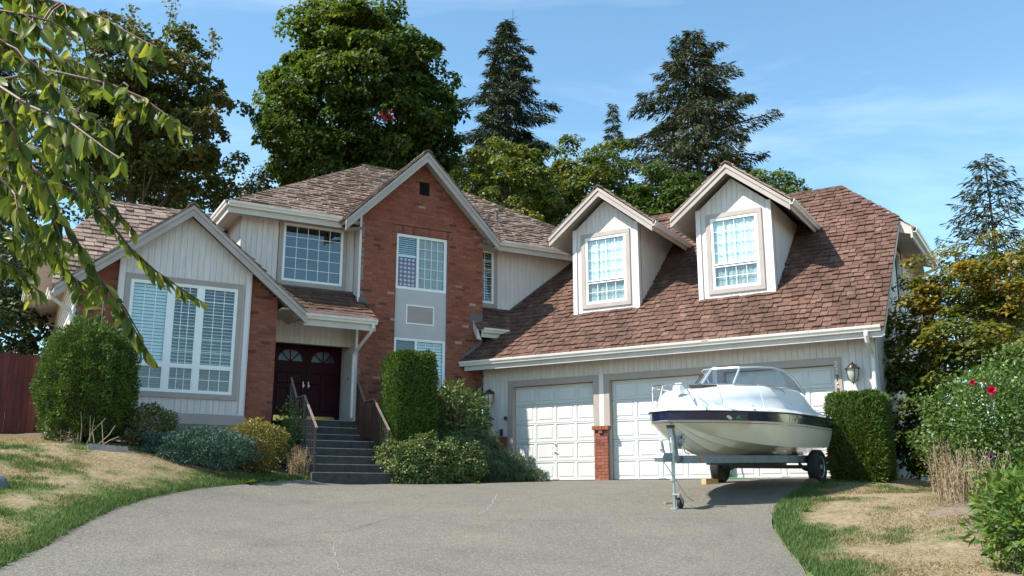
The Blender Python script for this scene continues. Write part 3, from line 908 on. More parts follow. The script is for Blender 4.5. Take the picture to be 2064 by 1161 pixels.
# ---- garage wing -------------------------------------------------------
FL = 1.95
DOORS = [(1.0, 3.41), (3.86, 6.43), (6.86, 9.41)]
DTOP = 4.45
gw_poly = [(0.02, FL), (10.32, FL), (10.32, 5.55), (0.02, 5.55)]
holes = [(a - .02, b + .02, FL - .1, DTOP + .02) for a, b in DOORS]
siding(FG, gw_poly, 0.0, holes, bw=.142, back=.30)
# wall ends, return jambs and trim
tr = MB(FG)
for a, b in DOORS:
    tr.box(a - .16, a - .0, -.03, .025, FL, DTOP + .16)
    tr.box(b + .0, b + .16, -.03, .025, FL, DTOP + .16)
    tr.box(a + .001, b - .001, -.03, .025, DTOP, DTOP + .16)
garage_trim = tr.build_each("door_casing", MT['trim'], house)[7]
jb = MB(FG)
for a, b in DOORS:
    jb.box(a - .05, a - .001, .026, .28, FL, DTOP); jb.box(b + .001, b + .05, .026, .28, FL, DTOP); jb.box(a - .05, b + .05, .026, .28, DTOP + .001, DTOP + .05)
jb.build_each("door_jamb", MT['rake'], house)

def panel_mesh(w, h):
    """raised panel: recessed groove and bevelled raised field"""
    mb = MB()
    f, g = .035, .075
    def ring(i): return [(-w / 2 + i, h / 2 - i), (w / 2 - i, h / 2 - i), (w / 2 - i, -h / 2 + i), (-w / 2 + i, -h / 2 + i)]
    lv = [(0.0, 0.0), (f, 0.0), (f + .004, .016), (g, .016), (g + .03, .003)]
    vs = []
    for i, dpt in lv: vs += [(x, dpt, z) for x, z in ring(i)]
    fs = []
    for k in range(len(lv) - 1):
        for i in range(4):
            a, b = k * 4 + i, k * 4 + (i + 1) % 4
            fs.append((a, b, b + 4, a + 4))
    fs.append(tuple((len(lv) - 1) * 4 + i for i in range(4)))
    back = len(vs)
    vs += [(x, .04, z) for x, z in ring(0)]
    for i in range(4): fs.append((i, back + i, back + (i + 1) % 4, (i + 1) % 4))
    mb.add(vs, fs)
    import bmesh
    me = np_mesh("panel", mb.v, mb.f, MT['door_white'])
    b = bmesh.new(); b.from_mesh(me); bmesh.ops.recalc_face_normals(b, faces=b.faces); b.to_mesh(me); b.free()
    return me
for di, (a, b) in enumerate(DOORS):
    mb = MB(FG); mb.box(a + .004, b - .004, .175, .19, FL + .015, DTOP - .004)
    door = mb.build("garage_door", MT['door_white'], house)
    door["label"] = ["white panelled garage door nearest the brick gable", "white panelled garage door between the two brick piers", "white panelled garage door behind the boat stern"][di]
    nr, nc = 5, 4
    w, h = (b - a - .01) / nc, (DTOP - FL - .025) / nr
    me = panel_mesh(w - .003, h - .009)
    for i in range(nc):
        for j in range(nr):
            inst("panel", me, door, FG @ Matrix.Translation((a + .005 + w * (i + .5), .134, FL + .02 + h * (j + .5))))
    hd = MB(FG); c = (a + b) / 2
    hd.box(c - .02, c + .02, .118, .134, FL + h + .42 * h, FL + h + .62 * h); hd.tube([(c - .07, .10, FL + 1.55 * h), (c + .07, .10, FL + 1.5 * h)], .011, 6)
    hd.lathe([(.018, .10), (.018, .134)], (c, 0, FL + 1.9 * h), 8, 'y')
    hd.box(c - .09, c + .09, .115, .134, FL + .03, FL + .05)
    hd.build("door_handle", MT['zinc'], door)
MB(FG).box(.75, 9.6, .05, 4, FL - .25, FL + .004).build("garage_floor_slab", MT['found'], house)

# brick piers
def pier(a, b, ztop, sg):
    w = brickwork(FG, [(a, FL - .02), (b, FL - .02), (b, ztop), (a, ztop)], -.10, singles=sg, name="brick_pier", depth=.135)
    m2 = MB(FG)
    rs = random.Random(int(a * 10))
    # returns
    for r in range(int((ztop - FL) / .079)):
        z = FL - .02 + r * .079
        for x0, x1 in ((a - .012, a + .002), (b - .002, b + .012)):
            m2.box(x0, x1, -.095, .03, z + .005, z + .074, r=rs.random())
    # projecting rowlock cap
    n = 5
    for k in range(n):
        ww = (b - a + .1) / n
        m2.box(a - .05 + k * ww + .004, a - .05 + (k + 1) * ww - .004, -.16, .03, ztop, ztop + .095, r=rs.random())
    m2.box((a + b) / 2 - .05, (a + b) / 2 + .05, -.14, -.09, ztop - .085, ztop - .002, r=.5)
    m2.build("pier_cap", MT['brick'], w)
pier(3.455, 3.815, 3.20, 30)
pier(6.465, 6.825, 3.20, 10)
w = brickwork(FG, [(0.03, FL - .02), (.82, FL - .02), (.82, 3.05), (.03, 3.05)], -.06, singles=6, name="brick_plinth")
MB(FG).box(.0, .84, -.10, .03, 3.05, 3.12).build("plinth_cap", MT['brick'], w)
pb = MB(FG)
for a, b in ((3.573, 3.697), (6.583, 6.707)):
    pb.box(a, b, -.028, .025, 3.30, 4.61)
pb.build_each("corner_board", MT['corner'], house)
cb = MB(FG)
cb.box(10.20, 10.345, -.025, .02, FL, 5.5); cb.box(10.325, 10.35, -.025, .14, FL, 5.5)
cb.build_each("corner_board", MT['corner'], house)

# right end wall of the garage (gable with clipped top), seen obliquely
FGR = FG @ Matrix.Translation((10.32, 0, 0)) @ Matrix.Rotation(R(90), 4, 'Z')   # u runs back along the end wall
siding(FGR, [(0.12, FL + .35), (10.1, FL + .35), (10.1, 5.66), (7.0, 8.45), (3.1, 8.45), (0.12, 5.70)], 0.0, [(4.1, 5.0, 6.35, 8.05)], bw=.30)
MB(FGR).box(.0, 10.1, .03, .2, 1.4, FL + .36).build("foundation", MT['found'], house)
window(FGR, 4.15, 4.95, 6.4, 8.0, 0.0, [(4.19, 4.91, 6.44, 7.96, 1, 2, 'room')], trim=.1, trim_m='bronze')
# back and inner volume so the house is closed
bk = MB(FG); bk.box(.4, 10.2, 10.0, 10.15, 1.6, 5.7)
bk.build_each("rear_wall", MT['siding'], house)

# roof
P_G = .9; EZ, EV, RV = 5.12, -.6, 5.07
LEN = math.sqrt(1 + P_G ** 2)
def g_z(v): return EZ + P_G * (v - EV)
RFG = roof_frame(FG @ Vector((0, EV, EZ + .02)), FG.to_3x3() @ Vector((1, 0, 0)), FG.to_3x3() @ Vector((0, 1, P_G)))
def s_of(v): return (v - EV) * LEN
deck = MB(FG)
g_out = [(-.345, EV), (10.62, EV), (10.62, 3.16), (8.91, RV), (2.35, RV), (-.433, .25), (0, 0)]
deck.slab([(u, v, g_z(v)) for u, v in g_out], .09)
garage_roof = deck.build("garage_roof", MT['soffit'], house)
D1, D2 = 3.45, 7.04
def in_dormer(u, v):
    return any(abs(u - c) < .95 - max(0, (v - 3.1)) * .62 and .86 < v < 4.5 for c in (D1, D2))
poly = [(u, s_of(v)) for u, v in [(-.36, EV - .05), (10.66, EV - .05), (10.66, 3.16), (8.91, RV), (2.35, RV), (-.433, .25), (-.02, 0)]]
def near_g(u, s):
    v = s / LEN + EV
    return (u > 5.3 and v < .75) or (u > 8.35 and v < 3.0)
shingles(garage_roof, RFG, poly, 'shake_red', .205, .11, .27, .046, singles=(300, near_g), drop=lambda u, s: in_dormer(u, s / LEN + EV), seed=3)
ridge_caps(garage_roof, FG, (10.64, 3.13, 8.50), (8.91, RV, g_z(RV) + .02), 'shake_grey', .16)
ridge_caps(garage_roof, FG, (2.3, RV, g_z(RV) + .02), (9.1, RV, g_z(RV) + .02), 'shake_red', .15)
# clipped hip at the right end and rear slope
hp = MB(FG)
zj = 8.50
hp.slab([(10.95, 3.0, zj - .35), (10.95, 7.14, zj - .35), (8.91, RV, g_z(RV))], .07)
hp.slab([(10.62, 10.74, EZ), (10.62, 7.0, zj), (8.91, RV, g_z(RV)), (2.35, RV, g_z(RV)), (2.35, 10.74, EZ)], .09)
hp.build_each("rear_roof_slope", MT['soffit'], house)
RFH = roof_frame(FG @ Vector((10.97, 5.07, zj - .33)), FG.to_3x3() @ Vector((0, 1, 0)), FG.to_3x3() @ Vector((-2.04, 0, g_z(RV) - zj + .35)))
shingles(garage_roof, RFH, [(-2.1, 0), (2.1, 0), (0, 2.85)], 'shake_red', .2, seed=4)
gutter(FG, 3.0, 7.14, 10.95, zj - .32, axis='v', face=1)
MB(FG).box(10.90, 10.949, 2.98, 7.16, zj - .58, zj - .38).build_each("fascia_board", MT['fascia'], house)
sf = MB(FG)
sf.add([(10.33, 2.95, 8.18), (10.94, 2.98, 8.02), (10.94, 7.15, 8.02), (10.33, 7.15, 8.18)], [(0, 1, 2, 3)])
sf.add([(10.33, 2.95, 8.18), (10.94, 2.98, 8.02), (10.94, 2.98, 8.20), (10.64, 3.05, 8.45), (10.33, 3.05, 8.42)], [(0, 1, 2, 3, 4)])
sf.build_each("eave_soffit", MT['soffit'], house)
# rake fascia on the end of the steep slope
rb = MB(FG)
rb.add([(10.60, EV, EZ - .20), (10.60, 3.05, 8.40 - .20), (10.60, 3.05, 8.42), (10.60, EV, EZ)] + [(10.64, EV, EZ - .20), (10.64, 3.05, 8.40 - .20), (10.64, 3.05, 8.42), (10.64, EV, EZ)], [(0, 1, 2, 3), (7, 6, 5, 4), (0, 4, 5, 1), (1, 5, 6, 2), (2, 6, 7, 3), (3, 7, 4, 0)])
rb.build("rake_board", MT['fascia'], house)
MB(FG).box(-.20, 10.60, -.585, -.55, 4.90, 5.10).build_each("fascia_board", MT['fascia'], house)
gutter(FG, -.32, 10.58, -.586, 5.14)
so = MB(FG); so.add([(-.2, -.55, 4.92), (10.6, -.55, 4.92), (10.6, .0, 5.0), (.05, .0, 5.0)], [(0, 1, 2, 3)])
so.build_each("eave_soffit", MT['soffit'], house)
MB(FG).tube([(10.27, -.64, 5.03), (10.27, -.64, 4.95), (10.27, -.58, 4.83), (10.27, -.14, 4.62), (10.27, -.075, 4.52), (10.27, -.07, 2.1)], [.052] * 3 + [.042] * 3, 8).build("downspout", MT['gutter'], house)
MB(FG).tube([(11.02, 7.05, 8.05), (10.98, 7.0, 7.95), (10.45, 6.9, 7.75), (10.40, 6.9, 7.6), (10.40, 6.9, 2.3)], .045, 8).build("downspout", MT['gutter'], house)

# dormers
def dormer(c, lab):
    v = .8; hw = .98; zb = 6.34
    apex, ends = 9.82, 8.60
    slope = (apex - ends) / 1.54
    wall_top = apex - .30 - slope * hw
    poly = [(c - hw, zb), (c + hw, zb), (c + hw, wall_top), (c, apex - .28), (c - hw, wall_top)]
    w0, w1, z0, z1 = c - .60, c + .62, 6.66, 8.53
    wall = siding(FG, poly, v, [(w0, w1, z0, z1)], bw=.14)
    wall["label"] = lab
    window(FG, w0, w1, z0, z1, v, [(w0 + .04, w1 - .04, 7.29, z1 - .04, 4, 4, 'sheer'), (w0 + .04, w1 - .04, z0 + .04, 7.26, 4, 2, 'veil')], trim=.115, trim_m='rake')
    cb = MB(FG)
    for sgn in (-1, 1):
        x = c + sgn * hw
        cb.box(min(x, x - sgn * .12), max(x, x - sgn * .12), v - .03, v + .0, zb, wall_top + .06)
    cb.build_each("corner_board", MT['corner'], house)
    # cheeks
    for sgn in (-1, 1):
        x = c + sgn * hw
        Fc = FG @ Matrix.Translation((x, 0, 0)) @ Matrix.Rotation(R(90), 4, 'Z')
        vb = EV + (wall_top + .05 - EZ) / P_G
        tri = [(v + .001, zb), (v + .3, g_z(v + .28)), (vb, wall_top + .05), (v + .001, wall_top + .05)]
        if sgn > 0: siding(Fc, tri, .0, [], bw=.14, back=.05)
        else:
            MB(Fc).prism(tri, -.03, .0).build("siding_wall", MT['siding'], house)
    # roof slabs
    rf = MB(FG)
    for sgn in (-1, 1):
        x = c + sgn * 1.54
        ve, vr = EV + (ends - EZ) / P_G + .1, EV + (apex - EZ) / P_G + .12
        q = [(x, .45, ends), (x, ve, ends), (c, vr, apex), (c, .45, apex)]
        rf.slab(q if sgn > 0 else q[::-1], .055)
    droof = rf.build("dormer_roof", MT['soffit'], house)
    for sgn in (-1, 1):
        x = c + sgn * 1.56
        u_ = FG.to_3x3() @ Vector((0, sgn, 0)); s_ = FG.to_3x3() @ Vector((-sgn, 0, slope))
        RFd = roof_frame(FG @ Vector((x, .43 if sgn > 0 else .43, ends + .01)), u_, s_)
        ve, vr = EV + (ends - EZ) / P_G - .43, EV + (apex - EZ) / P_G - .43
        L = 1.56 * math.sqrt(1 + slope ** 2)
        pl = [(0, 0), (ve, 0), (vr, L), (0, L)] if sgn > 0 else [(-ve, 0), (0, 0), (0, L), (-vr, L)]
        shingles(droof, RFd, pl, 'shake_grey', .2, t=.05, seed=int(c * 10) + sgn)
    ridge_caps(droof, FG, (c, .38, apex + .03), (c, 4.4, apex + .03), 'shake_grey', .13)
    rake_pair(FG, (c, apex - .015), (c - 1.54, ends - .015), (c + 1.54, ends - .015), .42, .455, .235)
    fs = MB(FG)
    for sgn in (-1, 1):
        x = c + sgn * 1.54
        fs.box(min(x, x - sgn * .03), max(x, x - sgn * .03), .456, 3.25, ends - .20, ends - .045)
    fs.build_each("fascia_board", MT['fascia'], house)
    gutter(FG, .40, 3.15, c + 1.541, ends + .0, axis='v', face=1)
    # sill flashing on the shakes and stepped flashing by the cheek
    fl = MB(FG)
    fl.slab([(c - hw - .05, v - .10, g_z(v - .10) + .055), (c + hw + .05, v - .10, g_z(v - .10) + .055), (c + hw + .05, v + .02, g_z(v) + .075), (c - hw - .05, v + .02, g_z(v) + .075)], .012)
    fl.build_each("flashing", MT['rake'], house)
dormer(D1, "dormer wall nearer the brick gable")
dormer(D2, "dormer wall nearer the garage end")

# lanterns
def lantern(u, z):
    L = MB(FG)
    L.lathe([(.075, -.012), (.075, 0.0)], (u, -.012, z + .14), 14, 'y')
    L.tube([(u, -.02, z + .15), (u, -.09, z + .23), (u, -.15, z + .25), (u, -.18, z + .215)], [.018, .014, .012, .012], 6)
    L.lathe([(.035, .16), (.16, .118), (.165, .10), (.15, .098)], (u, -.18, z), 16)
    L.lathe([(.012, .235), (.045, .215), (.085, .185), (.10, .155), (.105, .135)], (u, -.18, z), 14)
    for k in range(4):
        a = k * math.pi / 2 + .5
        pts = [(u + rr * math.cos(a), -.18 + rr * math.sin(a), z + h) for rr, h in ((.132, .10), (.13, .0), (.105, -.11), (.05, -.19), (.01, -.205))]
        L.tube(pts, .008, 5)
    L.lathe([(.012, -.245), (.02, -.225), (.012, -.205), (.03, -.19)], (u, -.18, z), 8)
    lamp = L.build("wall_lantern", MT['bronze'], house, smooth=True)
    G = MB(FG); G.lathe([(.03, -.185), (.09, -.115), (.118, 0), (.122, .097)], (u, -.18, z), 18)
    G.build("lamp_glass", MT['frost'], lamp, smooth=True)
lantern(.33, 4.17)
lantern(9.84, 4.20)

# house number, set vertically on the door trim
FONT = {'2': [[(0, .8), (.12, .95), (.4, 1), (.7, .9), (.78, .7), (.6, .45), (.25, .2), (0, .04), (.85, 0)]],
        '7': [[(0, .95), (.85, 1), (.5, .5), (.3, 0)]], '-': [[(.1, .5), (.7, .55)]],
        '9': [[(.75, .62), (.45, .5), (.12, .6), (.08, .82), (.4, 1), (.75, .9), (.78, .6), (.62, .2), (.35, 0)]]}
def digit(ch, u, z, h, m):
    mb = MB(FG)
    for st in FONT[ch]:
        mb.tube([(u + p[0] * h * .55, -.042, z + p[1] * h) for p in st], .0115, 5)
    return mb.build("house_number", MT[m], garage_trim)
for ch, z, m in (('2', 4.395, 'number'), ('2', 4.24, 'number'), ('7', 4.085, 'number_dark'), ('-', 3.95, 'number'), ('9', 3.80, 'number_dark')):
    digit(ch, 9.445, z, .115, m)
# small wall fittings by the first door
MB(FG).box(.60, .68, -.05, .0, 3.15, 3.33).build("keypad", MT['galv_dark'], house)
mb = MB(FG); mb.lathe([(.02, -.13), (.045, -.10), (.05, -.05), (.02, -.03)], (.80, 0, 3.62), 8, 'y'); mb.build("motion_sensor", MT['bronze'], house)

# ---- main two storey block --------------------------------------------
def left_face(u): return FM @ Matrix.Translation((u, 0, 0)) @ Matrix.Rotation(R(-90), 4, 'Z')   # local u = -v

bg_poly = [(-3.65, 1.7), (0, 1.7), (0, 8.80), (-1.96, 10.70), (-3.65, 9.03)]
brick_gable = brickwork(FM, bg_poly, 0.0, [(-2.63, -1.11, 4.1, 8.58), (-2.0, -1.69, 9.74, 10.15)], singles=205, soldiers=[(-2.75, -1.0, 8.585, 8.79)])
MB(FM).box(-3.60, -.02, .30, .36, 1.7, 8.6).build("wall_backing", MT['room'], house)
# louvred gable vent
vt = MB(FM)
vt.box(-1.995, -1.695, .06, .07, 9.745, 10.145)
for k in range(6):
    z = 9.77 + k * .063
    vt.add([(-1.99, .012, z), (-1.70, .012, z), (-1.70, .055, z + .05), (-1.99, .055, z + .05)], [(0, 1, 2, 3)])
vt.build("gable_vent", MT['black'], house)
# stucco infill with framed panel
st = MB(FM); st.box(-2.629, -1.111, .055, .10, 5.712, 7.028)
stucco = st.build("stucco_panel", MT['stucco'], house)
pf = MB(FM)
for a, b, c, d in ((-2.30, -1.47, 6.585, 6.62), (-2.30, -1.47, 6.09, 6.125), (-2.30, -2.265, 6.125, 6.585), (-1.505, -1.47, 6.125, 6.585)):
    pf.box(a, b, .035, .054, c, d)
pf.build("panel_frame", MT['vinyl'], stucco)
MB(FM).box(-2.263, -1.507, .045, .0535, 6.127, 6.583).build("panel_field", MT['trim'], stucco)
# windows of the brick gable
um = -1.98
w3 = window(FM, -2.625, -1.115, 7.035, 8.575, .075, [(-2.585, um, 7.08, 8.535, 1, 1, 'none'), (um, -1.155, 7.08, 8.535, 4, 5, 'veil')], trim=0, label="upper window in the brick gable with a plaid cloth")
cl = MB(FM); n = 26; vs = []
for k in range(n + 1):
    x = -2.55 + .53 * k / n; q = .145 + .008 * math.sin(k * .9)
    vs += [(x, q, 7.10), (x, q, 7.92)]
cl.add(vs, [(2 * k, 2 * k + 2, 2 * k + 3, 2 * k + 1) for k in range(n)]); cl.build("plaid_curtain", MT['plaid'], w3)
for k in range(8):
    inst("slat", SLAT, w3, FM @ Matrix.Translation((-2.285, .14, 8.06 + k * .06)) @ Matrix.Rotation(R(40), 4, 'X') @ Matrix.Diagonal((.53, .05, .005, 1)))
MB(FM).box(-2.553, -2.015, .12, .14, 7.95, 8.02).build("sash_rail", MT['vinyl'], w3)
window(FM, -2.625, -1.115, 4.15, 5.705, .075, [(-2.585, um, 4.19, 5.665, 1, 1, 'dim'), (um, -1.155, 4.19, 5.665, 3, 5, 'blind')], trim=0, label="lower window in the brick gable behind the clipped shrub")

# left return of the brick gable and porch side
siding(left_face(-3.65), [(-.5, 6.2), (0.0, 6.2), (0.0, 8.95), (-.5, 8.9)], 0.0, bw=.125, back=.03)
siding(left_face(-3.66), [(-1.2, 3.44), (-.0, 3.44), (-.0, 6.3), (-1.2, 6.6)], 0.0, bw=.15, back=.03)
MB(FM).box(-3.70, -3.64, -.012, .03, 3.44, 8.95).build_each("corner_board", MT['corner'], house)
# upper wall with the five by five window
siding(FM, [(-6.69, 5.4), (-3.66, 5.4), (-3.66, 8.80), (-6.69, 8.80)], .5, [(-5.60, -3.98, 7.01, 8.56)], bw=.14)
window(FM, -5.60, -3.98, 7.01, 8.56, .5, [(-5.57, -4.01, 7.04, 8.53, 5, 5, 'none')], trim=.115, pane_me=PANE2, label="five by five pane window under the hipped roof")
siding(left_face(-6.69), [(-9.5, 5.0), (-.5, 5.0), (-.5, 8.8), (-9.5, 8.8)], 0.0, bw=.15, back=.03)
siding(FM, [(0.02, 5.6), (5.2, 5.6), (5.2, 8.80), (0.02, 8.80)], .5, [(.03, .60, 7.0, 8.57)], bw=.14)
window(FM, .03, .60, 7.0, 8.57, .5, [(.06, .57, 7.03, 8.54, 2, 6, 'open')], trim=.115)
bk = MB(FM); bk.box(-6.6, 5.2, 10.3, 10.45, 2.0, 8.8); bk.box(5.1, 5.25, .6, 10.3, 5, 8.8); bk.build_each("rear_wall", MT['siding'], house)

# hipped main roof
PM, MZ, MRV = .67, 8.72, 5.5
RZ = MZ + PM * MRV
UL_, UR_ = -7.15, 5.8
dk = MB(FM)
dk.slab([(UL_, 0, MZ), (UR_, 0, MZ), (UR_ - 5.5, MRV, RZ), (UL_ + 5.5, MRV, RZ)], .09)
main_roof = dk.build("main_roof", MT['soffit'], house)
dk = MB(FM)
dk.slab([(UL_, 11, MZ), (UL_, 0.001, MZ), (UL_ + 5.5, MRV, RZ)], .09); dk.slab([(UR_, 0.001, MZ), (UR_, 11, MZ), (UR_ - 5.5, MRV, RZ)], .09)
dk.slab([(UR_, 11, MZ), (UL_, 11, MZ), (UL_ + 5.5, MRV, RZ), (UR_ - 5.5, MRV, RZ)], .09)
dk.build_each("rear_roof_slope", MT['shake_grey'], house)
LM = math.sqrt(1 + PM ** 2)
RFM = roof_frame(FM @ Vector((0, 0, MZ + .015)), FM.to_3x3() @ Vector((1, 0, 0)), FM.to_3x3() @ Vector((0, 1, PM)))
shingles(main_roof, RFM, [(UL_, -.05), (UR_, -.05), (UR_ - 5.5, MRV * LM), (UL_ + 5.5, MRV * LM)], 'shake_grey', .20, .12, .32, .06, drop=lambda u, s: 10.75 - abs(u + 1.96) > MZ + .1 + PM * s / LM, seed=8)
ridge_caps(main_roof, FM, (UL_, 0, MZ + .03), (UL_ + 5.5, MRV, RZ + .03), 'shake_red', .17)
ridge_caps(main_roof, FM, (UR_, 0, MZ + .03), (UR_ - 5.5, MRV, RZ + .03), 'shake_grey', .17)
ridge_caps(main_roof, FM, (UL_ + 5.4, MRV, RZ + .03), (UR_ - 5.4, MRV, RZ + .03), 'shake_grey', .15)
gutter(FM, UL_ - .02, -4.24, -.005, MZ + .02); gutter(FM, .40, UR_, -.005, MZ + .02)
gutter(FM, -.12, 9.5, UL_ + .001, MZ + .02, axis='v', face=-1)
fb = MB(FM); fb.box(UL_, -4.2, .0, .035, MZ - .24, MZ - .02); fb.box(.36, UR_, .0, .035, MZ - .24, MZ - .02); fb.box(UL_, UL_ + .035, .036, 9.5, MZ - .24, MZ - .02)
fb.build_each("fascia_board", MT['fascia'], house)
so = MB(FM)
so.add([(UL_, .02, MZ - .2), (-3.66, .02, MZ - .2), (-3.66, .5, MZ - .12), (-6.69, .5, MZ - .12)], [(0, 1, 2, 3)])
so.add([(UL_, .02, MZ - .2), (-6.69, .5, MZ - .12), (-6.69, 9, MZ - .12), (UL_, 9, MZ - .2)], [(0, 1, 2, 3)])
so.add([(0.0, .02, MZ - .2), (UR_, .02, MZ - .2), (UR_, .5, MZ - .12), (0.0, .5, MZ - .12)], [(0, 1, 2, 3)])
so.build_each("eave_soffit", MT['soffit'], house)
# plumbing vent and box vent on the main roof
rv = MB(FM)
u, v = 1.35, 1.75; z = MZ + PM * v
rv.lathe([(.09, z - .05), (.07, z + .05), (.05, z + .08), (.05, z + .34), (.058, z + .36)], (u, v, 0), 10)
rv.build("vent_pipe", MT['flash'], main_roof)
u, v = .05, 2.0; z = MZ + PM * v
MB(FM).slab([(u - .16, v - .16, z + .06), (u + .16, v - .16, z + .06), (u + .16, v + .16, z + .22), (u - .16, v + .16, z + .22)], .14).build("roof_vent", MT['flash'], main_roof)

# brick gable roof
ax_, az_, hw_ = -1.96, 10.87, 2.27
gr = MB(FM)
for sgn in (-1, 1):
    x = ax_ + sgn * hw_
    q = [(x, -.40, az_ - hw_), (x, .08, az_ - hw_), (ax_, 3.3, az_), (ax_, -.40, az_)]
    gr.slab(q if sgn > 0 else q[::-1], .07)
gable_roof = gr.build("brick_gable_roof", MT['soffit'], house)
for sgn in (-1, 1):
    x = ax_ + sgn * (hw_ + .03)
    RFd = roof_frame(FM @ Vector((x, -.43, az_ - hw_ + .0)), FM.to_3x3() @ Vector((0, sgn, 0)), FM.to_3x3() @ Vector((-sgn, 0, 1)))
    L = (hw_ + .03) * math.sqrt(2)
    pl = [(0, 0), (.5, 0), (3.7, L), (0, L)] if sgn > 0 else [(-.5, 0), (0, 0), (0, L), (-3.7, L)]
    shingles(gable_roof, RFd, pl, 'shake_grey', .2, t=.05, seed=20 + sgn)
ridge_caps(gable_roof, FM, (ax_, -.47, az_ + .03), (ax_, 3.2, az_ + .03), 'shake_grey', .13)
rake_pair(FM, (ax_, az_ - .01), (ax_ - hw_, az_ - hw_ - .01), (ax_ + hw_, az_ - hw_ - .01), -.435, -.395, .27)
gs = MB(FM)
for sgn in (-1, 1):
    x0, x1 = ax_ + sgn * hw_, ax_ + sgn * 1.69
    gs.add([(x0, -.39, az_ - hw_ - .22), (x0, .02, az_ - hw_ - .22), (x1, .02, az_ - hw_ - .10), (x1, -.39, az_ - hw_ - .10)], [(0, 1, 2, 3)])
gs.build_each("eave_soffit", MT['soffit'], house)

# small pent roof at the inner corner with its gutter
pz, pv = 6.10, -.25; ps = (6.82 - pz) / (.5 - pv)
pr = MB(FM)
pr.slab([(-.30, pv, pz), (1.1, pv, pz), (1.6, .5, 6.82), (0.02, .5, 6.82), (0.02, -.012, pz + ps * .238), (-.30, -.012, pz + ps * .238)], .07)
pent = pr.build("pent_roof", MT['soffit'], house)
RFp = roof_frame(FM @ Vector((0, pv, pz + .01)), FM.to_3x3() @ Vector((1, 0, 0)), FM.to_3x3() @ Vector((0, 1, ps)))
lp = math.sqrt(1 + ps ** 2)
shingles(pent, RFp, [(-.32, -.04), (.95, -.04), (1.5, .75 * lp), (0.02, .75 * lp), (0.02, .24 * lp), (-.32, .24 * lp)], 'shake_red', .19, .14, .34, .045, seed=31)
gutter(FM, -.14, .92, pv - .002, pz + .0, parent=pent)
pp = MB(FM); pp.box(-.16, .9, pv, pv + .03, pz - .24, pz - .02)
pp.add([(-.31, pv + .001, pz - .30), (-.31, -.012, pz + .0), (-.31, -.012, pz + .24), (-.31, pv + .001, pz + .02)] + [(-.16, pv - .004, pz - .34), (-.28, -.012, pz + .0), (-.28, -.012, pz + .24), (-.28, pv - .004, pz + .0)], [(0, 1, 2, 3), (7, 6, 5, 4), (0, 4, 5, 1), (1, 5, 6, 2), (2, 6, 7, 3), (3, 7, 4, 0)])
pp.build_each("fascia_board", MT['fascia'], pent)
# lead flashing where the garage roof runs into the house walls
fl = MB(FG)
def gm(v): return v * .57735
for (v0, v1, off, h) in ((-.56, -.02, .012, .17),):
    nrm = Vector((math.sin(R(60)), -math.cos(R(60)), 0)) * off
    a, b = Vector((gm(v0), v0, g_z(v0))) + nrm, Vector((gm(v1), v1, g_z(v1))) + nrm
    fl.add([a, b, b + Vector((0, 0, h)), a + Vector((0, 0, h)), a + nrm, b + nrm, b + nrm + Vector((0, 0, h)), a + nrm + Vector((0, 0, h))], [(0, 1, 2, 3), (7, 6, 5, 4), (0, 4, 5, 1), (1, 5, 6, 2), (2, 6, 7, 3), (3, 7, 4, 0)])
v0, v1 = .9, 3.9
nrm = Vector((math.sin(R(60)), -math.cos(R(60)), 0)) * .012
a = Vector((-.433 + (v0 - .25) * .57735, v0, g_z(v0) - .05)) + nrm; b = Vector((-.433 + (v1 - .25) * .57735, v1, g_z(v1) - .05)) + nrm
up = Vector((0, 0, .17))
fl.add([a, b, b + up, a + up, a + nrm, b + nrm, b + nrm + up, a + nrm + up], [(0, 1, 2, 3), (7, 6, 5, 4), (0, 4, 5, 1), (1, 5, 6, 2), (2, 6, 7, 3), (3, 7, 4, 0)])
fl.build_each("flashing", MT['flash'], house)
f2 = MB(FM); f2.box(-.42, -.005, -.014, -.001, pz + ps * .2, pz + ps * .24 + .22); f2.box(.02, 1.2, .485, .498, 6.78, 6.87)
f2.build_each("flashing", MT['flash'], house)

# ---- entry ---------------------------------------------------------------
ez, ev = 5.88, -.95; es = (6.83 - ez) / (.5 - ev)
er = MB(FM)
er.slab([(-5.33, ev, ez), (-3.50, ev, ez), (-3.50, -.012, ez + es * (-.012 - ev)), (-3.66, -.012, ez + es * (-.012 - ev)), (-3.66, .49, ez + es * (.49 - ev)), (-6.40, .49, ez + es * (.49 - ev))], .08)
entry_roof = er.build("entry_roof", MT['soffit'], house)
RFe = roof_frame(FM @ Vector((0, ev, ez + .01)), FM.to_3x3() @ Vector((1, 0, 0)), FM.to_3x3() @ Vector((0, 1, es)))
le = math.sqrt(1 + es ** 2)
shingles(entry_roof, RFe, [(-5.31, -.05), (-3.47, -.05), (-3.47, .935 * le), (-3.67, .935 * le), (-3.67, 1.43 * le), (-6.42, 1.43 * le)], 'shake_red', .21, .14, .34, .045, seed=41)
gutter(FM, -5.36, -3.50, ev - .002, ez + .01)
MB(FM).box(-5.36, -3.52, ev, ev + .035, ez - .26, ez - .02).build_each("fascia_board", MT['fascia'], house)
MB(FM).box(-5.9, -3.68, -.9, 1.19, 5.62 + .35, 6.01).build("porch_ceiling", MT['soffit'], house)
f3 = MB(FM); f3.box(-6.3, -3.66, .482, .497, 6.80, 6.90); f3.box(-3.67, -3.42, -.014, -.001, ez + es * .6, ez + es * .95 + .16)
f3.build_each("flashing", MT['flash'], house)
mb = MB(FM); mb.lathe([(.13, 5.86), (.15, 5.93), (.13, 5.97)], (-5.05, -.75, 0), 14); mb.build("ceiling_lamp", MT['black'], house)
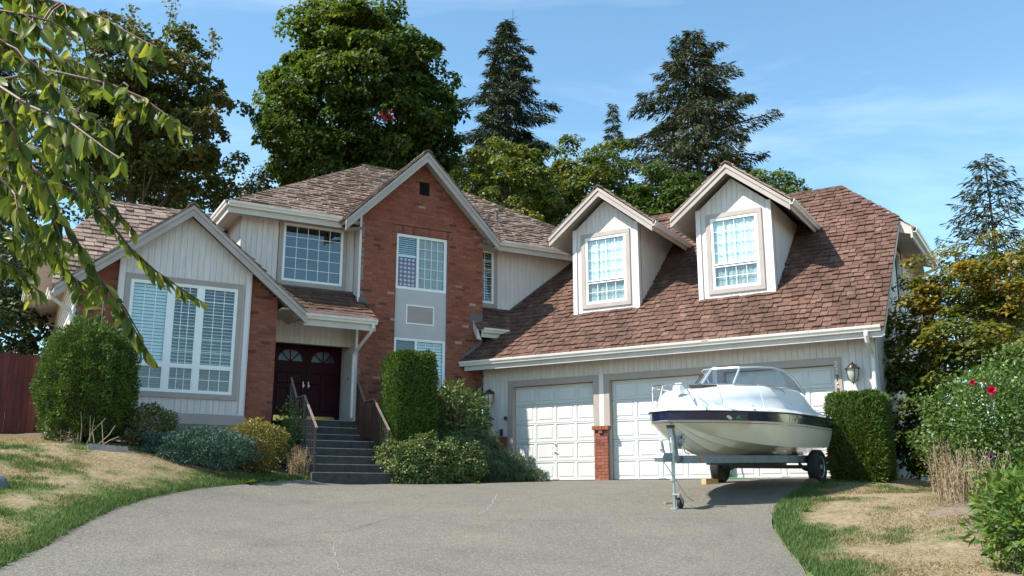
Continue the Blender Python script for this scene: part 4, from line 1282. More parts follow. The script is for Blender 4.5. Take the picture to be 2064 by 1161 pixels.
MB(FM).tube([(-3.60, -1.0, 5.80), (-3.60, -1.0, 5.70), (-3.63, -.88, 5.58), (-3.73, -.2, 5.22), (-3.755, -.09, 5.12), (-3.755, -.07, 5.0), (-3.755, -.06, 3.5)], .045, 8).build("downspout", MT['gutter'], house)
# porch back wall over and around the doors
DU0, DU1, DZ0, DZ1 = -5.50, -3.72, 3.45, 5.69
siding(FM, [(-6.0, DZ1 + .05), (-3.67, DZ1 + .05), (-3.67, 6.6), (-6.0, 6.6)], 1.2, bw=.15, back=.03)
df = MB(FM)
df.box(DU0 - .4, DU0, 1.17, 1.3, DZ0, DZ1 + .06); df.box(DU1, DU1 + .045, 1.17, 1.3, DZ0, DZ1 + .06); df.box(DU0, DU1, 1.17, 1.3, DZ1, DZ1 + .06); df.box(DU0, DU1, 1.16, 1.3, DZ0 - .03, DZ0)
door_frame = df.build("door_frame", MT['maroon'], house)
def entry_door(a, b, knob_side, lab):
    w = b - a; h = DZ1 - DZ0
    d = MB(FM); d.box(a + .004, b - .004, 1.215, 1.26, DZ0 + .004, DZ1 - .004)
    o = d.build("entry_door", MT['maroon'], house); o["label"] = lab
    pn = MB(FM)
    for (x0, x1, y0, y1) in ((.11, .47, .12, .40), (.53, .89, .12, .40), (.11, .47, .44, .58), (.53, .89, .44, .58)):
        x0, x1, y0, y1 = a + x0 * w, a + x1 * w, DZ0 + y0 * h, DZ0 + y1 * h
        q = .03
        vs = [(x0, 1.2145, y0), (x1, 1.2145, y0), (x1, 1.2145, y1), (x0, 1.2145, y1), (x0 + q, 1.2, y0 + q), (x1 - q, 1.2, y0 + q), (x1 - q, 1.2, y1 - q), (x0 + q, 1.2, y1 - q)]
        pn.add(vs, [(0, 1, 5, 4), (1, 2, 6, 5), (2, 3, 7, 6), (3, 0, 4, 7), (4, 5, 6, 7)])
    pn.build("door_panel", MT['maroon'], o)
    # fan light in three panes
    cx, cz, rr = (a + b) / 2, DZ0 + .69 * h, .36 * w
    for k in range(4):
        t0, t1 = math.pi * (k / 4) + .06, math.pi * ((k + 1) / 4) - .06
        pts = [(cx + .05 * math.cos((t0 + t1) / 2), cz + .03 + .04 * math.sin((t0 + t1) / 2))] + [(cx + rr * math.cos(t0 + (t1 - t0) * j / 5), cz + .03 + rr * math.sin(t0 + (t1 - t0) * j / 5)) for j in range(6)]
        MB(FM).prism(pts, 1.209, 1.2145).build("pane", MT['purple_glass'], o)
    MB(FM).box(a + .08, b - .08, 1.206, 1.2145, DZ0 + .02, DZ0 + .16).build("kick_plate", MT['brass'], o)
    k = MB(FM); x = b - .07 if knob_side > 0 else a + .07
    k.lathe([(.03, 1.15), (.035, 1.17), (.012, 1.18), (.012, 1.2145)], (x, 0, DZ0 + .95), 10, 'y'); k.box(x - .015, x + .015, 1.195, 1.2145, DZ0 + .90, DZ0 + 1.06)
    k.build("door_handle", MT['zinc'], o)
mid = (DU0 + DU1) / 2
entry_door(DU0, mid, 1, "maroon entry door beside the brick bay wall")
entry_door(mid, DU1, -1, "maroon entry door beside the white porch side")
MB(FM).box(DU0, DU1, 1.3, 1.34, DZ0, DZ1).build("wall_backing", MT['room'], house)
MB(FM).box(-3.675, -3.664, .55, .58, 4.55, 4.62).build("door_bell", MT['black'], house)

# ---- left wing -----------------------------------------------------------
LA, LZ, LS = -8.14, 8.20, .815
lw_poly = [(-10.4, 2.2), (-5.93, 2.2), (-5.93, 6.25), (-8.14, 8.0), (-10.4, 6.2)]
brickwork(FM, [(-6.7, 2.2), (-5.93, 2.2), (-5.93, 6.25), (-6.7, 6.86)], -.6, singles=40, depth=.10)
brickwork(FM, [(-10.4, 2.2), (-9.5, 2.2), (-9.5, 6.92), (-10.4, 6.2)], -.6, singles=8, depth=.10)
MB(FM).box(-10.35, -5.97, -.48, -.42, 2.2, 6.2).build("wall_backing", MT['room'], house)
brs = MB(FM); brs.box(-6.10, -5.945, -.495, 1.3, 2.2, 6.2); brs.build("porch_side_wall", MT['siding'], house)
bay = siding(FM, [(-9.57, 3.39), (-6.63, 3.39), (-6.63, 6.80), (-8.14, 8.02), (-9.57, 6.86)], -.72, [(-9.32, -6.93, 3.85, 6.37)], bw=.142)
bb = MB(FM)
for x in (-9.57, -6.63):
    s_ = 1 if x < -8 else -1
    bb.box(min(x, x + s_ * .12), max(x, x + s_ * .12), -.745, -.721, 3.39, 6.85 if s_ > 0 else 6.80)
    bb.box(x - .012, x + .012, -.745, -.5, 3.2, 6.82)
bb.build_each("corner_board", MT['corner'], house)
MB(FM).box(-9.60, -6.60, -.755, -.5, 3.15, 3.388).build("base_board", MT['trim'], house)
MB(FM).box(-9.58, -6.62, -.735, -.5, 1.9, 3.149).build("foundation", MT['found'], house)
a0, a1 = -9.32, -6.93
m1, m2, rz = -8.43, -7.775, 4.46
ss = []
for (x0, x1, k) in ((a0 + .04, m1 - .055, 'blind'), (m1 + .055, m2 - .055, 'open'), (m2 + .055, a1 - .04, 'open')):
    ss.append((x0, x1, rz + .02, 6.33, 3, 6 if k == 'open' else 1, k)); ss.append((x0, x1, 3.89, rz - .02, 3, 2, 'dim'))
w1 = window(FM, a0, a1, 3.85, 6.37, -.72, ss, trim=.125, label="wide three part front window with slatted shutters")
mu = MB(FM)
for x in (m1, m2): mu.box(x - .055, x + .055, -.738, -.66, 3.895, 6.325)
for x0, x1 in ((a0 + .045, m1 - .055), (m1 + .055, m2 - .055), (m2 + .055, a1 - .045)): mu.box(x0 + .001, x1 - .001, -.741, -.66, rz - .042, rz + .042)
mu.build_each("mullion", MT['vinyl'], w1)

# gable roof of the left wing
lr = MB(FM)
for sgn, hw, back0, back1 in ((-1, 2.73, -.4, 2.1), (1, 2.82, .49, 2.1)):
    x = LA + sgn * hw; ze = LZ - LS * hw
    q = [(x, -1.0, ze), (x, back0 if sgn < 0 else .49, ze), (LA, back1, LZ), (LA, -1.0, LZ)]
    if sgn > 0: q = [(x, -1.0, ze), (x, .49, ze), (-6.70, .49, LZ - LS * 1.44), (LA, back1, LZ), (LA, -1.0, LZ)]
    lr.slab(q if sgn > 0 else q[::-1], .07)
lw_roof = lr.build("left_gable_roof", MT['soffit'], house)
for sgn, hw in ((-1, 2.76), (1, 2.85)):
    x = LA + sgn * hw; ze = LZ - LS * hw
    RFd = roof_frame(FM @ Vector((x, -1.03, ze + .01)), FM.to_3x3() @ Vector((0, sgn, 0)), FM.to_3x3() @ Vector((-sgn, 0, LS)))
    L = hw * math.sqrt(1 + LS ** 2)
    pl = [(0, 0), (1.5, 0), (1.5, L * .5), (3.1, L), (0, L)] if sgn > 0 else [(-.6, 0), (0, 0), (0, L), (-3.1, L)]
    shingles(lw_roof, RFd, pl, 'shake_grey', .2, t=.05, seed=50 + sgn)
ridge_caps(lw_roof, FM, (LA, -1.07, LZ + .03), (LA, 1.9, LZ + .03), 'shake_grey', .13)
rake_pair(FM, (LA, LZ - .01), (LA - 2.73, LZ - LS * 2.73 - .01), (LA + 2.82, LZ - LS * 2.82 - .01), -1.035, -.995, .25)
# block behind it: steep front slope with clipped left end
B_E, B_V, B_P, B_R = 5.5, -1.0, .9, 3.15
def b_z(v): return B_E + B_P * (v - B_V)
br_ = MB(FM)
br_.slab([(-10.87, -.50, b_z(-.50)), (LA, 1.96, b_z(1.96)), (-6.70, .68, b_z(.68)), (-6.70, B_R, b_z(B_R)), (-9.55, B_R, b_z(B_R)), (-10.87, 1.05, b_z(1.05))], .06)
back_roof = br_.build("left_block_roof", MT['soffit'], house)
lb = math.sqrt(1 + B_P ** 2)
RFb = roof_frame(FM @ Vector((0, B_V, B_E + .02)), FM.to_3x3() @ Vector((1, 0, 0)), FM.to_3x3() @ Vector((0, 1, B_P)))
shingles(back_roof, RFb, [(-10.90, .02), (-6.70, .02), (-6.70, (B_R - B_V) * lb), (-9.55, (B_R - B_V) * lb), (-10.90, (1.05 - B_V) * lb)], 'shake_grey', .22, .16, .36, .05,
         drop=lambda u, s: LZ - LS * abs(u - LA) > b_z(s / lb + B_V) + .1, seed=60)
ridge_caps(back_roof, FM, (-9.6, B_R, b_z(B_R) + .03), (-6.7, B_R, b_z(B_R) + .03), 'shake_grey', .15)
ridge_caps(back_roof, FM, (-10.88, 1.05, b_z(1.05) + .03), (-9.55, B_R, b_z(B_R) + .03), 'shake_grey', .15)
rr_ = MB(FM)
rr_.slab([(-11.25, 10.5, 7.0), (-11.25, .75, 7.0), (-9.55, B_R, b_z(B_R))], .06)
rr_.slab([(-6.7, 10.5, 7.3), (-10.35, 10.5, 7.3), (-10.35, 4.5, 7.9), (-9.55, B_R, b_z(B_R)), (-6.7, B_R, b_z(B_R))], .08)
rr_.build_each("rear_roof_slope", MT['shake_grey'], house)
gutter(FM, .7, 10.5, -11.25, 7.02, axis='v', face=-1)
ls = MB(FM)
ls.box(-11.25, -11.215, .72, 10.5, 6.78, 6.98)
ls.build_each("fascia_board", MT['fascia'], house)
ls = MB(FM); ls.add([(-11.2, .75, 6.82), (-10.4, .75, 6.98), (-10.4, 10.5, 6.98), (-11.2, 10.5, 6.82)], [(0, 1, 2, 3)])
ls.add([(-11.2, .76, 6.82), (-10.4, .76, 6.98), (-10.4, .9, 7.2), (-10.87, .98, 7.28), (-11.2, .8, 7.0)], [(0, 1, 2, 3, 4)])
ls.build_each("eave_soffit", MT['soffit'], house)
rb = MB(FM)
z0, z1 = b_z(-.5), b_z(1.0)
rb.add([(-10.87, -.55, z0 - .2), (-10.87, 1.0, z1 - .2), (-10.87, 1.0, z1), (-10.87, -.55, z0), (-10.83, -.55, z0 - .2), (-10.83, 1.0, z1 - .2), (-10.83, 1.0, z1), (-10.83, -.55, z0)], [(0, 1, 2, 3), (7, 6, 5, 4), (0, 4, 5, 1), (1, 5, 6, 2), (2, 6, 7, 3), (3, 7, 4, 0)])
rb.build("rake_board", MT['fascia'], house)
gutter(FM, -1.0, -.2, -10.875, 5.93, axis='v', face=-1)
siding(left_face(-10.4), [(.6, 2.6), (.6, 5.75), (-1.0, 7.22), (-10.5, 7.22), (-10.5, 2.6)], 0.0, bw=.17, horiz=True, back=.025)
cbd = MB(FM); cbd.box(-10.43, -10.38, 10.36, 10.52, 2.6, 7.2); cbd.box(-10.43, -10.40, -.615, -.5, 2.4, 5.8); cbd.build_each("corner_board", MT['corner'], house)
MB(FM).tube([(-10.93, -.9, 5.86), (-10.9, -.88, 5.74), (-10.5, -.67, 5.52), (-10.46, -.66, 5.4), (-10.46, -.66, 2.8)], .042, 8).build("downspout", MT['gutter'], house)
print("boards", BOARDS)

# ------------------------------------------------------------------ entry stairs
stair = thing("entry_stairs", tuple(FM @ Vector((-4.4, -1.2, 1.88))), "dark concrete entry stairs with brown metal railings up to the porch", "stairs")
RH = .193
fronts = [-2.35, -2.08, -1.81, -1.54, -1.27, -.55, -.30, -.05]
for i, vf in enumerate(fronts):
    zt = 1.885 + RH * (i + 1)
    back = fronts[i + 1] + .04 if i < 7 else 1.19
    ul, ur = (-5.40, -3.50) if i < 5 else (-5.40, -3.69)
    if i == 0: ul, ur = -5.42, -3.42
    s = MB(FM); s.box(ul, ur, vf, max(back, -.05 if i < 7 else 0), 1.5 if i < 5 else 2.4, zt)
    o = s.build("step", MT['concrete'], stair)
    n_ = MB(FM); n_.box(ul + .002, ur - .002, vf - .006, vf + .035, zt - .012, zt + .003); n_.build("pale_edge", MT['nosing'], o)  # thin strip, paler than the step, along each tread's front edge
def railing(u, lab):
    segs = [((-2.22, 1.885 + RH + .0), (-1.22, 1.885 + 5 * RH), 1.03), ((-1.22, 1.885 + 5 * RH), (-.60, 1.885 + 5 * RH), 1.03), ((-.60, 1.885 + 5 * RH), (-.02, 1.885 + 8 * RH), 1.0)]
    r = MB(FM)
    def bar(p, q, w, h):
        # rectangular bar between points (v,z)
        r.add([(u - w, p[0], p[1] - h), (u + w, p[0], p[1] - h), (u + w, p[0], p[1] + h), (u - w, p[0], p[1] + h), (u - w, q[0], q[1] - h), (u + w, q[0], q[1] - h), (u + w, q[0], q[1] + h), (u - w, q[0], q[1] + h)],
              [(0, 1, 2, 3), (7, 6, 5, 4), (0, 4, 5, 1), (1, 5, 6, 2), (2, 6, 7, 3), (3, 7, 4, 0)])
    for (p, q, h) in segs:
        bar((p[0], p[1] + .12), (q[0], q[1] + .12), .012, .012)
        bar((p[0], p[1] + h - .03), (q[0], q[1] + h - .03), .014, .012)
    rail = r.build("railing", MT['iron'], stair); rail["label"] = lab
    t = MB(FM); r2 = r; r = t
    def bar2(p, q, w, h):
        t.add([(u - w, p[0], p[1] - h), (u + w, p[0], p[1] - h), (u + w, p[0], p[1] + h), (u - w, p[0], p[1] + h), (u - w, q[0], q[1] - h), (u + w, q[0], q[1] - h), (u + w, q[0], q[1] + h), (u - w, q[0], q[1] + h)],
              [(0, 1, 2, 3), (7, 6, 5, 4), (0, 4, 5, 1), (1, 5, 6, 2), (2, 6, 7, 3), (3, 7, 4, 0)])
    for k, (p, q, h) in enumerate(segs):
        ex = .07 if k == 0 else 0
        sl = (q[1] - p[1]) / (q[0] - p[0])
        bar2((p[0] - ex, p[1] + h + .005 - ex * sl), (q[0], q[1] + h + .005), .024, .016)
    t.build("handrail", MT['rail_top'], rail)
    for (v, z, h) in ((-2.22, 1.885 + RH, 1.0), (-1.22, 1.885 + 5 * RH, 1.0), (-.60, 1.885 + 5 * RH, 1.0), (-.02, 1.885 + 8 * RH, 1.0)):
        MB(FM).box(u - .019, u + .019, v - .019, v + .019, z - .1, z + h + .005).build("post", MT['iron'], rail)
    for (p, q, h) in segs:
        n = max(2, int((q[0] - p[0]) / .125))
        for k in range(1, n):
            t_ = k / n; v = p[0] + (q[0] - p[0]) * t_; z = p[1] + (q[1] - p[1]) * t_
            b = MB(FM); b.box(u - .0075, u + .0075, v - .0075, v + .0075, z + .11, z + h - .02)
            if k % 2: b.box(u - .015, u + .015, v - .015, v + .015, z + .5, z + .54)
            b.build("baluster", MT['iron'], rail)
railing(-5.34, "brown railing on the side of the yellow leaved shrub")
railing(-3.60, "brown railing on the side of the clipped column shrub")

# ------------------------------------------------------------------ fence
fA, fB = at(100, 718, 20.9), at(-210, 712, 19.4)
fence = thing("fence", tuple(np.r_[(fA[:2] + fB[:2]) / 2, 2.7]), "red stained wooden board fence left of the round evergreen", "fence")
FD = (fB - fA)[:2]; fL = np.hypot(*FD); FD /= fL
n = int(fL / .152)
rs = random.Random(5)
for k in range(n):
    p = fA[:2] + FD * (k * .152)
    FFr = Matrix.Translation((p[0], p[1], 0)) @ Matrix.Rotation(math.atan2(FD[1], FD[0]), 4, 'Z')
    zb = hz1(*p) - .06; zt = fA[2] + rs.uniform(-.015, .015)
    b = MB(FFr); o_ = rs.uniform(-.006, .006); b.prism([(.0, zb), (.151, zb), (.151, zt - .004), (.137, zt), (.015, zt), (.0, zt - .004)], o_, o_ + .019)
    b.build("board", MT['fence'], fence)
FFr = Matrix.Translation((fA[0], fA[1], 0)) @ Matrix.Rotation(math.atan2(FD[1], FD[0]), 4, 'Z')
for zz in (fA[2] - .25, fA[2] - 1.25):
    MB(FFr).box(0, fL, -.05, -.008, zz - .045, zz + .045).build("rail", MT['fence'], fence)

# ------------------------------------------------------------------ boat on its trailer
BC = (5.12, 19.05)
PHI = 35.5
FB = Matrix.Translation((BC[0], BC[1], 1.80)) @ Matrix.Rotation(R(-90 - PHI), 4, 'Z') @ Matrix.Rotation(R(2.7), 4, 'Y') @ Matrix.Rotation(R(-1.4), 4, 'X')
boat = thing("boat", tuple(FB @ Vector((1.5, 0, .5))), "white motorboat with navy stripe and cream hull on a trailer before the garage", "boat")
XS = [-.85, 0, 1, 1.6, 2.2, 2.8, 3.3, 3.7, 4.0, 4.25, 4.42]
def itp(xs, ys): return lambda x: float(np.interp(x, xs, ys))
SB = itp([-.85, 0, 1, 2, 2.8, 3.3, 3.7, 4.0, 4.25, 4.42], [1.10, 1.14, 1.16, 1.13, 1.03, .88, .69, .48, .24, .0])
SZ = itp([-.85, 0, 1, 2, 4.42], [1.255, 1.27, 1.295, 1.31, 1.315])
CB = itp([-.85, 0, 1, 2, 2.8, 3.3, 3.7, 4.0, 4.25, 4.42], [.93, .95, .95, .88, .70, .50, .31, .16, .05, .0])
CZ = itp([-.85, 0, 1, 2, 2.8, 3.3, 3.7, 4.0, 4.25, 4.42], [.70, .70, .71, .74, .80, .87, .965, 1.065, 1.165, 1.245])
KZ = itp([-.85, 0, 1, 2.2, 2.6, 3.0, 3.4, 3.8, 4.1, 4.3, 4.42], [.44, .44, .44, .45, .47, .51, .61, .78, .97, 1.13, 1.24])
def fine(a, b, n): return [a + (b - a) * i / n for i in range(n + 1)]
xs = fine(-.85, 2.2, 8) + fine(2.2, 4.42, 16)[1:]
def hull_pts(x):
    b, sz, c, cz, kz = SB(x), SZ(x), CB(x), CZ(x), KZ(x)
    p = []
    f1, f2 = .36, .70
    z1, z2 = kz + (cz - kz) * f1, kz + (cz - kz) * f2
    k = min(1, (4.42 - x) / .9)
    p.append((0, kz))
    p += [(c * f1, z1), (c * f1 + .035 * k, z1 - .004), (c * f2, z2), (c * f2 + .04 * k, z2 - .004)]
    p += [(c, cz), (c + .05 * k, cz - .004)]
    sb = sz - .15 - .03 * max(0, 1 - x / 4)
    p += [(c + (b - c) * .55 + .02 * k, cz + (sb - cz) * .5), (b - .02 * k, sb), (b - .004 * k, sb + .004)]
    p += [(b + .006 * k, sz - .01)]
    return p
def loft(name, secs, segs, m, parent, smooth=True, both=True):
    """secs: list of (x, [(y,z)...]); use points segs[0]..segs[1]"""
    for sgn in ((1, -1) if both else (1,)):
        mb = MB(FB); vs = []; n = segs[1] - segs[0] + 1
        for x, pts in secs: vs += [(x, sgn * y, z) for y, z in pts[segs[0]:segs[1] + 1]]
        fs = [(i * n + j, i * n + j + 1, (i + 1) * n + j + 1, (i + 1) * n + j) for i in range(len(secs) - 1) for j in range(n - 1)]
        if sgn < 0: fs = [f[::-1] for f in fs]
        mb.add(vs, fs)
        yield mb
def loft_build(name, secs, segs, m, parent):
    tot = MB(FB)
    for mb in loft(name, secs, segs, m, parent):
        n = len(tot.v); tot.v += mb.v; tot.f += [tuple(i + n for i in f) for f in mb.f]; tot.r += mb.r; tot.mi += mb.mi
    return tot.build(name, MT[m], parent, smooth=True, fix=False)
secs = [(x, hull_pts(x)) for x in xs]
loft_build("hull", secs, (0, 9), 'gel_cream', boat)
loft_build("navy_stripe", secs, (9, 10), 'gel_navy', boat)
# transom
tp = hull_pts(-.85)
mb = MB(FB); ring = [(-.85, y, z) for y, z in tp] + [(-.85, -y, z) for y, z in tp[::-1][:-1]]
mb.add(ring, [tuple(range(len(ring)))]); mb.build("transom", MT['gel_white'], boat, fix=False)
# rub rail
for sgn in (1, -1):
    mb = MB(FB); mb.tube([(x, sgn * (SB(x) + .012), SZ(x) + .002) for x in xs], [.016] * (len(xs) - 3) + [.012, .008, .005], 6)
    mb.build("rub_rail", MT['black'], boat, smooth=True)
    mb = MB(FB); mb.tube([(x, sgn * (SB(x) - .012), SZ(x) - .185 - .03 * max(0, 1 - x / 4)) for x in xs], .005, 5)
    mb.build("pin_stripe", MT['gel_navy'], boat, smooth=True)
# foredeck and cabin
ZC = itp([1.6, 2.2, 2.8, 3.4, 3.9, 4.2, 4.42], [1.86, 1.83, 1.79, 1.72, 1.60, 1.48, 1.36])
def deck_pts(x):
    b, sz, zc = SB(x), SZ(x), ZC(x)
    e = min(1, (4.42 - x) / .8)
    return [(b, sz + .012), (b - .03 * e, sz + .05), (b - .10 * e, sz + .07), (b - .15 * e, sz + .08 + .02 * e), (b * .84 - .06 * e, sz + .55 * (zc - sz)), (b * .76 - .06 * e, zc - .07 * e), (b * .62, zc - .025 * e), (b * .3, zc - .004), (0, zc)]
dx = fine(1.55, 4.42, 22)
loft_build("foredeck", [(x, deck_pts(x)) for x in dx], (0, 8), 'gel_white', boat)
# cockpit coamings
CT = itp([-.85, -.4, .1, .5, .9, 1.6, 1.85], [1.345, 1.37, 1.52, 1.74, 1.82, 1.825, 1.79])
CW = itp([-.85, .1, .5, 1.6, 1.85], [1.0, .985, .96, .88, .84])
def coam_pts(x):
    b, sz, ct, cw = SB(x), SZ(x), CT(x), CW(x)
    a = [(b, sz + .012), (b - .03, sz + .05), (b - .10, sz + .07), (b - .13, sz + .085), (cw + .03, sz + .5 * (ct - sz) + .04), (cw + .01, max(sz + .09, ct - .05)), (cw - .05, max(sz + .1, ct)), (cw - .12, max(sz + .1, ct)), (cw - .15, .95)]
    d = deck_pts(x); w_ = min(1, max(0, (x - .7) / .85))
    d = d[:7] + [(d[6][0] - .07, d[6][1]), (d[6][0] - .10, .95)]
    return [(p[0] * (1 - w_) + q[0] * w_, p[1] * (1 - w_) + q[1] * w_) for p, q in zip(a, d)]
loft_build("cockpit_coaming", [(x, coam_pts(x)) for x in fine(-.84, 1.55, 24)], (0, 8), 'gel_white', boat)
mb = MB(FB); mb.box(-.845, 1.5, -.86, .86, .90, .95); mb.box(-.845, -.70, -.86, .86, .95, 1.34); mb.box(1.45, 1.5, -.80, .80, .95, 1.80)
mb.build("cockpit_floor", MT['gel_white'], boat)
# dashboard, helm wheel and seat behind the screen
mb = MB(FB); mb.prism([(1.45, 1.5), (1.45, 1.78), (1.25, 1.74), (1.15, 1.55)], -.75, -.1, 'v'); mb.build("dashboard", MT['galv_dark'], boat)
mb = MB(FB)
for s_ in (-1, 1): pass
mb.prism([(.15, .95), (.55, .95), (.55, 1.30), (.25, 1.30), (.2, 1.62), (.1, 1.62)], -.70, -.25, 'v'); mb.prism([(.15, .95), (.55, .95), (.55, 1.30), (.25, 1.30), (.2, 1.62), (.1, 1.62)], .25, .70, 'v')
mb.build_each("seat", MT['gel_cream'], boat)
# cabin hatch and dark side window
mb = MB(FB); mb.prism([(2.60, -.25), (2.60, .12), (3.1, .04), (3.1, -.2)], 1.765, 1.825, 'z'); mb.build("deck_hatch", MT['black'], boat)
# wraparound windscreen
base = [(2.42, 0, 1.82), (2.38, .32, 1.815), (2.15, .62, 1.795), (1.75, .82, 1.78), (1.25, .93, 1.79), (.8, .965, 1.79), (.40, .98, 1.71)]
top = [(1.92, 0, 2.18), (1.90, .28, 2.18), (1.72, .52, 2.185), (1.38, .70, 2.185), (1.0, .80, 2.15), (.68, .88, 2.01), (.40, .965, 1.75)]
def side(L, s_): return [(x, s_ * y, z) for x, y, z in L]
wsc = MB(FB)
for s_ in (1, -1):
    wsc.tube(side(base[1:], s_), .014, 6); wsc.tube(side(top[1:], s_), .017, 6)
    wsc.tube([side(base, s_)[1], side(top, s_)[1]], .022, 6)
wsc.tube([side(base, -1)[1], base[0], base[1]], .014, 6); wsc.tube([side(top, -1)[1], top[0], top[1]], .017, 6)
screen = wsc.build("windscreen", MT['alu'], boat, smooth=True)
for s_ in (1, -1):
    mb = MB(FB); B_, T_ = side(base[1:], s_), side(top[1:], s_)
    n = len(B_); vs = []
    for a, b in zip(B_, T_): vs += [a, b]
    mb.add(vs, [(2 * i, 2 * i + 2, 2 * i + 3, 2 * i + 1) for i in range(n - 1)])
    mb.build("pane", MT['acrylic'], screen, smooth=True)
mb = MB(FB); mb.add([side(base, -1)[1], base[0], base[1], top[1], top[0], side(top, -1)[1]], [(0, 1, 4, 5), (1, 2, 3, 4)]); mb.build("pane", MT['acrylic'], screen, smooth=True)
# bow rail
rl = MB(FB)
rp = [(1.62, 1.00, 1.70), (1.9, 1.0, 1.76), (2.6, .96, 1.79), (3.2, .83, 1.78), (3.7, .62, 1.77), (4.05, .36, 1.76), (4.2, 0, 1.76)]
path = rp + [(x, -y, z) for x, y, z in rp[::-1][1:]]
rl.tube(path, .012, 6)
for x, y, z, x2 in ((3.75, .60, 1.77, 3.6), (2.75, .93, 1.79, 2.6), (4.15, .2, 1.76, 4.05)):
    for s_ in (1, -1): rl.tube([(x, s_ * y, z), (x2, s_ * (SB(x2) - .06), SZ(x2) + .06)], .010, 6)
rl.build("bow_rail", MT['chrome'], boat, smooth=True)
mb = MB(FB); mb.prism([(3.85, 1.62), (4.05, 1.60), (4.05, 1.72), (3.95, 1.80), (3.87, 1.74)], -.06, .06, 'v'); mb.build("bow_light", MT['gel_white'], boat)
for x, s_ in ((3.95, 1), (3.0, 1), (-.6, 1)):
    mb = MB(FB); y = SB(x) - .05; mb.tube([(x - .08, s_ * y, SZ(x) + .085), (x - .04, s_ * y, SZ(x) + .10), (x + .04, s_ * y, SZ(x) + .10), (x + .08, s_ * y, SZ(x) + .085)], .010, 6); mb.build("cleat", MT['chrome'], boat)
# marks on the stripe: pale oval and a green leaf-like swoosh
def decal(x0, x1, shape, m):
    mb = MB(FB); vs = []
    for (a, b) in shape:
        x = x0 + (x1 - x0) * a; sz = SZ(x)
        vs.append((x, SB(x) + .0075 - .006 * (1 - b), sz - .175 + .15 * b))
    n = len(vs); mb.add(vs + [(x, y - .003, z) for x, y, z in vs], [tuple(range(n)), tuple(range(2 * n - 1, n - 1, -1))] + [(i, i + n, (i + 1) % n + n, (i + 1) % n) for i in range(n)])
    mb.build("hull_emblem", MT[m], boat)
ov = [(.5 + .5 * math.cos(t * math.pi / 6), .5 + .2 * math.sin(t * math.pi / 6) - .12 * math.cos(t * math.pi / 6)) for t in range(12)]
MT['em_white'] = mat("emblem_white", (.55, .56, .54), .4, .15, 30); MT['em_green'] = mat("emblem_green", (.02, .20, .10), .4, .2, 30)
decal(3.66, 3.55, ov, 'em_white')
decal(3.49, 3.35, [(0, .3), (.35, .68), (.7, .72), (.75, .6), (.6, .55), (.85, .42), (1, .45), (.95, .3), (.5, .42)], 'em_green')
MB(FB).box(-.55, -.35, SB(-.45) + .004, SB(-.45) + .012, 1.28, 1.31).build("side_vent", MT['black'], boat)

# trailer
trailer = thing("boat_trailer", tuple(FB @ Vector((1.5, 0, 0))), "grey steel boat trailer with nose wheel jack under the white boat", "trailer")
def beam(path, w, h, name, m, parent=None):
    mb = MB(FB)
    for (a, b) in zip(path[:-1], path[1:]):
        A, B = Vector(a), Vector(b); d = (B - A).normalized(); s_ = Vector((-d.y, d.x, 0)).normalized() * w; up = Vector((0, 0, h))
        vs = [A - s_ - up, A + s_ - up, A + s_ + up, A - s_ + up, B - s_ - up, B + s_ - up, B + s_ + up, B - s_ + up]
        mb.add(vs, [(0, 3, 2, 1), (4, 5, 6, 7), (0, 1, 5, 4), (1, 2, 6, 5), (2, 3, 7, 6), (3, 0, 4, 7)])
    return mb.build(name, MT[m], parent or trailer)
for s_ in (1, -1):
    beam([(4.05, s_ * .06, .53), (1.1, s_ * .80, .50), (-.98, s_ * .80, .47)], .028, .065, "side_rail", 'galv')
beam([(4.54, 0, .545), (2.2, 0, .52)], .045, .05, "tongue", 'galv')
for x, z in ((1.15, .42), (-.9, .42)): beam([(x, -.78, z), (x, .78, z)], .04, .035, "cross_member", 'galv_dark')
beam([(0, -.92, .33), (0, .92, .33)], .035, .035, "axle", 'galv_dark')
